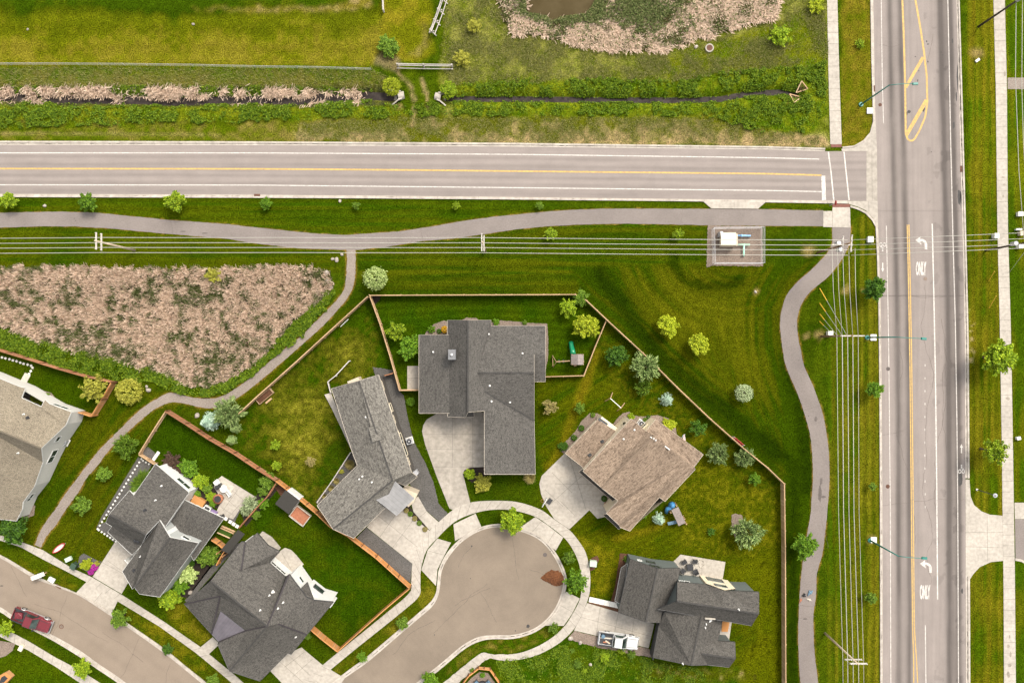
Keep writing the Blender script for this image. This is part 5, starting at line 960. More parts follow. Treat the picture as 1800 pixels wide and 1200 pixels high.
h.roof(dict(a=(324.7, 878.7, 4.2), b=(393.3, 910.7, 3.0), c=(340.7, 984.7, 2.9), d=(331, 968, 3.6), e=(294, 924, 4.2)), [['a', 'b', 'c', 'd', 'e']], S4, M['white'], name='lower_roof')
Q = h.walls([(273.3, 815.3, 4.4), (332, 865.3, 4.4), (292, 924, 6), (248, 960, 4.5), (232, 974, 4.3), (189.3, 934.7, 4.6), (192, 903, 7), (227.3, 862, 4.6), (235.3, 870, 5)], .3, M['white'])
h.opening(Q, 325, 847, 2.6, 2.2, 1.1, frame='white', panes=2)
Q = h.walls([(298.7, 944, 7.2), (348.7, 954, 4.5), (280.7, 1048.7, 4.5), (244.7, 1043, 5.5), (232.7, 1034, 5.4), (215.3, 1004, 4.6), (247.5, 959.3, 4.7), (282, 916, 6.5)], .06, M['greysiding'])
h.opening(Q, 328, 943, 4.9, 1.0, .8); h.opening(Q, 223, 1018, 1.25, 4.4, 2.2, 'garage_door', 'white', 4)
Q = h.walls([(324.7, 878.7, 4), (393.3, 910.7, 3.0), (340.7, 984.7, 2.9), (294, 924, 4)], 1.0, M['white'])
for px, py in ((338, 878), (366, 893)):
    mb = MB(); g = G(px, py); mb.box((g.x, g.y, .25), (1.0, .8, .5), -.5); ww = mb.build('window_well', M['white'], h.root); mb = MB(); mb.box((g.x, g.y, .5), (.76, .58, .06), -.5); mb.build('well_opening', M['black'], ww)
mb = MB(); g = G(351, 880); mb.box((g.x, g.y, .35), (1.9, 1.2, .7), -.55); mb.build('back_step', M['cedar'], h.root)
for p in ((279, 855.5, 5.5), (270, 880.5, 6), (246.5, 978, 5.5)): h.vent(*p)
for p in ((254.5, 897, 6.5), (239, 949, 5), (245, 950, 5), (237, 1001.5, 5)): h.vent(*p, 1, 'black')
# ---- charcoal hipped house
h = House('charcoal_house', 'charcoal house with many hips, purple metal porch roof and white walls', 'house', 450, 1060)
h.roof(dict(R0=(370.6, 1020.3, 7.8), R1=(469.8, 1099.6, 7.8), e3=(424.3, 951.5, 4.6), e4=(431.3, 952.7, 4.6), N0=(424.3, 1001.6, 6.3), e5=(492, 969, 3.3), e1=(473.3, 988.8, 3.5), e6=(501.3, 1013.3, 3.5), v1=(508.3, 1008.6, 6.2), a=(452.3, 936.3, 3.4), am=(471, 958, 3.4),
            s0=(431.3, 1107.8, 5.6), s1=(388, 1074, 5.6), s2=(387, 1047, 6.6), W=(324, 1061, 4.6), m0=(384.6, 1127.6, 3.8), m1=(371.8, 1113.6, 3.8), t0=(382.3, 1131, 4.2), t1=(403.3, 1179, 5.6), K=(489.6, 1096, 7.2), u0=(539.8, 1114.8, 4.8), u1=(511.8, 1149.8, 4.4), u2=(506, 1147.4, 4.4), u3=(457, 1196.4, 4.2), X=(551, 1054, 5.6), E=(586.4, 1057.6, 4.6), x1=(538.6, 1049.5, 6.0)),
       [['R0', 'R1', 'v1', 'e6', 'e1', 'e5', 'N0', 'e4', 'e3'], ['e4', 'N0', 'e5', 'am', 'a'], ['R0', 'W', 's2', 's1', 's0', 'R1'], ['W', 'm1', 's1', 's2'], ['t0', 't1', 'R1', 's0', 'm0'], ['t1', 'u3', 'u2', 'u1', 'u0', 'K', 'R1'], ['R1', 'K', 'X', 'x1', 'v1'], ['K', 'u0', 'E', 'X']], S4, M['darkmetal'])
h.roof(dict(a=(388, 1074, 5.62), b=(431.3, 1107.8, 5.62), c=(384.6, 1128, 3.8), d=(371.8, 1113.6, 3.8)), [['a', 'b', 'c', 'd']], M['seam_roof'], M['darkmetal'], .15, 'metal_roof')
h.roof(dict(a=(539.8, 1022.6, 5.2), b=(529.5, 1033, 5.2), c=(540, 1052, 5.9), d=(552, 1056, 5.5)), [['a', 'b', 'c', 'd']], S4, M['darkmetal'], .2, 'dormer_roof')
Q = h.walls([(424.3, 951.5, 4.6), (438, 955, 4.4), (466, 984, 3.4), (473.3, 988.8, 3.4), (501, 1013, 3.4), (509, 1009, 6), (538.6, 1049.5, 5.8), (586.4, 1057.6, 4.6), (539.8, 1114.8, 4.6), (457, 1196.4, 4.2), (403.3, 1179, 5), (382.3, 1131, 4.2), (371.8, 1113.6, 4), (324, 1061, 4.6)], .25, M['white'])
h.opening(Q, 525.8, 1021, 3.2, .9, .8, frame='white'); h.opening(Q, 488, 1000, 2.2, 2.6, .7, frame='white', panes=3); h.opening(Q, 505, 1160, 1.25, 4.6, 2.2, 'garage_door', 'white', 4)
a, b = G(551.5, 1017.5), G(593, 1050.5); d = (b - a).normalized(); n = Vector((d.y, -d.x, 0)); L = (b - a).length; mb = MB(); pr = [(0, -.05), (L, -.05), (L, 3.0), (L * .5, 4.0), (0, 3.6)]
mb.add([a + d * x + Vector((0, 0, z)) for x, z in pr] + [a + d * x + n * .5 + Vector((0, 0, z)) for x, z in pr], [(4, 3, 2, 1, 0), (5, 6, 7, 8, 9), (0, 5, 9, 4), (1, 2, 7, 6), (2, 3, 8, 7), (3, 4, 9, 8)]); mb.build('gable_wall', M['white'], h.root)
Q = [Vector((b.x, b.y)), Vector((a.x, a.y))]
h.opening(Q, 566, 1039, 1.7, 2.7, 1.2, frame='darkmetal', panes=3)
for a, b in (((324, 1061, 4.6), (387, 1047, 6.6)), ((387, 1047, 6.6), (372, 1113.6, 4.4)), ((384.6, 1127.6, 3.9), (431.3, 1107.8, 5.6)), ((431.3, 1107.8, 5.6), (469.8, 1099.6, 7.8)), ((469.8, 1099.6, 7.8), (508.3, 1008.6, 6.2)), ((424.3, 1001.6, 6.3), (431.3, 952.7, 4.6)), ((489.6, 1096, 7.2), (539.8, 1114.8, 4.8))): h.ridge_cap(a, b, M['hipcap'])
for p, k in (((473, 1046.5, 6), 0), ((477, 1042.5, 6), 1), ((459, 1070, 7), 0), ((491, 1066, 6.5), 0), ((499.5, 1056, 6.3), 0), ((520, 1118.5, 5.2), 0)): h.vent(*p, k)
# ---- tan roofed house, far left
h = House('tan_house', 'house with pale tan shingles and white walls at the left edge', 'house', 30, 790)
h.roof(dict(R=(72.5, 787.5, 7.2), r=(-70, 728, 7.2), a=(115, 747.5, 4.6), b=(125, 724, 4.0), c=(87.5, 710, 4.0), d=(79, 702.5, 4.0), e=(72.5, 715, 4.6), f=(37.5, 699, 4.6), g=(44, 682, 4.0), i=(32.5, 679, 4.0), j=(-50, 645, 4.0), k=(75, 812, 4.7), l=(60, 855, 3.9), m=(40, 882.5, 3.6), n=(38.7, 895, 3.4), o=(28.7, 915, 3.2), p=(-70, 905, 3.4)),
       [['R', 'a', 'b', 'c', 'd', 'e', 'f', 'g', 'i', 'j', 'r'], ['R', 'r', 'p', 'o', 'n', 'm', 'l', 'k']], M['sh_tan'], M['white'])
Q = h.walls([(125, 724, 4), (115, 747.5, 4.4), (72.5, 787.5, 6.8), (75, 812, 4.6), (60, 855, 3.9), (40, 882.5, 3.6), (28.7, 915, 3.2), (-70, 905, 3.4), (-50, 645, 4), (32.5, 679, 4), (87, 711, 4)], .2, M['palesiding'])
h.opening(Q, 100, 770, 3.6, .8, .9); h.opening(Q, 89, 800, 2.4, 2.0, 1.3, panes=2); h.opening(Q, 107, 714, 2.4, 2.2, 1.0, panes=2); h.opening(Q, 54, 876, 2.0, 1.5, .8, panes=2)
for p in ((36.5, 728.5, 6), (26.5, 797, 6)): h.vent(*p)
h.vent(43.5, 735, 6, 1, 'black')
h.ridge_cap((72.5, 787.5, 7.2), (-70, 728, 7.2), M['sh_tan'])
mb = MB(); g = G(49, 689); mb.prism([flat(p, 0) for p in ((44, 690), (50, 681), (58, 684), (52, 694))], .02, .5); mb.build('window_well', M['black'], h.root)

HS = {o.name: o for o in bpy.data.objects if o.name.endswith('_house') and o.parent is None}
def caps(hn, segs):
    h = House.__new__(House); h.root = HS[hn]
    for a, b in segs: h.ridge_cap(a, b, M['cap'])
caps('grey_house', [((822.7, 563, 6.6), (822.7, 723, 6.6)), ((840, 655, 5.5), (938.5, 655, 5.5)), ((852, 688, 4.9), (939, 738.5, 3.45))])
caps('cream_gable_house', [((1156, 999, 5.8), (1135, 1092.5, 5.8)), ((1190, 1056, 7.4), (1333.5, 1078, 7.4)), ((1233, 1080, 5.6), (1215, 1168.5, 5.6)), ((1233, 1148, 4.9), (1292.5, 1157, 4.8))])
caps('white_gable_house', [((193, 903.8, 7.2), (256.7, 939.3, 7.2)), ((298, 945, 7.2), (237, 1030.8, 6.8))])
caps('mottled_house', [((630.9, 669.5, 5.9), (690, 844, 6.0)), ((690, 844, 6.0), (586, 928.8, 5.4))])
caps('charcoal_house', [((371, 1020.6, 7.8), (469.8, 1099.6, 7.8)), ((469.8, 1099.6, 7.8), (403.7, 1178.5, 5.6))])
# ================================================================ FENCES
def fence(name, pts, h, mat, label, pitch=2.4, rails=True, group=None, boards=0.14):
    """board fence; pts = top line as seen (px, py)"""
    P = [G(p[0], p[1], h) for p in pts]; mid = P[len(P) // 2]; root = thing(name, label, 'fence', (mid.x, mid.y, 0), 0, group); r = random.Random(int(pts[0][0] * 7 + pts[0][1]))
    for i in range(len(P) - 1):
        a, b = Vector((P[i].x, P[i].y, 0)), Vector((P[i + 1].x, P[i + 1].y, 0)); L = (b - a).length; n = max(1, round(L / pitch)); d = (b - a) / L; rz = math.atan2(d.y, d.x); nn = Vector((-d.y, d.x, 0))
        for k in range(n):
            p, q = a + d * L * k / n, a + d * L * (k + 1) / n; mb = MB(); l = (q - p).length; m = max(2, int(l / boards))
            for j in range(m):
                c = p + d * l * (j + .5) / m; hh = h - .04 + r.uniform(-.015, .015); mb.box((c.x, c.y, hh / 2 + .03), (l / m - .008, .022, hh - .06), rz)
            if rails:
                for z in (.35, h - .3): mb.box(((p.x + q.x) / 2 + nn.x * .035, (p.y + q.y) / 2 + nn.y * .035, z), (l, .045, .09), rz)
            mb.build('board_panel', mat, root)
            mb = MB(); mb.box(((p.x + q.x) / 2, (p.y + q.y) / 2, h), (l, .13, .035), rz); mb.build('top_rail', mat, root)
            mb = MB(); mb.box((p.x + nn.x * .06, p.y + nn.y * .06, h / 2), (.12, .12, h + .04), rz); mb.build('post', M['postwood'] if mat in (M['cedar'], M['redcedar']) else mat, root)
        if i == len(P) - 2:
            mb = MB(); mb.box((b.x + nn.x * .06, b.y + nn.y * .06, h / 2), (.1, .1, h + .02), rz); mb.build('post', mat, root)
    return root
OW, CE, RC = M['oldwood'], M['cedar'], M['redcedar']
fence('board_fence', [(649, 519), (760, 518.5), (900, 518), (1011, 517.5), (1031, 528), (1068, 563), (1130, 620), (1190, 680), (1250, 737), (1310, 790), (1350, 822), (1379, 850)], 1.7, OW, 'long weathered board fence running from the black mulch corner round the back lawns')
fence('board_fence', [(1379, 850), (1380.5, 960), (1381, 1100), (1381.5, 1230)], 1.7, OW, 'weathered board fence running straight down beside the winding path')
fence('board_fence', [(646, 521), (590, 572), (520, 636), (450, 698), (419, 727)], 1.7, OW, 'weathered board fence between gravel path and yellowing back yard')
fence('board_fence', [(650, 521), (668, 570), (685, 625), (702, 686), (735, 685.5)], 1.7, OW, 'weathered board fence from the black mulch corner down to the small square patio')
fence('board_fence', [(1066, 563), (1047, 608), (1026.5, 660), (990, 661), (958, 662)], 1.3, OW, 'thin pale fence closing off the yard with the green slide')
fence('board_fence', [(290, 723), (325, 745), (366, 772), (410, 797), (450, 824), (484, 845)], 1.8, RC, 'red brown fence below the blue spruces')
fence('board_fence', [(484, 845), (520, 873), (555, 902), (580, 926), (610, 942), (660, 980), (719, 1033)], 1.8, CE, 'bright orange board fence running past the garden shed to the cul-de-sac')
fence('board_fence', [(720, 1034), (675, 1072), (630, 1112), (593, 1145)], 1.8, CE, 'bright orange board fence along the cul-de-sac pavement')
fence('board_fence', [(593, 1145), (565, 1123), (543, 1104)], 1.8, CE, 'short bright orange fence ending at the charcoal house')
fence('board_fence', [(487, 846), (470, 872), (450, 893), (420, 927)], 1.2, RC, 'thin brown fence between shrub bed and shed lawn')
fence('board_fence', [(290, 724), (268, 758), (244, 797)], 1.2, OW, 'pale wooden fence down the side of the dark green lawn')
fence('board_fence', [(244, 799), (258, 808), (271, 816)], 1.1, OW, 'short low pale fence at the gravel corner behind the grey house')
fence('board_fence', [(-20, 611), (40, 629), (100, 648), (150, 662), (193, 671.5)], 1.8, RC, 'red brown fence between reed bed and stepping stone lawn')
fence('board_fence', [(195, 672), (178, 702), (160, 731)], 1.8, CE, 'orange fence end beside the leafy fruit tree')
fence('board_fence', [(159, 731.5), (145, 727), (129, 722)], 1.8, CE, 'short orange fence meeting the corner of the tan house')
fence('board_fence', [(398, 962), (390, 975), (380, 993)][::1], 1.6, CE, 'very short orange fence beside the lower grey roof', 1.2)
fence('board_fence', [(371, 949), (382, 956), (391, 963)], 1.7, CE, 'short orange gate fence at the dark lean-to', 1.2)
fence('board_fence', [(575, 690), (590, 660), (614, 634)][::-1][0:2] + [(576, 671), (581, 690)], 0.7, M['greywood'], 'low grey rail enclosing the grass behind the mottled house', 2.4, False, None, .3)
fence('board_fence', [(616, 795), (585, 843), (557, 883)], .5, M['greywood'], 'low grey edging fence of the bed in the house crook', 2.4, False, None, .3)
fence('board_fence', [(676, 660), (690, 656)], 1.5, RC, 'tiny red brown gate panel beside the mottled house', 1.2)
def rail_fence(name, pts, h, rails, label, brace=False, mat=None, wmul=1):
    P = [G(p[0], p[1], h) for p in pts]; root = thing(name, label, 'rail fence', (P[0].x, P[0].y, 0)); mat = mat or M['greywood']
    for i, p in enumerate(P):
        mb = MB(); d = (P[min(i + 1, len(P) - 1)] - P[max(i - 1, 0)]); d.z = 0; d.normalize(); n = Vector((-d.y, d.x, 0))
        if brace:
            for s in (-1, 1): mb.bar((p.x - n.x * .55 * s, p.y - n.y * .55 * s, 0), (p.x + n.x * .35 * s, p.y + n.y * .35 * s, h + .2), .13)
        else: mb.box((p.x, p.y, h / 2), (.17, .17, h + .1))
        mb.build('post', mat, root)
    for i in range(len(P) - 1):
        for z, off in rails:
            a, b = P[i], P[i + 1]; d = (b - a); d.z = 0; d.normalize(); n = Vector((-d.y, d.x, 0)) * off; mb = MB(); mb.tube([Vector((a.x, a.y, z)) + n - d * .15, Vector((b.x, b.y, z)) + n + d * .15], .07 * wmul, .06 * wmul, 8); mb.build('rail', mat, root)
rail_fence('rail_fence', [(698, 112), (744, 113), (794, 113.5)], 1.25, [(1.2, 0), (.4, -.35), (.75, -.05)], 'two bay grey rail fence across the worn track', wmul=1.1)
rail_fence('rail_fence', [(759, 54), (766, 36), (773, 17), (779, -2), (786, -22)], 1.3, [(1.45, 0), (.9, .3), (.5, .45), (.6, -.4)], 'pale buck and rail fence leaning beside the meadow', True)
rail_fence('rail_fence', [(673, 16), (672, -8)], 1.1, [(1.1, 0), (.6, 0)], 'stub of grey rail fence at the top edge', wmul=1.4)
def mesh_fence(name, pts, h, label, pitch, bars, mat, closed=False, r=.03):
    P = [Vector(flat(p, 0)) for p in pts]; root = thing(name, label, 'wire fence', P[0])
    for i in range(len(P) - 1):
        a, b = P[i], P[i + 1]; L = (b - a).length; n = max(1, round(L / pitch)); d = (b - a) / L
        for k in range(n):
            p, q = a + d * L * k / n, a + d * L * (k + 1) / n; zz = gz1(p.x / SCALE + 900, 600 - p.y / SCALE)
            mb = MB(); mb.cyl((p.x, p.y, zz), r * 1.3, h + .05, 8); mb.build('post', mat, root); mb = MB()
            for j in range(bars): z = zz + h * (j + 1) / bars; mb.bar((p.x, p.y, z), (q.x, q.y, z), r * (1.2 if j == bars - 1 else .35))
            m = int(L / n / .14)
            for j in range(m): c = p + (q - p) * (j + .5) / m; mb.bar((c.x, c.y, zz), (c.x, c.y, zz + h), r * .35)
            mb.build('wire_panel', mat, root)
mesh_fence('mesh_fence', [(1250, 403), (1337, 402), (1337, 464), (1252, 464), (1250, 403)], 1.9, 'chain link fence round the square of brown gravel', 2.2, 12, M['galv'], r=.02)
mesh_fence('wire_fence', [(-20, 114.5), (100, 114.5), (220, 115.5), (340, 117), (450, 119.5), (560, 121), (654, 124)], .9, 'long silvery wire fence edging the mown field', 3.0, 5, M['galv'], r=.022)

# ================================================================ POWER LINES
def Pole(base, h, label, arms, mat='pole', r=.17, extras=None):
    g = G(*base); root = thing('power_pole', label, 'power pole', g); mb = MB(); mb.tube([(g.x, g.y, -.1), (g.x, g.y, h * .5), (g.x, g.y, h + .25)], r, r * .62, 12); mb.build('pole', M[mat], root, flat=False)
    for (dx, dy, ang, L, z) in arms:
        mb = MB(); c = Vector((g.x + dx, g.y + dy, z)); u = Vector((math.cos(R(ang)), math.sin(R(ang)), 0)); mb.bar(c - u * L / 2, c + u * L / 2, .15, .15); a = mb.build('crossarm', M['greywood'], root); n = max(2, round(L / .72) + 1)
        for k in range(n): mb = MB(); p = c + u * (L / 2 - .1) * (-1 + 2 * k / (n - 1)); mb.cyl((p.x, p.y, z + .07), .06, .22, 8, 0, .04); mb.build('insulator', M['offwhite'], a)
    for f in (extras or []): f(root, g)
    return root
def transformer(z, a):
    def f(root, g):
        mb = MB(); mb.cyl((g.x + math.cos(a) * .5, g.y + math.sin(a) * .5, z), .3, .9, 14); mb.build('transformer', M['galv'], root)
    return f
Pole((237, 440), 10.5, 'timber power pole above the reed bed with two pale crossarms', [(0, 0, 90, 2.3, 10.4), (.1, 0, 90, 2.3, 9.3)])
Pole((853, 442), 10.5, 'timber power pole leaning least, above the weathered back fence', [(-.1, 0, 90, 2.4, 10.4), (.15, 0, 90, 2.2, 9.2)])
Pole((1437, 444), 10.5, 'corner power pole where the lines turn, beside the winding path', [(.3, 0, 86, 2.3, 10.5), (-.3, 0, 90, 2.3, 9.3), (0, .1, 0, 2.8, 8.3)], mat='brownpole', extras=[transformer(7.3, 2.4), transformer(7.3, 4.5)])
Pole((1443, 591), 10.2, 'power pole with one long crossarm and yellow guy guards beside it', [(0.1, 0, 0, 3.2, 10.2)], 'brownpole')
Pole((1450, 1112), 10.6, 'power pole at the bottom with two staggered crossarms', [(0, 0, 0, 2.3, 9.3), (.1, 0, 0, 2.3, 10.6)])
Pole((1720, 47), 10.5, 'dark power pole in the upper right corner', [(-.6, .5, 10, 2.6, 10.4), (0, 0, 10, 2.4, 9.4)], 'darkpole', .17, [transformer(9.0, 2.8), transformer(9.3, 3.6)])
Pole((1733, 440), 10.5, 'dark power pole with grey transformer at the right edge', [(0, 0, 80, 2.3, 10.4)], 'darkpole', .16, [transformer(6.6, 3.0)])
def cable(pts, z, label, r=.05, sag=0.0, cat='cable', name='power_cable', mat='wire', grp=None, zs=None):
    W = [G(p[0], p[1], zs[i] if zs else z) for i, p in enumerate(pts)]; out = []
    for i in range(len(W) - 1):
        n = 8 if sag else 1
        for j in range(n): t = j / n; q = W[i].lerp(W[i + 1], t); q.z -= sag * 4 * t * (1 - t); out.append(q)
    out.append(W[-1]); mb = MB(); mb.tube(out, r, r, 6); return tag(mb.build(name, M[mat], flat=False), label, cat, grp)
WN = ['topmost', 'second from the top', 'third from the top', 'lowest']
for k in range(4):
    yl = (417.5, 426.5, 435, 444)[k]; y9 = (417.7, 426.8, 435.2, 444.3)[k]; yr = (421.8, 430.8, 439.2, 448.5)[k]; ye = (409.5, 420, 430, 436.5)[k]
    cable([(-60, yl + 1.5), (176, yl), (505, yl), (845, y9), (1240, yr - .8), (1490, yr)], 10.4, WN[k] + ' of the four pale power cables crossing the photo', .037, .12)
    cable([(1496, yr), (1690, (yr * .36 + ye * .64)), (1860, ye - 3)], 10.4, WN[k] + ' of the four thin cables crossing the arterial', .03)
VN = ['leftmost', 'second from left', 'middle', 'second from right', 'rightmost']
for k in range(5):
    x0 = (1462.5, 1472, 1481, 1492, 1503)[k]; xa = (1471, 1480.5, 1490, 1499, 1508.5)[k]; xm = (1474, 1482.8, 1492.2, 1501, 1510)[k]; xb = (1482.5, 1491, 1500.5, 1510, 1519)[k]
    cable([(x0, 436), ((x0 * .55 + xa * .45) - 1.5, 510), (xa, 591)], 10, VN[k] + ' of the five short cables below the corner pole', .034)
    cable([(xa, 591), (xm, 900), (xb - 1, 1160), (xb, 1260)], 10.2, VN[k] + ' of the five long cables along the winding path', (.032, .05, .04, .045, .028)[k])
cable([(1786.3, -30), (1785, 137), (1791, 300), (1800, 420)], 9.0, 'left one of two yellowish cables at the right edge', .04, mat='wire'); cable([(1797.5, -30), (1796, 150), (1799, 250), (1808, 420)], 9.0, 'right one of two yellowish cables at the right edge', .04)
cable([(1775, 478), (1800, 444)], 0, 'slanting stay cable at the right edge below the transformer', .025, zs=[.1, 6], name='guy_cable')
for k, (p, q, f, lab) in enumerate([((1441, 507), (1488, 588), .35, 'longest'), ((1441, 533), (1480, 589), .4, 'second longest'), ((1441, 552), (1472, 590), .33, 'second shortest'), ((1441, 565), (1466, 590), .5, 'shortest')]):
    a = G(p[0], p[1], 0); b = G(q[0], q[1], 9.6) if k < 2 else G(q[0], q[1], 7.0); t = thing('guy_wire', lab + ' guy wire with yellow guard beside the power pole', 'guy wire', a, 0, 'guy wires of the power pole')
    mb = MB(); mb.tube([a, b], .03, .03, 6); mb.build('cable', M['galv'], t); mb = MB(); mb.tube([a, a.lerp(b, .28)], .065, .065, 8); mb.build('guard', M['yellow'], t)
for p, q, lab in (((1738, 494), (1748, 477), 'upper'), ((1738, 542), (1751, 520), 'lower')):
    a = G(*p); b = G(q[0], q[1], 2.2); t = thing('guy_wire', lab + ' yellow guy wire guard on the right hand verge', 'guy wire', a); mb = MB(); mb.tube([a, b], .05, .05, 8); mb.build('guard', M['yellow'], t)
# ================================================================ STREET LAMPS
def lamp(base, top, arm, z, label):
    g = G(*base); t = G(top[0], top[1], z); a = G(arm[0], arm[1], z + .35); root = thing('street_lamp', label, 'street lamp', g)
    mb = MB(); mb.cyl((g.x, g.y, 0), .32, .18, 14); mb.build('footing', M['teal'], root); mb = MB(); mb.tube([(g.x, g.y, 0), (g.x, g.y, z * .5), (g.x, g.y, z)], .13, .075, 12); mb.build('pole', M['teal'], root, flat=False)
    s = Vector((g.x, g.y, z)); mb = MB(); mb.tube([s, s.lerp(a, .3) + Vector((0, 0, .2)), s.lerp(a, .7) + Vector((0, 0, .2)), a], .055, .04, 8); mb.build('arm', M['teal'], root, flat=False)
    d = (a - s); d.z = 0; d.normalize(); mb = MB(); c = a + d * .25; mb.box(c, (.8, .36, .16), math.atan2(d.y, d.x), 0, .8); mb.build('lamp_head', M['teal'], root)
lamp((1513, 184), (1563, 151), (1606, 147.5), 8.45, 'teal street lamp above the junction reaching over the painted island')
lamp((1524, 593), (1575, 593), (1621, 595), 8.45, 'teal street lamp beside the power pole with one long crossarm')
lamp((1529, 949), (1577, 978), (1622, 980.5), 8.3, 'teal street lamp over the lower left turn arrow')
g = G(1717, 860); root = thing('street_lamp', 'small dark post lamp above the side drive', 'street lamp', g); mb = MB(); mb.cyl(g, .16, .12, 12); mb.build('footing', M['offwhite'], root); mb = MB(); mb.tube([g, (g.x, g.y, 4.2)], .07, .05, 10); mb.build('pole', M['darkmetal'], root); mb = MB(); mb.cyl((g.x, g.y, 4.2), .3, .12, 14); mb.cyl((g.x, g.y, 4.32), .2, .25, 14, 0, .05); mb.build('lamp_head', M['galv'], root)
# ================================================================ VEHICLES
def pickup(name, label, cx, cy, rz, paint, lower, bedmat):
    g = G(cx, cy, 0); root = thing(name, label, 'pickup truck', g, rz)
    def B(mb, n, mt, p=root, bev=0.0, flat=True): return mb.build(n, mt, p, flat, True, bev)
    mb = MB()                                                           # x forward, 5.8 m long
    prof = [(-2.85, .45), (-2.85, .95), (-.75, .95), (-.75, 1.02), (1.15, 1.06), (2.55, .98), (2.82, .82), (2.86, .42)]
    for (x0, z0, z1, w0, x1, z2, w1) in ((.85, .42, 1.06, .96, 2.80, .98, .90),):
        mb.add([(x0, -w0, z0), (x1 + .06, -w1, z0), (x1 + .06, w1, z0), (x0, w0, z0), (x0, -w0 + .06, z1), (x1, -w1 + .08, z2 - .05), (x1, w1 - .08, z2 - .05), (x0, w0 - .06, z1), (x1 - .45, -w1 + .06, z2 + .03), (x1 - .45, w1 - .06, z2 + .03)],
               [(3, 2, 1, 0), (4, 8, 9, 7), (8, 5, 6, 9), (0, 1, 5, 8, 4), (2, 3, 7, 9, 6), (1, 2, 6, 5), (3, 0, 4, 7)])
    mb.box((.02, 0, .74), (1.72, 1.94, .64)); B(mb, 'body', paint, bev=.06)
    cab = MB(); zb, zt = 1.04, 1.80
    cab.add([(-.84, -.93, zb), (1.12, -.93, zb), (1.12, .93, zb), (-.84, .93, zb), (-.66, -.72, zt), (.36, -.72, zt), (.36, .72, zt), (-.66, .72, zt)], [(4, 5, 6, 7), (0, 1, 5, 4), (2, 3, 7, 6), (3, 0, 4, 7), (1, 2, 6, 5)]); B(cab, 'cab', paint, bev=.05)
    w = MB(); w.add([(1.06, -.78, zb + .09), (1.06, .78, zb + .09), (.43, .64, zt - .04), (.43, -.64, zt - .04)], [(0, 1, 2, 3)]); w.v = [(x + .022, y, z + .02) for x, y, z in w.v]; B(w, 'windscreen', M['glass'])
    w = MB(); w.add([(-.83, .7, zb + .14), (-.83, -.7, zb + .14), (-.71, -.62, zt - .1), (-.71, .62, zt - .1)], [(0, 1, 2, 3)]); w.v = [(x - .02, y, z) for x, y, z in w.v]; B(w, 'rear_window', M['glass'])
    for s in (-1, 1):
        w = MB(); f = [(-.72, s * .925, zb + .07), (.86, s * .925, zb + .07), (.33, s * .765, zt - .12), (-.62, s * .765, zt - .12)]; w.add([(x, y + s * .018, z) for x, y, z in f], [(0, 1, 2, 3) if s < 0 else (3, 2, 1, 0)]); B(w, 'side_window', M['glass'])
        mb = MB(); mb.box((.78, s * 1.08, 1.16), (.14, .26, .2)); B(mb, 'wing_mirror', M['black'])
        mb = MB(); mb.box((2.74, s * .72, .8), (.2, .34, .16), s * -.15); B(mb, 'headlight', M['chrome'])
        mb = MB(); mb.box((-2.84, s * .86, .82), (.08, .16, .3)); B(mb, 'tail_light', M['red'])
        for x in (-1.78, 1.86):
            t = MB(); t.tube([(x, s * .74, .4), (x, s * .98, .4)], .4, .4, 20); to = B(t, 'tyre', M['tyre'], flat=False); r_ = MB(); r_.tube([(x, s * .9, .4), (x, s * 1.0, .4)], .24, .22, 14); B(r_, 'rim', M['silver'], to)
            fl = MB(); n = 10; vv = []
            for i in range(n + 1): a = math.pi * i / n; vv += [(x + math.cos(a) * .50, s * .95, .42 + math.sin(a) * .48), (x + math.cos(a) * .46, s * 1.03, .42 + math.sin(a) * .44), (x + math.cos(a) * .40, s * 1.03, .42 + math.sin(a) * .38)]
            ff = []
            for i in range(n): k = 3 * i; ff += [(k, k + 1, k + 4, k + 3), (k + 1, k + 2, k + 5, k + 4)]
            fl.add(vv, ff if s > 0 else [q[::-1] for q in ff]); B(fl, 'wheel_arch', lower)
        mb = MB(); mb.box((.05, s * .985, .46), (2.7, .08, .16)); B(mb, 'sill', lower)
    for x0, x1, y0, y1, z0, z1 in ((1.2, 2.5, -.62, -.58, 1.09, 1.03), (1.2, 2.5, .62, .58, 1.09, 1.03)): sm = MB(); sm.bar((x0, y0, z0), (x1, y1, z1), .03, .03); B(sm, 'hood_crease_shade', M['darkmetal'])  # thin dark bars standing in for shading along the hood creases
    sm = MB(); sm.bar((1.16, -.86, 1.075), (1.16, .86, 1.075), .05, .03); B(sm, 'wiper_cowl', M['black'])
    for s in (-1, 1): sm = MB(); sm.bar((.06, s * .985, 1.0), (.06, s * .985, .52), .02, .02); B(sm, 'door_seam', M['darkmetal']); sm = MB(); sm.bar((-.6, s * .7, zt + .01), (.3, s * .7, zt + .01), .03, .03); B(sm, 'roof_gutter', M['darkmetal'])
    bd = MB(); bd.box((-1.83, 0, .62), (2.0, 1.6, .06), m=1)
    for s in (-1, 1): bd.box((-1.83, s * .885, .74), (2.02, .16, .62), m=0); bd.box((-1.83, s * .885, 1.065), (2.02, .18, .04), m=2)
    bd.box((-2.84, 0, .74), (.08, 1.92, .58), m=0); bd.box((-.86, 0, .8), (.06, 1.7, .5), m=0); o = bd.build('cargo_bed', [paint, bedmat, M['black']], root, True, True)
    mb = MB(); mb.box((2.88, 0, .52), (.16, 1.86, .24)); B(mb, 'front_bumper', lower, bev=.04); mb = MB(); mb.box((-2.92, 0, .52), (.14, 1.86, .2)); B(mb, 'rear_bumper', M['chrome'], bev=.03); mb = MB(); mb.box((2.85, 0, .76), (.06, 1.1, .22)); B(mb, 'grille', M['black'])
    return root, g
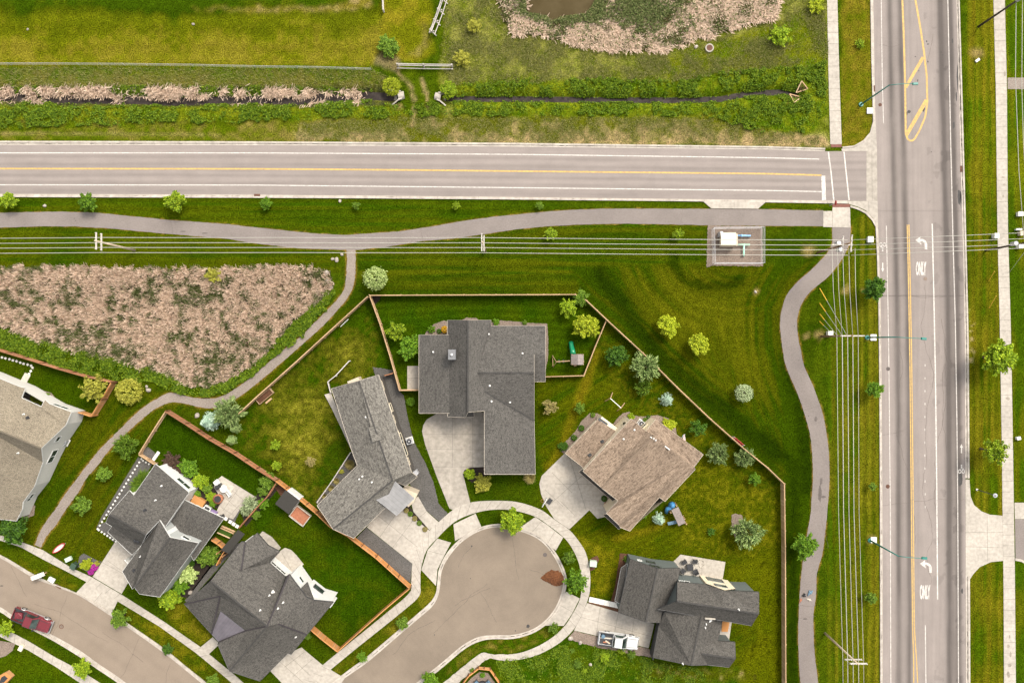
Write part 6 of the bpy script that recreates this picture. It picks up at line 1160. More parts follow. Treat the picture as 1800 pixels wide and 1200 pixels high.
rt, rg = pickup('pickup_truck', 'maroon pickup truck with silver sills parked at the kerb', 62, 1086.5, math.atan2(-25, 63) , M['maroon'], M['silver'], M['darkmetal'])
wt, wg = pickup('pickup_truck', 'white pickup truck with a loaded open bed on a driveway', 1086, 1122, math.atan2(-10, 70), M['carwhite'], M['carwhite'], M['darkmetal'])
def on(root_g, rz, x, y, z): return Vector((root_g.x + x * math.cos(rz) - y * math.sin(rz), root_g.y + x * math.sin(rz) + y * math.cos(rz), z))
rz = math.atan2(-10, 70); p = on(wg, rz, -2.35, .42, .65); mb = MB(); mb.cyl(p, .28, .5, 16); mb.cyl((p.x, p.y, p.z + .5), .24, .03, 16); tag(mb.build('barrel', M['bluecloth']), 'round pale blue drum in the white pickup bed', 'drum')
for k, (x0, y0, x1, y1, mt, lab) in enumerate([(-2.7, .05, -.95, .2, 'stone', 'long pale board lying in the white pickup bed'), (-2.2, -.5, -1.4, -.35, 'terracotta', 'short reddish board lying in the white pickup bed'), (-1.9, -.2, -1.2, -.55, 'beige', 'slanted tan board lying in the white pickup bed')]):
    mb = MB(); mb.bar(on(wg, rz, x0, y0, .72 + .06 * k), on(wg, rz, x1, y1, .74 + .06 * k), .2, .05); tag(mb.build('timber_board', M[mt]), lab, 'board')
rz = math.atan2(-25, 63); mb = MB(); p = on(rg, rz, -2.0, 0, .8); mb.box(p, (1.1, .9, .3), rz + .3); mb.box((p.x, p.y, p.z + .2), (.6, .5, .12), rz - .4); tag(mb.build('tarpaulin', M['maroon']), 'reddish folded tarpaulin in the maroon pickup bed', 'tarpaulin')
# ================================================================ GARDEN THINGS
def obj(name, mb, mat, label, cat, group=None, **k): return tag(mb.build(name, mat, **k), label, cat, group)
# slide tower and swing, yard of the large grey house
root = thing('play_tower', 'wooden play tower with long green slide and swing arm', 'play set', G(1012, 630)); g = G(1013, 631, 0)
mb = MB()
for sx in (-.8, .8):
    for sy in (-.7, .7): mb.box((g.x + sx, g.y + sy, 1.3), (.1, .1, 2.6))
mb.build('tower_posts', M['oldwood'], root); mb = MB(); mb.box((g.x, g.y, 1.3), (1.7, 1.5, .1)); mb.build('platform', M['oldwood'], root)
mb = MB(); rg_ = [(g.x - .95, g.y + .75, 2.35), (g.x + .85, g.y + .75, 2.35), (g.x + .85, g.y - .75, 2.35), (g.x - .95, g.y - .75, 2.35), (g.x, g.y + .75, 2.95), (g.x, g.y - .75, 2.95)]; mb.add(rg_, [(0, 3, 5, 4), (1, 4, 5, 2), (0, 4, 1), (3, 2, 5)]); mb.build('tower_roof', M['taupe'], root)
mb = MB(); a, b = G(1007.5, 622, 1.5), G(1003.5, 601, .25); P = [a, a.lerp(b, .3) - Vector((0, 0, .12)), a.lerp(b, .75) - Vector((0, 0, .18)), b]; mb.tube(P, .38, .34, 14); mb.build('slide', M['green'], root, flat=False)
mb = MB(); a, b = G(1001.5, 634, 2.3), G(978, 635.5, 2.3); mb.bar(a, b, .12, .14); mb.build('swing_beam', M['oldwood'], root)
for y in (624.5, 645): mb = MB(); mb.bar(b, G(971.5 + (y - 635) * .06, y, 0), .1); mb.build('frame_leg', M['oldwood'], root)
mb = MB(); mb.bar(G(971, 626, .2), G(972, 643, .2), .08); mb.build('frame_stretcher', M['oldwood'], root)
for x in (984, 992):
    mb = MB(); c = G(x, 635.2, 2.25); mb.bar(c + Vector((0, .2, 0)), (c.x, c.y + .2, .5), .02); mb.bar(c - Vector((0, .2, 0)), (c.x, c.y - .2, .5), .02); mb.box((c.x, c.y, .48), (.2, .46, .04)); mb.build('swing_seat', M['black'], root)
for x, y in ((1023, 634), (1010, 640)): mb = MB(); c = G(x, y); mb.box((c.x, c.y, .55), (.35, .5, 1.1), .2); mb.build('ladder_box', M['oldwood'], root)
# swing frame, brown house
root = thing('swing_frame', 'bare wooden swing frame on the lawn behind the brown roofed house', 'swing', G(1084, 711)); a, b = G(1073, 700, 2.2), G(1091.5, 716.5, 2.2); mb = MB(); mb.bar(a, b, .1, .12); mb.build('beam', M['white'], root)
for top, feet in ((a, ((1076.5, 690), (1063.5, 704.5))), (b, ((1098, 708), (1085, 721.5)))):
    for f in feet: mb = MB(); mb.bar(top, G(*f), .11); mb.build('frame_leg', M['oldwood'], root)
# second play set
root = thing('play_set', 'play set with blue dome and pale deck beside the blue spruce', 'play set', G(1186, 898)); mb = MB(); a, b = G(1186, 893, 1.4), G(1199, 921, 1.4); mb.bar(a, b, 1.1, .12); mb.build('deck_roof', M['taupe'], root)
mb = MB(); g = G(1181, 887.5, 1.2); mb.tube([(g.x, g.y, 1.1), (g.x, g.y, 1.5), (g.x, g.y, 1.85), (g.x, g.y, 2.0)], .55, .12, 16); mb.tube([(g.x - .1, g.y - .3, 1.3), (g.x - .6, g.y - .55, .9), (g.x - .6, g.y - 1.2, .3)], .3, .3, 12); mb.build('tube_slide', M['blue'], root, flat=False)
for p in ((1176, 897), (1200, 908), (1186, 885), (1203, 917)): mb = MB(); c = G(*p); mb.box((c.x, c.y, .7), (.4, .3, 1.4), .5, 0, .4); mb.build('side_post', M['oldwood'], root)
mb = MB(); mb.bar(G(1174, 920, .6), G(1192, 916, .8), .45, .08); mb.build('flat_slide', M['bluecloth'], root)
# basketball hoop
g = G(966, 880); root = thing('basketball_hoop', 'basketball hoop leaning over the driveway of the brown roofed house', 'basketball hoop', g); mb = MB(); mb.box((g.x, g.y, .12), (.8, .6, .24), .9); mb.build('stand_base', M['black'], root); mb = MB(); mb.tube([(g.x, g.y, .2), (g.x - .5, g.y + .25, 2.8)], .06, .06, 8); mb.build('pole', M['darkmetal'], root)
mb = MB(); mb.box((g.x - .85, g.y + .45, 3.0), (.06, 1.4, .9), -.5); mb.build('backboard', M['white'], root); mb = MB(); ring = [(g.x - 1.15 + math.cos(i * .5236) * .23, g.y + .6 + math.sin(i * .5236) * .23, 2.75) for i in range(13)]; mb.tube(ring, .02, .02, 6); mb.build('rim', M['terracotta'], root)
# utility yard kit
root = thing('utility_hut', 'small cream topped pump hut in the fenced gravel square', 'hut', G(1279, 423)); mb = MB(); g = G(1277, 424.5); mb.box((g.x, g.y, 1.0), (2.1, 1.7, 2.0)); mb.build('wall', M['beige'], root); mb = MB(); g = G(1280.5, 420, 2.1); mb.box((g.x, g.y, 2.06), (2.2, 1.86, .12), 0, 0, .97); mb.build('roof', M['cream'], root); mb = MB(); c = G(1263.5, 413.5); mb.box((c.x, c.y, .8), (.4, .7, 1.4)); mb.build('meter_box', M['galv'], root)
mb = MB(); mb.tube([G(1295, 414, .5), G(1319, 414.5, .5)], .13, .13, 12); mb.tube([G(1318, 414.5, .5), G(1318.5, 414.5, 0)], .13, .13, 10); mb.tube([G(1304, 414.2, .5), G(1304.2, 414.2, .75)], .2, .2, 10); obj('water_pipe', mb, M['paleblue'], 'pale blue pipe sticking out of the pump hut', 'pipe', flat=False)
mb = MB(); mb.tube([G(1295, 430.2, .5), G(1318, 430.2, .5)], .12, .12, 10); mb.tube([G(1307.8, 430, .5), G(1307.5, 449, .5), G(1307.5, 449.5, 0)], .13, .13, 10); obj('water_pipe', mb, M['mint'], 'mint green T-shaped pipe beside the pump hut', 'pipe', flat=False)
# cabinets and boxes on the verges
def box_thing(name, px, py, w, d, h, mat, label, cat='utility box', rz=0, group=None):
    root = thing(name, label, cat, G(px, py), rz, group); mb = MB(); mb.box((0, 0, h * .46), (w, d, h * .92)); mb.build('cabinet', M[mat], root, True, True, .02); mb = MB(); mb.box((0, 0, h * .95), (w + .06, d + .06, h * .1)); mb.build('lid', M[mat], root, True, True, .015)
for px, py, w, d, h, mt, lab, rz in ((1528, 195.5, .8, .8, .25, 'offwhite', 'white concrete box beside the upper teal street lamp', 0), (1528, 421.5, .75, .8, .5, 'offwhite', 'white utility box left of the cycle symbol', 0), (1456, 586, .65, .65, .9, 'offwhite', 'grey white box at the foot of the power pole with one long crossarm', 0),
    (1534.5, 593, .8, .85, .2, 'offwhite', 'low white box beside the middle teal street lamp', 0), (1535, 948, .8, .8, .2, 'offwhite', 'low white box beside the lowest teal street lamp', 0), (1746.5, 415.5, .6, .7, .8, 'offwhite', 'white utility box left of the right hand pavement', 0), (1790, 377, .7, .6, .6, 'offwhite', 'white utility box nearest the top of the right edge', 0),
    (1788, 404, .8, .2, .5, 'white', 'narrow white cabinet at the right edge', 0), (1792, 411, .55, .6, .7, 'beige', 'beige pink utility box at the right edge', 0), (1789, 433, .6, .6, .8, 'offwhite', 'white box under the dark pole with transformer', 0), (1787.5, 769.5, .5, .4, .5, 'white', 'small white box right of the leaning verge trees', .2),
    (1717, 107, .6, .3, .25, 'white', 'lone white marker slab on the right verge near the top', .6), (1042, 988, .95, .8, .8, 'palegreen', 'green utility cabinet on red bark beside the pavement', -.1), (122, 981.5, .9, .55, .4, 'palegreen', 'pale green lidded box beside the pavement', .45), (92, 1018, .9, .0 + .6, .3, 'offwhite', 'tiny pale box behind the cluster mailbox', -.5), (39, 1137, .55, .8, .4, 'cream', 'cream box on the lawn below the maroon pickup', -.5)):
    box_thing('utility_box', px, py, w, d, h, mt, lab, 'utility box', rz)
# bin, mailbox, canoe, benches
g = G(135, 992); root = thing('wheelie_bin', 'dark green wheelie bin beside the flower bed', 'bin', g, -.5); mb = MB(); mb.box((0, 0, .5), (.62, .68, 1.0), 0, 0, 1.15); mb.build('bin_body', M['binplastic'], root, True, True, .03); mb = MB(); mb.box((0, 0, 1.04), (.78, .84, .08)); mb.build('lid', M['binplastic'], root, True, True, .03)
for sx in (-.28, .28): mb = MB(); mb.tube([(sx - .05, .36, .13), (sx + .05, .36, .13)], .13, .13, 12); mb.build('wheel', M['tyre'], root, True, True)
g = G(75, 1008); root = thing('mailbox', 'wide white cluster mailbox standing at the kerb', 'mailbox', g, -.0); rzb = math.atan2(14, 36)
for k in (-.6, .6): mb = MB(); c = (g.x + math.cos(rzb) * k, g.y + math.sin(rzb) * k); mb.box((c[0], c[1], .45), (.14, .14, .9)); mb.build('post', M['oldwood'], root)
mb = MB(); mb.box((g.x, g.y, 1.2), (1.7, .6, .6), rzb, 0, .93); mb.build('box_body', M['offwhite'], root); mb = MB(); mb.box((g.x, g.y, 1.53), (1.75, .1, .05), rzb); mb.build('roof_ridge', M['beige'], root)
mb = MB(); g = G(106, 961.5); n = 12; a = R(38); vs = []
for i in range(n + 1):
    t = -1 + 2 * i / n; w_ = .32 * (1 - t * t) ** .7 + .01
    for y, z in ((-w_, .34 + .1 * t * t), (0, .04), (w_, .34 + .1 * t * t)): vs.append((g.x + t * 1.1 * math.cos(a) - y * math.sin(a), g.y + t * 1.1 * math.sin(a) + y * math.cos(a), z))
mb.add(vs, [f for i in range(n) for f in ((3 * i, 3 * i + 3, 3 * i + 4, 3 * i + 1), (3 * i + 1, 3 * i + 4, 3 * i + 5, 3 * i + 2))]); root = thing('canoe', 'small white canoe with red rim lying on the lawn', 'canoe', g); mb.build('hull', M['white'], root)
for k in (0, 2): mb2 = MB(); mb2.tube([vs[3 * i + k] for i in range(n + 1)], .06, .06, 6); mb2.build('rim', M['red'], root)
g = G(1295, 776); root = thing('bench', 'red bench with white frame against the weathered back fence', 'bench', g, R(-39)); mb = MB(); mb.box((0, 0, .45), (1.9, .4, .06)); mb.build('seat', M['red'], root, True, True); mb = MB(); mb.box((0, .24, .72), (1.9, .06, .4)); mb.build('backrest', M['red'], root, True, True)
for x in (-.9, .9): mb = MB(); mb.box((x, 0, .25), (.08, .5, .5)); mb.box((x, .24, .6), (.08, .08, .7)); mb.build('leg', M['white'], root, True, True)
root = thing('planter_box', 'long wooden planter box at the fence of the yellowing yard', 'planter', G(467, 696), R(40)); mb = MB()
for y in (-.42, .42): mb.box((0, y, .3), (2.6, .06, .6))
for x in (-1.3, 1.3): mb.box((x, 0, .3), (.06, .9, .6))
mb.build('box_sides', M['oldwood'], root, True, True); mb = MB(); mb.box((0, 0, .24), (2.5, .8, .44)); mb.build('soil', M['mulch'], root, True, True)
mb = MB(); mb.box((0, -.85, .4), (1.1, .25, .06)); mb.box((-.45, -.85, .2), (.06, .2, .4)); mb.box((.45, -.85, .2), (.06, .2, .4)); mb.build('side_bench', M['oldwood'], root, True, True)
mb = MB(); mb.tube([G(612.5, 560.5, .08), G(598.5, 574, .08)], .07, .07, 8); obj('plastic_pipe', mb, M['white'], 'white pipe lying on the grass below the fence', 'pipe')
# garden shed with open planted box
root = thing('garden_shed', 'garden shed with flat dark roof against the orange fence', 'shed', G(510, 886)); rs = math.atan2(-38, 50); g = G(515.5, 874.5); mb = MB(); mb.box((g.x, g.y, 1.0), (2.2, 2.2, 2.0), rs); mb.build('wall', M['white'], root); g = G(505, 882, 2.1); mb = MB(); mb.box((g.x, g.y, 2.08), (2.5, 2.5, .12), rs); mb.build('roof', M['sh_dark'], root)
root = thing('sand_box', 'raised sandbox with red floor and pale frame beside the shed', 'sandbox', G(529, 905), rs)
for y in (-.95, .95): mb = MB(); mb.box((0, y, .3), (2.5, .1, .6)); mb.build('side_board', M['stone'], root, True, True)
for x in (-1.25, 1.25): mb = MB(); mb.box((x, 0, .3), (.1, 2.0, .6)); mb.build('side_board', M['stone'], root, True, True)
mb = MB(); mb.box((0, 0, .12), (2.4, 1.8, .2)); mb.build('floor_fill', M['terracotta'], root, True, True)
# dark lean-to between two houses
root = thing('lean_to', 'dark brown lean-to roof between two grey houses', 'lean-to', G(405, 950)); mb = MB(); P = [G(418, 931, 2.6), G(430, 938.5, 2.6), G(402, 973, 2.6), G(388, 966, 2.6)]; mb.prism([(p.x, p.y) for p in P], 2.45, 2.6); mb.build('roof', M['sh_dark'], root); mb = MB()
for p in ((421, 934), (428, 938), (402, 970), (392, 965)): c = G(*p); mb.box((c.x, c.y, 1.25), (.12, .12, 2.5))
mb.build('posts', M['cedar'], root)
root = thing('raised_bed', 'raised bed with green turf between pale boards beside the lower grey roof', 'raised bed', G(395, 934)); mb = MB(); mb.prism([flat(p, 0) for p in ((389, 928), (410, 936), (404, 944), (383, 934))], 0, .4); mb.build('turf', M['turf'], root); mb = MB()
for a, b in (((390, 924), (413, 934)), ((388, 927), (411, 937)), ((382, 935), (404, 945))): mb.bar(G(*a, .4), G(*b, .4), .14, .3)
mb.build('boards', M['oldwood'], root)
# patio sets
def chair(mat, frame): 
    root = thing('garden_chair', '', 'chair'); mb = MB(); mb.box((0, 0, .4), (.62, .6, .12)); mb.build('seat', mat, root, True, True, .03); mb = MB(); mb.box((0, .3, .68), (.62, .1, .55)); mb.build('backrest', mat, root, True, True, .03)
    for s in (-1, 1): mb = MB(); mb.box((s * .34, 0, .56), (.07, .62, .06)); mb.build('armrest', frame, root, True, True)
    for sx in (-.3, .3):
        for sy in (-.28, .28): mb = MB(); mb.box((sx, sy, .18), (.05, .05, .36)); mb.build('leg', frame, root, True, True)
    return root
dark = chair(M['black'], M['darkmetal']); spots = [(1202, 986.5, .5, 'dark garden chair nearest the upper patio corner'), (1220.5, 985.5, -.15, 'dark garden chair at the top of the pale patio'), (1199.5, 1001.5, 2.4, 'dark garden chair beside the grey-green wall'), (1221.5, 1003, 3.6, 'dark garden chair nearest the cream gable')]
for i, (x, y, a, l) in enumerate(spots):
    if i == 0: dark.location = G(x, y, .06); dark.rotation_euler.z = a; dark['label'] = l; dark['group'] = 'dark chairs round the fire table'
    else: dup(dark, G(x, y, .06), a, None, l, 'dark chairs round the fire table')
root = thing('fire_table', 'square dark fire table amid the dark garden chairs', 'table', G(1211.5, 995, .06), .1); mb = MB(); mb.box((0, 0, .3), (.78, .78, .6)); mb.build('base', M['darkmetal'], root, True, True, .02); mb = MB(); mb.box((0, 0, .62), (.9, .9, .06)); mb.build('tabletop', M['black'], root, True, True, .01)
mb = MB(); ring = [G(1233 + math.cos(i * .7) * (6 - i * .12), 990 + math.sin(i * .7) * (6 + i * .15), .1) for i in range(18)]; mb.tube(ring, .035, .035, 6); obj('garden_hose', mb, M['stone'], 'coiled pale hose on the pale patio', 'hose')
pale = chair(M['white'], M['white']); pale.location = G(384, 846, .05); pale.rotation_euler.z = 2.2; pale['label'] = 'white garden chair at the top of the square paved patio'; pale['group'] = 'white chairs on the paved patio'
dup(pale, G(403, 865, .05), -.9, (1.5, 1, 1), 'wide white garden seat on the square paved patio', 'white chairs on the paved patio')
root = thing('round_table', 'round white table on the square paved patio', 'table', G(396, 857, .05)); mb = MB(); mb.cyl((0, 0, .68), .55, .05, 24); mb.build('tabletop', M['offwhite'], root, True, True); mb = MB(); mb.cyl((0, 0, 0), .3, .05, 16); mb.cyl((0, 0, 0), .06, .68, 10); mb.build('pedestal', M['offwhite'], root, True, True)
root = thing('barbecue', 'dark barbecue at the corner of the square paved patio', 'barbecue', G(386.5, 853.5, .05), .6); mb = MB(); mb.box((0, 0, .45), (.9, .55, .8)); mb.build('cabinet', M['darkmetal'], root, True, True); mb = MB(); mb.box((0, 0, .98), (.8, .55, .28), 0, 0, .7); mb.build('hood', M['black'], root, True, True)
g = G(386, 875); root = thing('fire_pit', 'round terracotta fire pit at the edge of the square paved patio', 'fire pit', g); mb = MB(); mb.tube([(g.x, g.y, 0), (g.x, g.y, .75)], .62, .72, 20); mb.build('bowl', M['terracotta'], root, flat=False); mb = MB(); mb.cyl((g.x, g.y, .74), .5, .03, 20); mb.build('grate', M['black'], root)
mb = MB(); mb.box((*G(378, 899).xy, .4), (.9, .5, .6), -.5); obj('covered_seat', mb, M['purple'], 'purple covered seat under the lower grey roof edge', 'seat')
mb = MB(); mb.box((*G(391.5, 906).xy, .45), (.6, .45, .8), .4); mb.box((*G(390, 905).xy, .95), (.5, .4, .2), .4, 0, .6); obj('smoker_grill', mb, M['black'], 'small black grill at the lower grey roof corner', 'grill')
rug = MB(); P = [flat(p, 0) for p in ((392, 843), (412, 855), (403, 870), (389, 862), (384, 853))]; rug.prism(P, .05, .062); obj('patio_rug', rug, M['stone'], 'pale patterned rug under the round white table', 'rug')
# red and rusty bits
def ac(px, py, rz, label):
    root = thing('air_conditioner', label, 'air conditioner', G(px, py), rz); mb = MB(); mb.box((0, 0, .05), (1.05, 1.05, .1)); mb.build('plinth', M['offwhite'], root, True, True); mb = MB(); mb.box((0, 0, .5), (.85, .85, .8)); mb.build('casing', M['galv'], root, True, True, .03); mb = MB(); mb.cyl((0, 0, .9), .36, .03, 20); mb.build('fan_grille', M['black'], root, True, True); mb = MB(); mb.cyl((0, 0, .93), .12, .03, 12); mb.build('fan_hub', M['galv'], root, True, True)
ac(116, 776, -.5, 'air conditioner beside the tan house wall'); ac(720.5, 774, .3, 'air conditioner on dark gravel beside the mottled house'); ac(1126, 743.5, -.6, 'air conditioner in the stone bed behind the brown roofed house')
g = G(1199.5, 769, 3.6); root = thing('flag', 'small red and white flag on the brown house eave', 'flag', (g.x, g.y, 3.4)); mb = MB(); mb.tube([(g.x - .3, g.y - .3, 3.3), (g.x + .3, g.y + .55, 4.0)], .025, .025, 6); mb.build('staff', M['white'], root)
mb = MB(); vs = []
for i in range(7):
    for j in range(4): vs.append((g.x - .05 + i * .06 + .25 * (j / 3), g.y + .3 - j * .3 + .03 * i, 3.8 - i * .06 + .05 * math.sin(i * 1.4) - .1 * j))
fs = [(4 * i + j, 4 * i + j + 1, 4 * i + j + 5, 4 * i + j + 4) for i in range(6) for j in range(3)]; mb.add(vs, fs); fo = mb.build('cloth', [M['flagcloth'], M['white'], M['bluecloth']], root)
fo.data.polygons.foreach_set('material_index', [2 if (i < 3 and j == 0) else (i % 2) for i in range(6) for j in range(3)])
g = G(1458, 361.5); root = thing('stop_sign', 'red octagonal road sign on a post at the kerb ramp', 'road sign', g); mb = MB(); mb.box((g.x, g.y, 1.25), (.06, .06, 2.5)); mb.build('post', M['galv'], root); mb = MB(); mb.tube([(g.x - .04, g.y, 2.3), (g.x - .07, g.y, 2.3)], .38, .38, 8); mb.build('sign_plate', M['red'], root)
# culvert ends, trash grates, manholes
def flared(px, py, a, label):
    g = G(px, py); z0 = -.72; root = thing('culvert_end', label, 'culvert', (g.x, g.y, z0), a); mb = MB()
    pr = [(-.15, -.55, .9), (-.15, .55, .9), (1.0, 1.15, .35), (1.0, -1.15, .35)]; mb.add([(0, -.5, 0), (0, .5, 0), (1.5, 1.2, 0), (1.5, -1.2, 0)], [(0, 3, 2, 1)]); 
    for s in (-1, 1):
        mb.add([(-.5, .42 * s, 0), (-.5, .42 * s, 1.0), (0, .5 * s, 1.05), (1.7, 1.25 * s, .25), (1.7, 1.25 * s, 0), (0, .5 * s, 0), (-.5, .62 * s, 1.0), (0, .72 * s, 1.05), (1.7, 1.5 * s, .25), (1.7, 1.5 * s, 0)], [(0, 1, 2, 5), (5, 2, 3, 4), (1, 6, 7, 2), (2, 7, 8, 3), (3, 8, 9, 4)]); mb.f[-5:] = [f if s < 0 else f[::-1] for f in mb.f[-5:]]
    mb.build('wing_walls', M['concrete'], root, True, True); mb = MB(); n = 12; vs = []
    for i in range(n + 1): t = math.pi * i / n; vs += [(-.9, math.cos(t) * .62, .35 + math.sin(t) * .75), (.02, math.cos(t) * .62, .35 + math.sin(t) * .75)]
    mb.add(vs, [(2 * i, 2 * i + 1, 2 * i + 3, 2 * i + 2) for i in range(n)]); mb.build('pipe_barrel', M['concrete'], root, True, True)
flared(700, 168.5, R(190), 'pale concrete culvert end under the yellow green bush'); flared(775, 171, R(-12), 'pale concrete culvert end opening to the right hand creek')
for px, py, a, lab in ((1408, 154, .3, 'upper rusty triangular grate at the end of the creek'), (1398, 173, 2.9, 'lower rusty triangular grate at the end of the creek')):
    g = G(px, py); root = thing('trash_grate', lab, 'grate', (g.x, g.y, gz1(px, py)), a); mb = MB(); T = [Vector((-.9, -.5, .1)), Vector((.9, -.5, .15)), Vector((.1, .75, .75))]
    for i in range(3): mb.bar(T[i], T[(i + 1) % 3], .12, .12)
    mb.build('frame', M['oldwood'], root, True, True); mb = MB()
    for k in range(1, 8): t = k / 8; p = T[0].lerp(T[1], t); q = (T[0].lerp(T[2], t * 1.8) if t < .555 else T[1].lerp(T[2], (1 - t) * 2.25)); mb.bar(p, q, .06)
    mb.build('bars', M['rust'], root, True, True)
def disc(name, px, py, r, mat, label, h=.02, ring=None):
    g = G(px, py); root = thing(name, label, 'manhole', g); mb = MB(); mb.cyl((g.x, g.y, -.05), r, h + .05, 20); mb.build('rim', M[ring or mat], root); mb = MB(); mb.cyl((g.x, g.y, h - .02), r * .72, .03, 20); mb.build('cover', M[mat], root)
disc('manhole', 1246.5, 85.5, .62, 'rust', 'round concrete manhole with brown cover below the reed bed', .3, 'concrete')
disc('manhole', 108, 1100.5, .34, 'tangravel', 'tan manhole cover in the residential street', .018, 'rust'); disc('manhole', 958, 974.5, .3, 'stain', 'dark manhole cover in the turning circle', .02); disc('manhole', 1561, 648, .28, 'stain', 'manhole cover in the left cycle lane', .02); disc('manhole', 1560.5, 854.5, .3, 'rust', 'brown manhole cover low in the left cycle lane', .02); disc('manhole', 1547, 184.5, .25, 'rust', 'small manhole cover beside the kerb above the junction', .02); disc('manhole', 1626.5, 490, .28, 'tangravel', 'faint manhole cover under the upper word ONLY', .0205)
for px, py, lab in ((1535.5, 156, 'dark rusty storm drain at the kerb above the junction'), (1690, 297, 'rusty storm drain at the right kerb'), (103, 1030, 'small storm drain near the cluster mailbox'), (452, 343.5, 'storm drain at the lower kerb of the two lane road')):
    mb = MB(); g = G(px, py); mb.box((g.x, g.y, .03), (.4, .9, .03) if px > 1000 else (.9, .4, .03), 0 if px != 103 else -.55); obj('storm_drain', mb, M['rust'], lab, 'drain')
# boulders
def boulder(seed, s):
    bm = bmesh.new(); bmesh.ops.create_icosphere(bm, subdivisions=2, radius=1); r = random.Random(seed); k = [Vector((r.uniform(-1, 1), r.uniform(-1, 1), r.uniform(-1, 1))).normalized() for _ in range(7)]
    for v in bm.verts:
        d = 1.0
        for q in k: d = min(d, .78 / max(v.co.normalized().dot(q), .3) * 1.0)
        v.co = v.co * d; v.co.z *= .65
    me = bpy.data.meshes.new('boulder'); bm.to_mesh(me); bm.free(); return me
BM_ = [boulder(i, 1) for i in range(3)]
for i, (px, py, r_, lab) in enumerate([(585, 455, .3, 'small round boulder beside the gravel path'), (592, 457, .42, 'largest boulder beside the top of the gravel path'), (601, 447.5, .28, 'grey boulder touching the gravel path'), (574, 480, .5, 'pinkish boulder at the reed bed corner'), (577, 494, .5, 'round boulder at the tip of the reed bed'), (582, 505, .35, 'pale boulder below the reed bed tip'), (258, 679, .28, 'brown boulder right of the yellowish round shrub'), (262, 685.5, .42, 'flat white boulder right of the yellowish round shrub'), (347, 730, .45, 'pinkish boulder left of the blue spruce'), (1295, 46, .4, 'white rock at the right of the meadow reeds'), (1223, 83, .35, 'white rock beside the round manhole'), (955, 1140, .0 + .25, 'small rock on the bulb verge'), (1003, 1121, .45, 'pale rock at the weedy gravel corner'), (1020, 1128, .35, 'tan rock at the gravel strip end'), (1038, 1167, .28, 'white rock lying in the weedy lawn'), (335, 1040, .4, 'pinkish rock between the two grey houses'), (1328, 513, .25, 'pale stone on the open lawn'), (79, 362, .3, 'white stone on the upper verge'), (598, 353.5, .3, 'white rock beside the sparse verge sapling'), (340, 43, .25, 'white marker rock on the mown field'), (49, 52, .2, 'tiny white rock far left on the mown field')]):
    o = bpy.data.objects.new('boulder', BM_[i % 3]); COL.objects.link(o); o.location = G(px, py, .0); o.location.z = r_ * .3; o.rotation_euler.z = i * 1.3; o.scale = (r_, r_ * .8, r_ * .8); tag(o, lab, 'boulder', 'loose boulders')
    if not BM_[i % 3].materials: BM_[i % 3].materials.append(M['rock'])
# stepping stones
mb = MB(); mb.box((0, 0, .02), (.24, .24, .06)); st0 = mb.build('stepping_stone', M['offwhite']); first = [True]
def stepper(px, py, rz, sc, label, grp):
    if first[0]: o = st0; first[0] = False
    else: o = st0.copy(); COL.objects.link(o)
    o.location = G(px, py, .0); o.location.z = .03; o.rotation_euler = (0, 0, rz); o.scale = (sc, sc, 1); tag(o, label, 'stepping stone', grp)
ORD = 'first second third fourth fifth sixth seventh eighth ninth tenth eleventh twelfth thirteenth fourteenth fifteenth sixteenth seventeenth eighteenth nineteenth twentieth last'.split()
for (a, b, n, l) in (((249, 806), (172, 929), 21, 'white stepping square along the gravel margin, %s from its upper corner'), ((174, 931), (204, 951), 7, 'white stepping square below the grey house corner, %s from the margin corner'), ((252, 809), (262, 815), 3, 'white stepping square along the short low fence, %s from its post')):
    for k in range(n): t = k / max(n - 1, 1); stepper(a[0] + (b[0] - a[0]) * t, a[1] + (b[1] - a[1]) * t, -.9, 1.0, l % ORD[k], 'white stepping squares along the grey house')
for k, (x, y) in enumerate(((278, 796), (274.5, 801), (271, 806))): stepper(x, y, -.6, 1.9, 'larger white slab behind the grey house corner, %s from the lawn' % ORD[k], 'larger slabs behind the grey house')
for k, (x, y) in enumerate(((397, 911), (405, 916.5), (411, 920.5), (417, 924.5))): stepper(x, y, -.5, 2.0, 'white slab in the dark gravel walk, %s from the lower grey roof' % ORD[k], 'slabs in the dark gravel walk')
for k in range(6): stepper(1040 + k * 9.1, 1053.5 + k * 2.0, -.2, 3.1, 'square paving slab in red bark, %s from the curved pavement' % ORD[k], 'paving slabs in red bark')
for k, (x, y) in enumerate(((4, 628), (10, 629.5), (17, 631), (23, 633), (29.5, 634.5), (36, 637), (42, 639), (49, 640.5), (55, 642.5), (57.5, 646), (54.5, 652), (51.5, 657))): stepper(x, y, k, 1.3, 'tan stepping stone in the dark lawn, %s from the left photo edge' % ORD[k], 'stepping stones in the left lawn')
mb = MB(); g = G(45.5, 664); mb.box((g.x, g.y, .04), (.9, 1.3, .1), -.5); obj('paving_slab', mb, M['stone'], 'single large tan slab at the end of the stepping stones', 'paving slab')
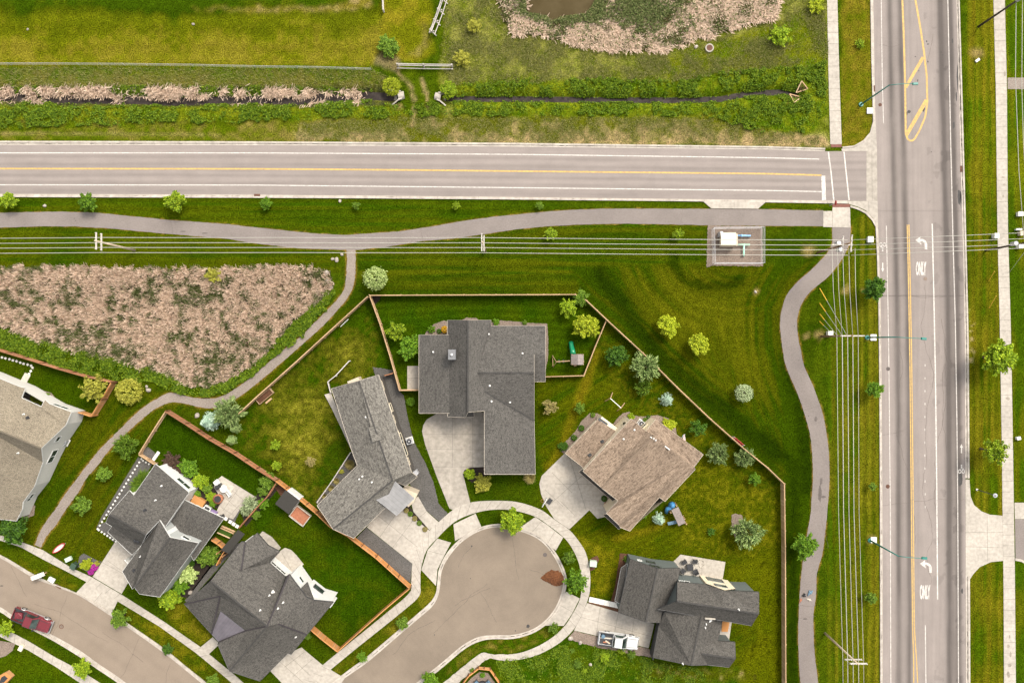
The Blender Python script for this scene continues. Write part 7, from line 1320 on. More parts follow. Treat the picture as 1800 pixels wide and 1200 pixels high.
# fire pit terrace at the bottom edge
pts = [(806, 1212), (824, 1188), (841, 1175), (861, 1177), (877, 1200), (884, 1215)]; fence('timber_wall', pts, .9, CE, 'low orange timber wall round the sunken fire pit', 1.0)
sheet('patio', [(810, 1212), (829, 1190), (843, 1180), (858, 1182), (872, 1202), (878, 1215)], .03, M['tangravel'], None, 'gravel floor inside the low orange timber wall', 'patio')
bl = chair(M['bluecloth'], M['black']); bl.location = G(838, 1197, .03); bl.rotation_euler.z = .8; bl['label'] = 'blue grey chair left of the sunken fire pit'; bl['group'] = 'blue grey fire pit chairs'; dup(bl, G(858, 1197, .03), -.8, None, 'blue grey chair right of the sunken fire pit', 'blue grey fire pit chairs')
g = G(848, 1201); mb = MB(); mb.cyl((g.x, g.y, .0), .5, .4, 16); obj('fire_bowl', mb, M['black'], 'black round fire bowl between two blue grey chairs', 'fire bowl')
root = thing('cedar_planter', 'orange cedar planter box in the lower left corner', 'planter', G(9, 1190)); P = [G(p[0], p[1], .8) for p in ((0, 1186), (10, 1181), (20, 1190), (8, 1203), (-8, 1206))]; mb = MB(); mb.prism([(p.x, p.y) for p in P], .0, .8); mb.build('box_sides', M['cedar'], root); c = sum((p for p in P), Vector()) / 5; mb = MB(); mb.prism([(c.x + (p.x - c.x) * .55, c.y + (p.y - c.y) * .55) for p in P], .7, .82); mb.build('opening', M['black'], root)
# bark heap on the turning circle
g = G(970, 1015); mb = MB(); prof = [(950, 1016), (957, 1008), (970, 1001.5), (981, 1003), (989, 1009), (990, 1021), (985, 1028), (973, 1029), (962, 1023)]; P = smooth(prof + [prof[0]], 4)[:-1]; n = len(P); vs = []; rr = random.Random(3)
for k, (s, z) in enumerate(((1, .0), (.9, .07), (.66, .19), (.4, .29), (.15, .34))):
    for p in P: q = flat((972 + (p[0] - 972) * s + rr.uniform(-1.6, 1.6), 1014 + (p[1] - 1014) * s + rr.uniform(-1.6, 1.6)), 0); vs.append((q[0], q[1], z + .02 + rr.uniform(-.03, .05) * (k > 0)))
fs = [(k * n + i, (k + 1) * n + i, (k + 1) * n + (i + 1) % n, k * n + (i + 1) % n) for k in range(4) for i in range(n)] + [tuple(range(4 * n + n - 1, 4 * n - 1, -1))]; mb.add(vs, fs); obj('bark_heap', mb, M['redsoil'], 'heap of red brown bark dumped on the turning circle', 'bark heap')
# people-sized clutter on the lower shared path: chalk coloured bags
for px, py, rz, mt, lab, sc in ((1423, 1041, .8, 'bluecloth', 'blue grey jacket lying on the winding path', (.9, .5, .16)), (1413, 1045, .3, 'black', 'small black bag on the winding path', (.5, .45, .3)), (1422, 1053, -.4, 'stone', 'pale crumpled cloth on the winding path', (.7, .35, .1)), (1407, 1055, 1.2, 'terracotta', 'orange brown strip of bark at the path edge', (.7, .25, .06))):
    g = G(px, py); bm = bmesh.new(); bmesh.ops.create_icosphere(bm, subdivisions=3, radius=.5); r_ = random.Random(int(px))
    for v in bm.verts: v.co = Vector((v.co.x * sc[0] * (1 + .4 * math.sin(v.co.y * 9 + px)), v.co.y * sc[1] * (1 + .4 * math.sin(v.co.x * 8)), max(v.co.z, -.2) * sc[2] * 2 + .02 * math.sin(v.co.x * 25)))
    me = bpy.data.meshes.new('cloth'); bm.to_mesh(me); bm.free(); o = link({'black': 'shoulder_bag', 'terracotta': 'bark_strip'}.get(mt, 'jacket' if mt == 'bluecloth' else 'cloth'), me, M[mt]); o.location = (g.x, g.y, .03 + sc[2] * .4); o.rotation_euler.z = rz; tag(o, lab, 'bag' if mt == 'black' else 'cloth')
# ================================================================ TREES AND SHRUBS
def quads(C, U, Vv, w, h):
    """leaf quads: centres C, unit axes U, Vv, half sizes"""
    w = np.asarray(w)[:, None]; h = np.asarray(h)[:, None]
    V = np.stack([C - U * w * .5 - Vv * h, C + U * w - Vv * h * .2, C + U * w * .5 + Vv * h, C - U * w + Vv * h * .2], 1)
    return V.reshape(-1, 3), np.arange(len(C) * 4).reshape(-1, 4)
def frames(n, r, up=.6):
    n1 = r.normal(size=(n, 3)); n1 /= np.linalg.norm(n1, axis=1, keepdims=True); n1[:, 2] = np.abs(n1[:, 2]) * .7 + up; n1 /= np.linalg.norm(n1, axis=1, keepdims=True)
    t = r.normal(size=(n, 3)); u = np.cross(n1, t); u /= np.linalg.norm(u, axis=1, keepdims=True); return u, np.cross(n1, u)
def crown_deciduous(seed, arms=19, per=44, leaf=.075, clump=.20, low=-25, inner=.35):
    """leafy boughs on radiating limbs: gaps stay open between them"""
    r = np.random.default_rng(seed); C = []; T = []
    for i in range(arms):
        th = i * 2.39996 + r.uniform(-.35, .35); el = R(low + (80 - low) * ((i + .5) / arms) ** 1.1 + r.uniform(-10, 10)); L = r.uniform(.76, 1.02) * (1 if el < .8 else .85); d = np.array((math.cos(th) * math.cos(el), math.sin(th) * math.cos(el), math.sin(el) * .95)); T.append(d * L); side = np.array((-math.sin(th), math.cos(th), 0))
        for s in (inner, .58, .78, .95):
            for g in ((0,) if s > .9 else (-1, 1)):
                if r.random() < .14: continue
                tip = d * L * s + side * g * r.uniform(.06, .22) * (1.15 - s * .5) + r.normal(size=3) * .04; n = int(per * r.uniform(.5, 1.25)); q = r.normal(size=(n, 3)); q /= np.linalg.norm(q, axis=1, keepdims=True); q *= (r.random((n, 1)) ** .5) * clump * r.uniform(.65, 1.2); q += d * r.uniform(-.1, .14, (n, 1)); C.append(tip + q * (1, 1, .6))
    C = np.concatenate(C); u, v = frames(len(C), r); s = r.uniform(.6, 1.3, len(C)) * leaf; V, F = quads(C, u, v, s * .75, s); return V, F, T
def crown_round(seed, tips=80, per=26, leaf=.075):
    r = np.random.default_rng(seed); C = []; T = []
    for i in range(tips):
        zz = -.5 + 1.5 * (i + .5) / tips; th = i * 2.39996; rad = math.sqrt(max(0, 1 - zz * zz)) * r.uniform(.82, 1.02); tip = np.array((math.cos(th) * rad, math.sin(th) * rad, zz * .8)); T.append(tip)
        n = per; q = r.normal(size=(n, 3)) * .09; C.append(tip + q)
    C = np.concatenate(C); u, v = frames(len(C), r, .4); s = r.uniform(.7, 1.3, len(C)) * leaf; V, F = quads(C, u, v, s * .6, s); return V, F, T[::4]
def crown_conifer(seed, levels=9, arms=11, droop=.25, fluff=1.0):
    r = np.random.default_rng(seed); C, U, W, Hh = [], [], [], []
    for l in range(levels):
        t = l / (levels - 1); z = -.9 + 2.6 * t; rad = (1 - t) ** .85 * .98 + .03
        for a in range(arms if t < .7 else 6):
            th = 6.2832 * a / arms + l * .55 + r.uniform(-.2, .2); rr = rad * r.uniform(.75, 1.08); d = np.array((math.cos(th), math.sin(th), -droop)); side = np.array((-d[1], d[0], 0)); m = max(4, int(16 * rr * fluff))
            for k in range(m):
                s = (k + .6) / m
                for sg in (-1, 1):
                    wd = side * sg * rr * .26 * (1 - s * .75) * r.uniform(.5, 1.2); C.append(d * rr * s + wd + np.array((0, 0, z + r.uniform(-.05, .05)))); x = d * .8 + side * sg * r.uniform(.3, 1.0) + r.normal(size=3) * .12; U.append(x / np.linalg.norm(x)); W.append(.022 * r.uniform(.8, 1.4)); Hh.append(.10 * r.uniform(.7, 1.3))
    C, U = np.array(C), np.array(U); up = np.tile((0, 0, 1.0), (len(C), 1)) + r.normal(size=(len(C), 3)) * .25; X = np.cross(U, up); X /= np.linalg.norm(X, axis=1, keepdims=True)
    V, F = quads(C, X, U, np.array(W), np.array(Hh)); return V, F, []
def crown_willow(seed, tips=60, per=44):
    r = np.random.default_rng(seed); C, D = [], []
    for i in range(tips):
        th = i * 2.39996; zz = -.3 + 1.2 * ((i + .5) / tips); rad = math.sqrt(max(.05, 1 - min(1, zz * zz))) * r.uniform(.35, 1.05); tip = np.array((math.cos(th) * rad, math.sin(th) * rad, zz * .8)); d = tip / np.linalg.norm(tip) + np.array((0, 0, .1))
        for k in range(per): s = r.uniform(.0, .42); C.append(tip * (1 - s * .9) + r.normal(size=3) * .06); x = d + r.normal(size=3) * .4; D.append(x / np.linalg.norm(x))
    C, D = np.array(C), np.array(D); X = np.cross(D, r.normal(size=D.shape)); X /= np.linalg.norm(X, axis=1, keepdims=True); V, F = quads(C, X, D, r.uniform(.016, .032, len(C)), r.uniform(.07, .13, len(C))); return V, F, [np.array((0, 0, .3))]
def crown_tuft(seed, n=900):
    r = np.random.default_rng(seed); th = r.uniform(0, 6.2832, n); rad = r.uniform(.05, .5, n); d = np.stack([np.cos(th) * r.uniform(.2, 1, n), np.sin(th) * r.uniform(.2, 1, n), r.uniform(.5, 1.1, n)], 1); d /= np.linalg.norm(d, axis=1, keepdims=True)
    C = np.stack([np.cos(th) * rad, np.sin(th) * rad, np.full(n, -.4)], 1) + d * r.uniform(.2, .6, n)[:, None]; X = np.cross(d, (0, 0, 1.0)); X /= np.linalg.norm(X, axis=1, keepdims=True); V, F = quads(C, X, d, np.full(n, .022), r.uniform(.3, .5, n)); return V, F, []
LEAF = dict(
    bright=MISL('bright_leaves', [(0.06, 0.12, 0.004), (0.19, 0.29, 0.010), (0.36, 0.45, 0.02), (0.11, 0.19, 0.006)], .6, .25), fresh=MISL('fresh_green_leaves', [(0.035, 0.09, 0.004), (0.10, 0.21, 0.010), (0.2, 0.34, 0.02), (0.06, 0.14, 0.006)], .6, .25),
    lime=MISL('lime_leaves', [(0.12, 0.17, 0.005), (0.31, 0.37, 0.014), (0.5, 0.53, 0.03), (0.2, 0.27, 0.008)], .6, .25), dark=MISL('dark_leaves', [(0.016, 0.05, 0.004), (0.05, 0.12, 0.008), (0.10, 0.2, 0.014)], .6, .2),
    mid=MISL('mid_green_leaves', [(0.04, 0.09, 0.006), (0.11, 0.19, 0.014), (0.2, 0.3, 0.03)], .6, .2), pale=MISL('pale_leaves', [(0.2, 0.27, 0.07), (0.42, 0.52, 0.17), (0.6, 0.68, 0.28)], .7, .25),
    silver=MISL('silver_leaves', [(0.16, 0.22, 0.1), (0.36, 0.43, 0.22), (0.56, 0.62, 0.36)], .7, .2), blue=MISL('blue_needles', [(0.13, 0.20, 0.14), (0.26, 0.37, 0.27), (0.46, 0.56, 0.42)], .7, .1),
    grey_green=MISL('grey_green_needles', [(0.07, 0.115, 0.03), (0.18, 0.26, 0.075), (0.36, 0.43, 0.16)], .7, .15), yellow=MISL('yellowish_leaves', [(0.19, 0.19, 0.02), (0.33, 0.31, 0.035), (0.42, 0.4, 0.06), (0.13, 0.15, 0.015)], .6, .2),
    dry=MISL('dry_leaves', [(0.22, 0.17, 0.06), (0.36, 0.29, 0.11), (0.2, 0.19, 0.04)], .8, .1), purple=MISL('purple_brown_leaves', [(0.05, 0.025, 0.02), (0.1, 0.055, 0.04), (0.06, 0.05, 0.02)], .7, .1), magenta=MISL('magenta_petals', [(0.3, 0.015, 0.2), (0.5, 0.04, 0.36)], .6, .1), gold=MISL('gold_leaves', [(0.5, 0.27, 0.01), (0.62, 0.38, 0.02)], .6, .15))
BARK = MAT('bark', (0.12, 0.085, 0.06), (0.06, 0.045, 0.03), 8, .9, bmp=.5)
GEN = dict(dec=[lambda s: crown_deciduous(s), 4], airy=[lambda s: crown_deciduous(s, 17, 20, .07, .17, -25, .3), 4], dense=[lambda s: crown_deciduous(s, 24, 50, .075, .19), 3], round=[lambda s: crown_round(s), 2], con=[lambda s: crown_conifer(s), 3], wil=[lambda s: crown_willow(s), 3], tuft=[lambda s: crown_tuft(s), 2])
_cm = {}; _cnt = {}
def crown_mesh(kind, leaf):
    k = _cnt.get((kind, leaf), 0); _cnt[(kind, leaf)] = k + 1; v = k % GEN[kind][1]
    if (kind, leaf, v) not in _cm:
        V, F, T = GEN[kind][0](sum(map(ord, kind)) + 17 * v + len(leaf)); _cm[(kind, leaf, v)] = (fast_mesh('crown', V, F, LEAF[leaf]), T)
    return _cm[(kind, leaf, v)]
_tk = {}
def trunk_mesh(key, T, hz):
    if key not in _tk:
        mb = MB(); mb.tube([(0, 0, -hz - .05), (.02, .01, -hz * .5), (0, 0, -.1), (0, 0, .55)], .085, .02, 8)
        for t in T[::2]: b = Vector((0, 0, -.45 + .35 * (t[2] + .5))); mb.tube([b, b.lerp(Vector(t), .5) + Vector((0, 0, .06)), Vector(t) * .95], .03, .008, 5)
        me = bpy.data.meshes.new('trunk'); me.from_pydata(mb.v, [], mb.f); me.materials.append(BARK); _tk[key] = me
    return _tk[key]
trees_n = [0]
def tree(name, px, py, rpx, kind, leaf, label, group=None, hk=1.0, cat=None):
    """crown seen centred at (px, py) with radius rpx"""
    r_ = rpx * SCALE * 1.0; hz = {'con': .95, 'wil': .75}.get(kind, 1.15) * hk; zc = r_ * hz; c = G(px, py, zc + r_ * .3); trees_n[0] += 1
    root = thing(name, label, cat or 'tree', (c.x, c.y, zc), trees_n[0] * 1.7, group); me, T = crown_mesh(kind, leaf)
    o = bpy.data.objects.new('crown', me); COL.objects.link(o); o.parent = root; t = bpy.data.objects.new('trunk', trunk_mesh((kind, leaf, me.name, round(hz, 1)), T, hz)); COL.objects.link(t); t.parent = root; root.scale = (r_, r_, r_ * (1.0 if kind != 'con' else .95)); return root
def shrub(name, px, py, rpx, kind, leaf, label, group=None, sx=1.0, sy=1.0, rot=0, cat='shrub', hz=.85):
    r_ = rpx * SCALE; c = G(px, py, r_ * .5); me, T = crown_mesh(kind, leaf); o = bpy.data.objects.new(name, me); COL.objects.link(o); o.location = (c.x, c.y, r_ * .45 + gz1(px, py)); o.scale = (r_ * sx, r_ * sy, r_ * hz); o.rotation_euler.z = rot; return tag(o, label, cat, group)
VT = 'young trees on the verge below the two lane road'
for a in ((13, 352, 15, 'dec', 'bright', 'bright tree at the left edge below the two lane road'), (151, 354.5, 15.5, 'dec', 'fresh', 'green tree on the verge, second from the left edge'), (306, 352.5, 18, 'dec', 'bright', 'largest bright tree on the verge below the two lane road'), (467, 358, 11, 'dec', 'fresh', 'small round tree beside a white kerb stone on the verge'), (626, 361, 8, 'airy', 'mid', 'sparse verge sapling with a pale mulch spot'), (802, 361.5, 8, 'airy', 'bright', 'tiny sapling on the verge where the path swings up'), (949, 361, 8, 'airy', 'mid', 'faint sparse sapling between kerb and shared path')): tree('verge_tree', *a, group=VT)
for a in ((968, 411, 12, 'airy', 'bright', 'yellow green sapling right under the power cables'), (1193, 411, 11, 'airy', 'bright', 'bright sapling left of the fenced gravel square')): tree('sapling', *a)
tree('round_tree', 659, 489, 19, 'round', 'pale', 'dense pale round tree beside the gravel path junction')
for a in ((694, 582, 18, 'airy', 'bright', 'open yellow green tree inside the fence corner yard'), (720, 611, 21, 'dec', 'fresh', 'bright green tree touching the large grey roof'), (1022, 523, 14, 'dec', 'mid', 'green tree growing through the fence corner'), (1000, 541, 17, 'airy', 'bright', 'open bright tree below the fence corner'), (1031, 572, 22, 'dec', 'lime', 'broad lime tree above the green slide')): tree('garden_tree', *a)
for a in ((1175, 572, 19, 'dense', 'lime', 'upper lime green tree on the big open lawn'), (1229, 605, 19, 'dense', 'lime', 'lower and denser lime green tree on the big open lawn')): tree('lawn_tree', *a, group='lime trees on the open lawn')
tree('silver_tree', 1309, 691, 14, 'round', 'silver', 'pale silver tree alone on the open lawn')
for a in ((1084, 624, 19, 'dec', 'dark', 'dark green tree left of the weathered back fence'), (1228, 753, 15, 'airy', 'dark', 'thin dark green tree beside the red bench fence'), (1327, 842, 11, 'dec', 'fresh', 'small bright tree in the lower corner of the back lawn')): tree('garden_tree', *a)
for a in ((1135, 645, 28, 'wil', 'grey_green', 'wide grey green pine against the weathered back fence'), (1131, 680, 17, 'wil', 'mid', 'smaller soft pine below the wide grey green one'), (1265, 798, 22, 'wil', 'grey_green', 'grey green pine left of the fence bend'), (1310, 804, 19, 'wil', 'grey_green', 'grey green pine touching the fence bend')): tree('pine_tree', *a, group='soft pines along the back fence')
for a in ((1174, 703, 14, 'con', 'blue', 'blue spruce on the lawn behind the brown roofed house'), (1160, 914.5, 13.5, 'con', 'blue', 'blue spruce beside the blue domed play set'), (366, 741, 22, 'con', 'blue', 'large blue spruce left of the tall green pine')): tree('blue_spruce', *a, group='blue spruces')
tree('pine_tree', 399, 726, 29, 'wil', 'grey_green', 'tall green pine standing over two meeting fences'); tree('spruce_tree', 411, 753, 12, 'con', 'grey_green', 'small green spruce below the tall pine'); tree('spruce_tree', 404, 774, 11, 'con', 'grey_green', 'lowest small spruce beside the red brown fence')
tree('willow_tree', 1317, 936, 31, 'wil', 'grey_green', 'big pale willow on a stone ring')
for a in ((966, 716, 15, 'airy', 'dry', 'dry yellowish bare tree beside the large grey house'), (1019, 717, 11, 'airy', 'mid', 'faint leafless tree between two houses'), (545, 812, 10, 'airy', 'dry', 'dry tan sapling in the yellowing yard'), (483, 782, 10, 'airy', 'bright', 'upper bright sapling in the yellowing yard'), (485, 818, 9, 'dec', 'bright', 'lower bright sapling in the yellowing yard')): tree('sapling', *a)
for a in ((899, 917, 22, 'dec', 'bright', 'bright tree overhanging the top of the turning circle'), (1013, 1024, 22, 'airy', 'fresh', 'spreading green tree beside the bark heap'), (1000, 981, 13, 'airy', 'mid', 'sparse tree on the bulb verge above the bark heap'), (974, 1105, 11, 'airy', 'mid', 'low sapling on the bulb verge near the white pickup')): tree('street_tree', *a, group='trees round the turning circle')
for a in ((1418, 962, 21, 'dec', 'fresh', 'leaning green tree over the edge of the winding path'), (1540, 506.5, 20, 'dec', 'dark', 'dark leaning tree at the kerb under the corner pole'), (1539, 685, 15, 'dec', 'fresh', 'smaller leaning tree at the kerb halfway down'), (1535, 855, 8, 'airy', 'mid', 'tiny sapling beside the left kerb of the arterial'), (1532, 1051, 10, 'dec', 'mid', 'small round tree near the lowest power pole'), (1763, 629, 27, 'dense', 'bright', 'large dense tree over the right hand pavement'), (1753, 795, 24, 'airy', 'bright', 'open yellow green tree over the right hand pavement')): tree('verge_tree', *a, hk=1.45)
shrub('round_shrub', 226.5, 688, 21, 'round', 'yellow', 'yellowish clipped round shrub beside the gravel path bend')
for a in ((160, 683, 24, 'airy', 'yellow', 'loose fruit tree in the fenced left corner'), (219, 785, 23, 'wil', 'mid', 'feathery green tree beside the gravel path'), (180, 833, 13, 'dec', 'mid', 'small round tree on the left lawn'), (141, 890, 17, 'dec', 'mid', 'green tree near the foot of the gravel path'), (20, 933, 24, 'dec', 'dark', 'dark leafy tree at the corner of the tan house')): tree('garden_tree', *a)
for a in ((208, 1087, 16, 'dec', 'mid', 'green street tree at the kerb opposite the grey driveway'), (293, 1141, 10, 'dec', 'dark', 'small dark street tree at the kerb'), (142, 1177, 16, 'dec', 'bright', 'bright street tree over the lower pavement'), (9, 1106, 15, 'airy', 'bright', 'thin sapling at the left edge beside the stone bed'), (372, 1197, 12, 'dec', 'mid', 'green street tree cut by the bottom edge'), (706, 1096, 11, 'dec', 'mid', 'upper small tree on the cul-de-sac verge'), (636, 1155, 10, 'airy', 'fresh', 'lower thin tree on the cul-de-sac verge'), (757, 1197, 15, 'dec', 'fresh', 'green tree at the bottom edge below the turning circle')): tree('street_tree', *a)
for a in ((688, 151, 15, 'round', 'lime', 'lime bush over the left culvert end'), (788, 157.5, 15, 'dense', 'bright', 'green bush over the right culvert end'), (682, 82, 18, 'dense', 'mid', 'dark bush beside the worn track'), (812, 103, 16, 'airy', 'yellow', 'yellow bush right of the grey rail fence'), (833, 46, 15, 'airy', 'yellow', 'faint yellow bush in the upper meadow'), (1372, 62, 20, 'airy', 'bright', 'bright bush at the right of the meadow'), (1434, 10, 15, 'airy', 'lime', 'lime bush at the top beside the short pavement'), (1511, 77, 9, 'airy', 'bright', 'tiny bright bush on the verge left of the arterial'), (374, 483, 15, 'airy', 'yellow', 'yellow willow bush in the reed bed')): shrub('wild_bush', *a)
for a in ((826, 833, 10, 'dense', 'bright', 'bright shrub in the dark mulch bed'), (848, 850, 16, 'dec', 'yellow', 'yellow variegated shrub below the dark mulch bed'), (758, 579, 7, 'dec', 'fresh', 'green shrub in the bed left of the large grey house'), (782, 579, 6, 'round', 'gold', 'golden shrub at the corner of the large grey house'), (772, 582, 4, 'round', 'dark', 'tiny dark shrub beside the golden one'), (872, 566, 6, 'dec', 'fresh', 'green shrub behind the large grey house'), (722, 706, 7, 'round', 'fresh', 'lone round shrub on the grass strip beside the small patio'), (922, 567, 5, 'dec', 'mid', 'low shrub at the back of the large grey roof'), (990, 784, 9, 'dense', 'dark', 'dark shrub at the left end of the curved stone bed'), (1009, 769, 5, 'round', 'dark', 'small dark shrub in the curved stone bed'), (1022, 752, 5, 'round', 'dark', 'second small dark shrub up the curved stone bed'), (1042, 729, 4, 'round', 'mid', 'tiny shrub at the top of the curved stone bed'), (1109, 732, 7, 'dec', 'bright', 'bright shrub beside the air conditioner'), (1134, 738, 4, 'round', 'mid', 'little shrub right of the air conditioner'), (1176, 746, 12, 'dense', 'lime', 'lime shrub behind the brown roofed house'), (1140, 733, 3.5, 'round', 'dark', 'very small dark shrub in the stone bed'), (1062, 876, 5, 'round', 'dark', 'dark porch shrub beside the wooden porch deck'), (1100, 982, 5, 'dec', 'mid', 'green shrub in the red bark bed'), (1250, 934, 8, 'airy', 'dark', 'dark weed clump on the lawn below the play set'), (1133, 908, 4, 'dec', 'fresh', 'green tuft at the brown house wall'), (600, 828, 5, 'airy', 'yellow', 'yellowish plant in the crook bed')): shrub('garden_shrub', *a)
shrub('ornamental_grass', 931, 839, 11, 'tuft', 'dry', 'tan ornamental grass at the large grey house corner', cat='grass clump')
for k, (x, y, r_) in enumerate(((615, 816, 9), (591, 845, 6), (582, 858, 6), (570, 872, 5))): shrub('ornamental_grass', x, y, r_, 'tuft', 'dry', ['largest', 'second', 'third', 'lowest'][k] + ' dry grass clump in the crook bed', 'dry grass clumps in the crook bed', cat='grass clump')
shrub('ornamental_grass', 246, 850, 20, 'tuft', 'mid', 'long arching green grass hedge along the grey house', None, .75, 1.5, -.55, cat='grass clump', hz=.5)
for a in ((300, 812, 16, 'dec', 'purple', 'purple brown bush at the white gable wall'), (317, 822, 10, 'dec', 'purple', 'smaller purple brown bush beside the green one'), (331, 822, 17, 'dec', 'fresh', 'green bush along the white gable wall'), (352, 845, 15, 'dec', 'bright', 'bright bush at the white wall corner'), (371, 872, 9, 'dense', 'bright', 'bright bush right of the wooden back step'), (347, 869, 7, 'dense', 'fresh', 'round bush between wall corner and back step'), (374, 884, 7, 'dense', 'fresh', 'round bush beside the terracotta fire pit'), (364, 858, 9, 'dec', 'mid', 'mid green bush left of the barbecue'),
          (470, 846, 15, 'dec', 'mid', 'mid green bush at the top of the shed fence bed'), (462, 862, 11, 'dec', 'mid', 'green bush halfway down the shed fence bed'), (440, 885, 14, 'wil', 'silver', 'pale silvery bush beside the paved patio'), (432, 897, 11, 'wil', 'silver', 'lower silvery bush at the patio corner'), (462, 885, 10, 'dec', 'fresh', 'green bush on the shed side of the brown fence'), (450, 905, 8, 'dec', 'mid', 'lowest bush on the shed side of the brown fence'),
          (365, 976, 20, 'dec', 'mid', 'large green bush between the two grey houses'), (337, 988, 7, 'dense', 'dark', 'dark round bush at the lower roof edge'), (330, 1008, 17, 'dec', 'pale', 'pale flowering bush in the hedge between houses'), (316, 1028, 15, 'dec', 'fresh', 'green bush in the hedge between houses'), (298, 1049, 20, 'dec', 'bright', 'brightest bush at the lower end of the hedge'), (312, 1035, 9, 'dense', 'dark', 'dark bush in the hedge between houses'),
          (152, 992, 11, 'dec', 'lime', 'lime bush in the small flower bed'), (166, 996, 6, 'round', 'magenta', 'upper magenta flower clump in the small flower bed'), (160, 1004.5, 5, 'round', 'magenta', 'lower magenta flower clump in the small flower bed'), (170, 990, 5, 'dec', 'yellow', 'yellow plant behind the magenta flowers'), (62, 700, 8, 'round', 'lime', 'large lime shrub behind the tan house'), (71, 695, 5, 'round', 'lime', 'middle lime shrub behind the tan house'), (73, 706, 6, 'round', 'lime', 'lower lime shrub behind the tan house'), (81, 697, 8, 'dense', 'mid', 'green shrub behind the tan house'), (2, 661, 6, 'dense', 'fresh', 'green shrub at the left edge behind the tan house'),
          (540, 1030, 0.1 + 10, 'dec', 'yellow', 'yellowish bed plants beside the white gable extension'), (530, 1020, 7, 'airy', 'purple', 'reddish plant in the bed behind the charcoal house'), (540, 1117, 7, 'dec', 'mid', 'green plant at the end of the short orange fence'), (830, 1178, 5, 'dec', 'mid', 'green plant on the low orange timber wall'), (848, 1186, 5, 'dec', 'fresh', 'plant inside the low orange timber wall')): shrub('garden_shrub', *a)
for k, (x, y) in enumerate(((714, 897), (721, 903), (729, 911), (737, 919), (747, 930))): shrub('garden_shrub', x, y, 4.2, 'round', 'mid' if k % 2 else 'dry', ('green' if k % 2 else 'tan') + ' tuft in the narrow planting strip, ' + ORD[k] + ' from the metal roof', 'tufts in the narrow planting strip')
# ================================================================ GROUND COVER
def scatter(n, poly, dens=None, seed=0, avoid=None):
    r = np.random.default_rng(500 + seed); P = np.array(poly); lo, hi = P.min(0), P.max(0); out = []
    tot = 0
    while tot < n:
        q = lo + (hi - lo) * r.random((n * 2, 2)); m = inpoly(poly, q[:, 0] + (vnoise(q[:, 0], q[:, 1], 8, 60) - .5) * 10, q[:, 1] + (vnoise(q[:, 0], q[:, 1], 8, 61) - .5) * 10)
        if dens is not None: m &= r.random(len(q)) < dens(q[:, 0], q[:, 1])
        if avoid is not None: m &= ~avoid(q[:, 0], q[:, 1])
        out.append(q[m]); tot += m.sum()
    return np.concatenate(out)[:n], r
def blades(Q, r, h, w, lean, ang=None, spread=1.2):
    n = len(Q); x = (Q[:, 0] - 900) * SCALE; y = (600 - Q[:, 1]) * SCALE; z = ground_z(Q[:, 0], Q[:, 1]); b = np.stack([x, y, z - .02], 1)
    a = (r.uniform(0, 6.2832, n) if ang is None else ang + r.normal(0, spread, n)); hh = r.uniform(.6, 1.2, n) * h; l = r.uniform(.3, 1.2, n) * lean
    tip = b + np.stack([np.cos(a) * l, np.sin(a) * l, hh], 1); s = np.stack([-np.sin(a), np.cos(a), np.zeros(n)], 1) * (w * r.uniform(.6, 1.4, n))[:, None]
    V = np.stack([b - s, b + s, tip + s * .5, tip - s * .5], 1).reshape(-1, 3); return V, np.arange(n * 4).reshape(-1, 4)
def clumped(Q, r, k, jit):
    P = np.repeat(Q, k, 0); return P + r.normal(0, jit, P.shape)
def leafmat(Q, r, h, s, up=.5):
    n = len(Q); C = np.stack([(Q[:, 0] - 900) * SCALE, (600 - Q[:, 1]) * SCALE, ground_z(Q[:, 0], Q[:, 1]) + r.uniform(.05, 1, n) * h], 1); u, v = frames(n, r, up); k = r.uniform(.6, 1.4, n) * s; return quads(C, u, v, k * .7, k)
def stuff(name, V, F, mat, label, cat='ground cover'): return tag(link(name, fast_mesh(name, V, F, mat), mat), label, cat, kind='stuff')
TANREED = MISL('dead_reed_stalks', [(0.19, 0.14, 0.09), (0.62, 0.465, 0.345), (0.82, 0.64, 0.5), (0.36, 0.26, 0.175), (0.73, 0.555, 0.42), (0.47, 0.35, 0.245)], .85, .15, 0)
GRNREED = MISL('green_reed_blades', [(0.05, 0.07, 0.016), (0.14, 0.165, 0.05), (0.075, 0.105, 0.025), (0.2, 0.18, 0.08)], .7, .15, 0)
WEED = MISL('weed_leaves', [(0.03, 0.075, 0.002), (0.09, 0.155, 0.004), (0.19, 0.26, 0.010), (0.05, 0.105, 0.003)], .7, .2, 0)
STRAW = MISL('meadow_blades', [(0.09, 0.125, 0.012), (0.2, 0.2, 0.04), (0.38, 0.34, 0.14), (0.07, 0.11, 0.008)], .8, .2, 0)
gm = lambda X, Y: fbm(X, Y, 34, 80, 3) * .45 + fbm(X, Y, 9, 86, 2) * .55
Q, r = scatter(9800, MARSH, lambda X, Y: np.clip((.61 - gm(X, Y)) * 6, .2, 1), 1); Q = clumped(Q, r, 7, .9); V, F = blades(Q, r, .6, .04, .42); stuff('reeds', V, F, TANREED, 'pinkish tan dead reeds filling the left wetland', 'reeds')
Q, r = scatter(20000, MARSH, lambda X, Y: np.clip((gm(X, Y) - .47) * 7, .05, 1), 2); V, F = blades(Q, r, .7, .035, .4); stuff('green_reeds', V, F, GRNREED, 'dark green patches growing among the wetland reeds', 'reeds')
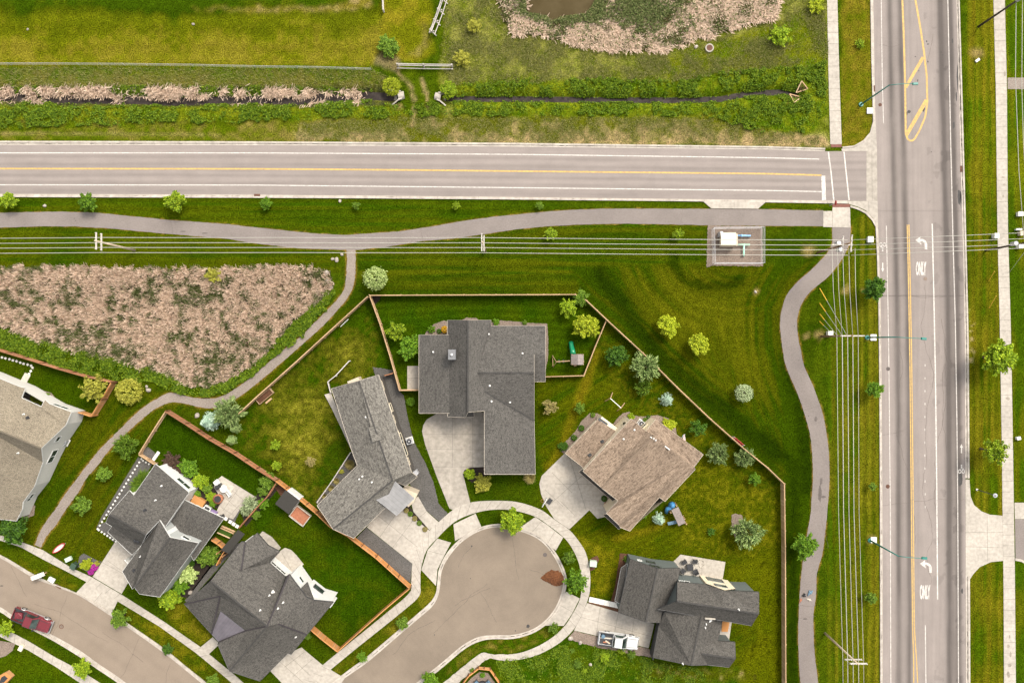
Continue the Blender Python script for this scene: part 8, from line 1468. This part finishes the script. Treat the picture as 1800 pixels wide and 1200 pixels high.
Q, r = scatter(15000, NE_REEDS, lambda X, Y: np.clip((.52 - fbm(X, Y, 16, 98, 2)) * 6, .06, 1), 14, lambda X, Y: inpoly(POND, X, Y)); V, F = blades(Q, r, .45, .04, .4); stuff('meadow_grass', V, F, MISL('mixed_sedge', [(0.05, 0.075, 0.012), (0.13, 0.14, 0.035), (0.24, 0.18, 0.09), (0.08, 0.1, 0.02)], .8, .15, 0), 'olive sedge mixed among the top pond reeds', 'grass')
dark_ne = lambda X, Y: np.clip(np.exp(-(np.hypot((X - 1120) / 75, (Y - 22) / 42)) ** 2 * 1.3) + np.exp(-(dist_line(POND, X, Y) / 13) ** 2) - .2 + 1.6 * (gm(X, Y) - .48), .05, 1)
inpond = lambda X, Y: inpoly(POND, X, Y)
Q, r = scatter(25000, NE_REEDS, lambda X, Y: np.clip(1.05 - dark_ne(X, Y) * 1.15, .05, 1) * np.clip((fbm(X, Y, 16, 98, 2) - .43) * 6, .05, 1), 3, inpond); V, F = blades(Q, r, .5, .045, .95, R(-50), .9); stuff('reeds', V, F, TANREED, 'swept tan reeds round the pond at the top', 'reeds')
Q, r = scatter(24000, NE_REEDS, dark_ne, 4, inpond); V, F = leafmat(Q, r, .7, .12); stuff('green_reeds', V, F, GRNREED, 'dark green growth round the pond at the top', 'reeds')
cw = lambda X, Y: (dist_line(CREEK_W, X, Y) < 6.0) & (vnoise(X, Y, 30, 97) < .72)
Q, r = scatter(8000, [(-30, 151), (180, 150), (430, 150), (560, 152), (650, 158), (655, 178), (540, 186), (300, 190), (-30, 190)], lambda X, Y: np.clip(1.3 * np.exp(-((Y - 164 - (X > 350) * 4) / 11) ** 4) * (X < 650) * (.03 + 1.1 * np.clip((fbm(X, Y, 17, 84) - .43) * 7, 0, 1)) * np.clip((vnoise(X, Y, 5, 98) - .2) * 3, .08, 1), 0, 1), 5, cw); V, F = blades(Q, r, .5, .045, .8, R(-40), .8); stuff('reeds', V, F, TANREED, 'tan reeds lining the left hand creek', 'reeds')
Q, r = scatter(7000, [(-30, 151), (180, 150), (430, 150), (560, 152), (650, 158), (655, 178), (540, 186), (300, 190), (-30, 190)], lambda X, Y: np.clip((.50 - fbm(X, Y, 17, 84)) * 7, .04, 1), 15, cw); V, F = leafmat(Q, r, .35, .09); stuff('bank_weeds', V, F, WEED, 'green weeds breaking up the left hand creek reeds', 'weeds')
ce = lambda X, Y: (dist_line(CREEK_E, X, Y) < 3.0) | (dist_line(CREEK_W, X, Y) < 3.5)
wp = [(-30, 186), (400, 186), (640, 176), (700, 184), (790, 178), (800, 150), (1000, 138), (1180, 142), (1300, 125), (1390, 118), (1450, 108), (1454, 195), (1415, 235), (1330, 230), (1240, 204), (1000, 203), (800, 203), (640, 206), (400, 215), (-30, 224)]
Q, r = scatter(56000, wp, lambda X, Y: np.clip((fbm(X, Y, 22, 88) - .40) * 5, .04, 1) * np.clip((vnoise(X, Y, 6, 96) - .2) * 3, .15, 1), 6, ce); V, F = leafmat(Q, r, .45, .10); stuff('bank_weeds', V, F, WEED, 'lush green weeds along both creek banks', 'weeds')
rimp = smooth([(-40, 545), (0, 575), (60, 595), (140, 616), (200, 630), (250, 646), (300, 658), (330, 674), (365, 680), (395, 672), (430, 650), (470, 620), (500, 586), (530, 553), (560, 530), (576, 512), (590, 512), (572, 545), (540, 580), (505, 612), (455, 650), (415, 682), (380, 696), (340, 696), (300, 688), (270, 672), (200, 668), (140, 655), (60, 630), (0, 610), (-40, 600)], 3)
Q, r = scatter(26000, rimp, lambda X, Y: np.clip((fbm(X, Y, 16, 90) - .3) * 4, .1, 1), 7); V, F = leafmat(Q, r, .5, .10); stuff('bank_weeds', V, F, WEED, 'green weed belt along the lower edge of the left wetland', 'weeds')
Q, r = scatter(17000, [(872, 1160), (940, 1152), (990, 1130), (1005, 1128), (1050, 1140), (1140, 1158), (1200, 1172), (1240, 1180), (1240, 1215), (890, 1215), (880, 1175)], lambda X, Y: np.clip((fbm(X, Y, 20, 92) - .42) * 5, .03, 1), 8); V, F = leafmat(Q, r, .2, .08); stuff('bank_weeds', V, F, WEED, 'overgrown weeds below the white pickup', 'weeds')
mp_ = [(790, -20), (868, -10), (890, 45), (940, 66), (1040, 88), (1130, 94), (1200, 88), (1290, 58), (1372, 35), (1385, -20), (1450, -20), (1455, 110), (1300, 128), (1180, 145), (1000, 140), (800, 150), (770, 110), (775, 60)]
Q, r = scatter(42000, mp_, lambda X, Y: np.clip((fbm(X, Y, 26, 94) - .3) * 3, .1, 1), 9); V, F = blades(Q, r, .3, .02, .25); stuff('meadow_grass', V, F, STRAW, 'rough straw tinted meadow grass round the pond', 'grass')
Q, r = scatter(13000, [(-30, 118), (655, 120), (700, 150), (690, 155), (-30, 152)], None, 10); V, F = blades(Q, r, .35, .02, .25); stuff('meadow_grass', V, F, STRAW, 'rough grass bank below the silvery wire fence', 'grass')
Q, r = scatter(26000, [(520, 216), (700, 206), (1000, 206), (1250, 207), (1330, 228), (1440, 240), (1440, 254), (1100, 250), (700, 246), (520, 246)], lambda X, Y: np.clip((fbm(X, Y, 24, 96) - .3) * 3, .1, 1), 11); V, F = blades(Q, r, .22, .018, .2); stuff('meadow_grass', V, F, STRAW, 'dry tan grass strip above the two lane road', 'grass')
wd = [(x, y) for x, y in ((1063, 1155), (1015, 1167), (1092, 1142), (1110, 1150), (1028, 1178), (1006, 1143))]
for k, (x, y) in enumerate(wd): shrub('weed_clump', x, y, (10, 8, 8, 9, 5, 5)[k], 'airy', 'mid' if k % 2 else 'bright', ['broad bright weed clump below the white pickup', 'bright weed clump nearest the curved pavement', 'weed clump at the rear of the gravel strip', 'weed clump at the end of the gravel strip', 'lowest small weed clump near the bottom edge', 'small weed clump beside the pale rocks'][k], 'weed clumps below the white pickup', cat='weed')
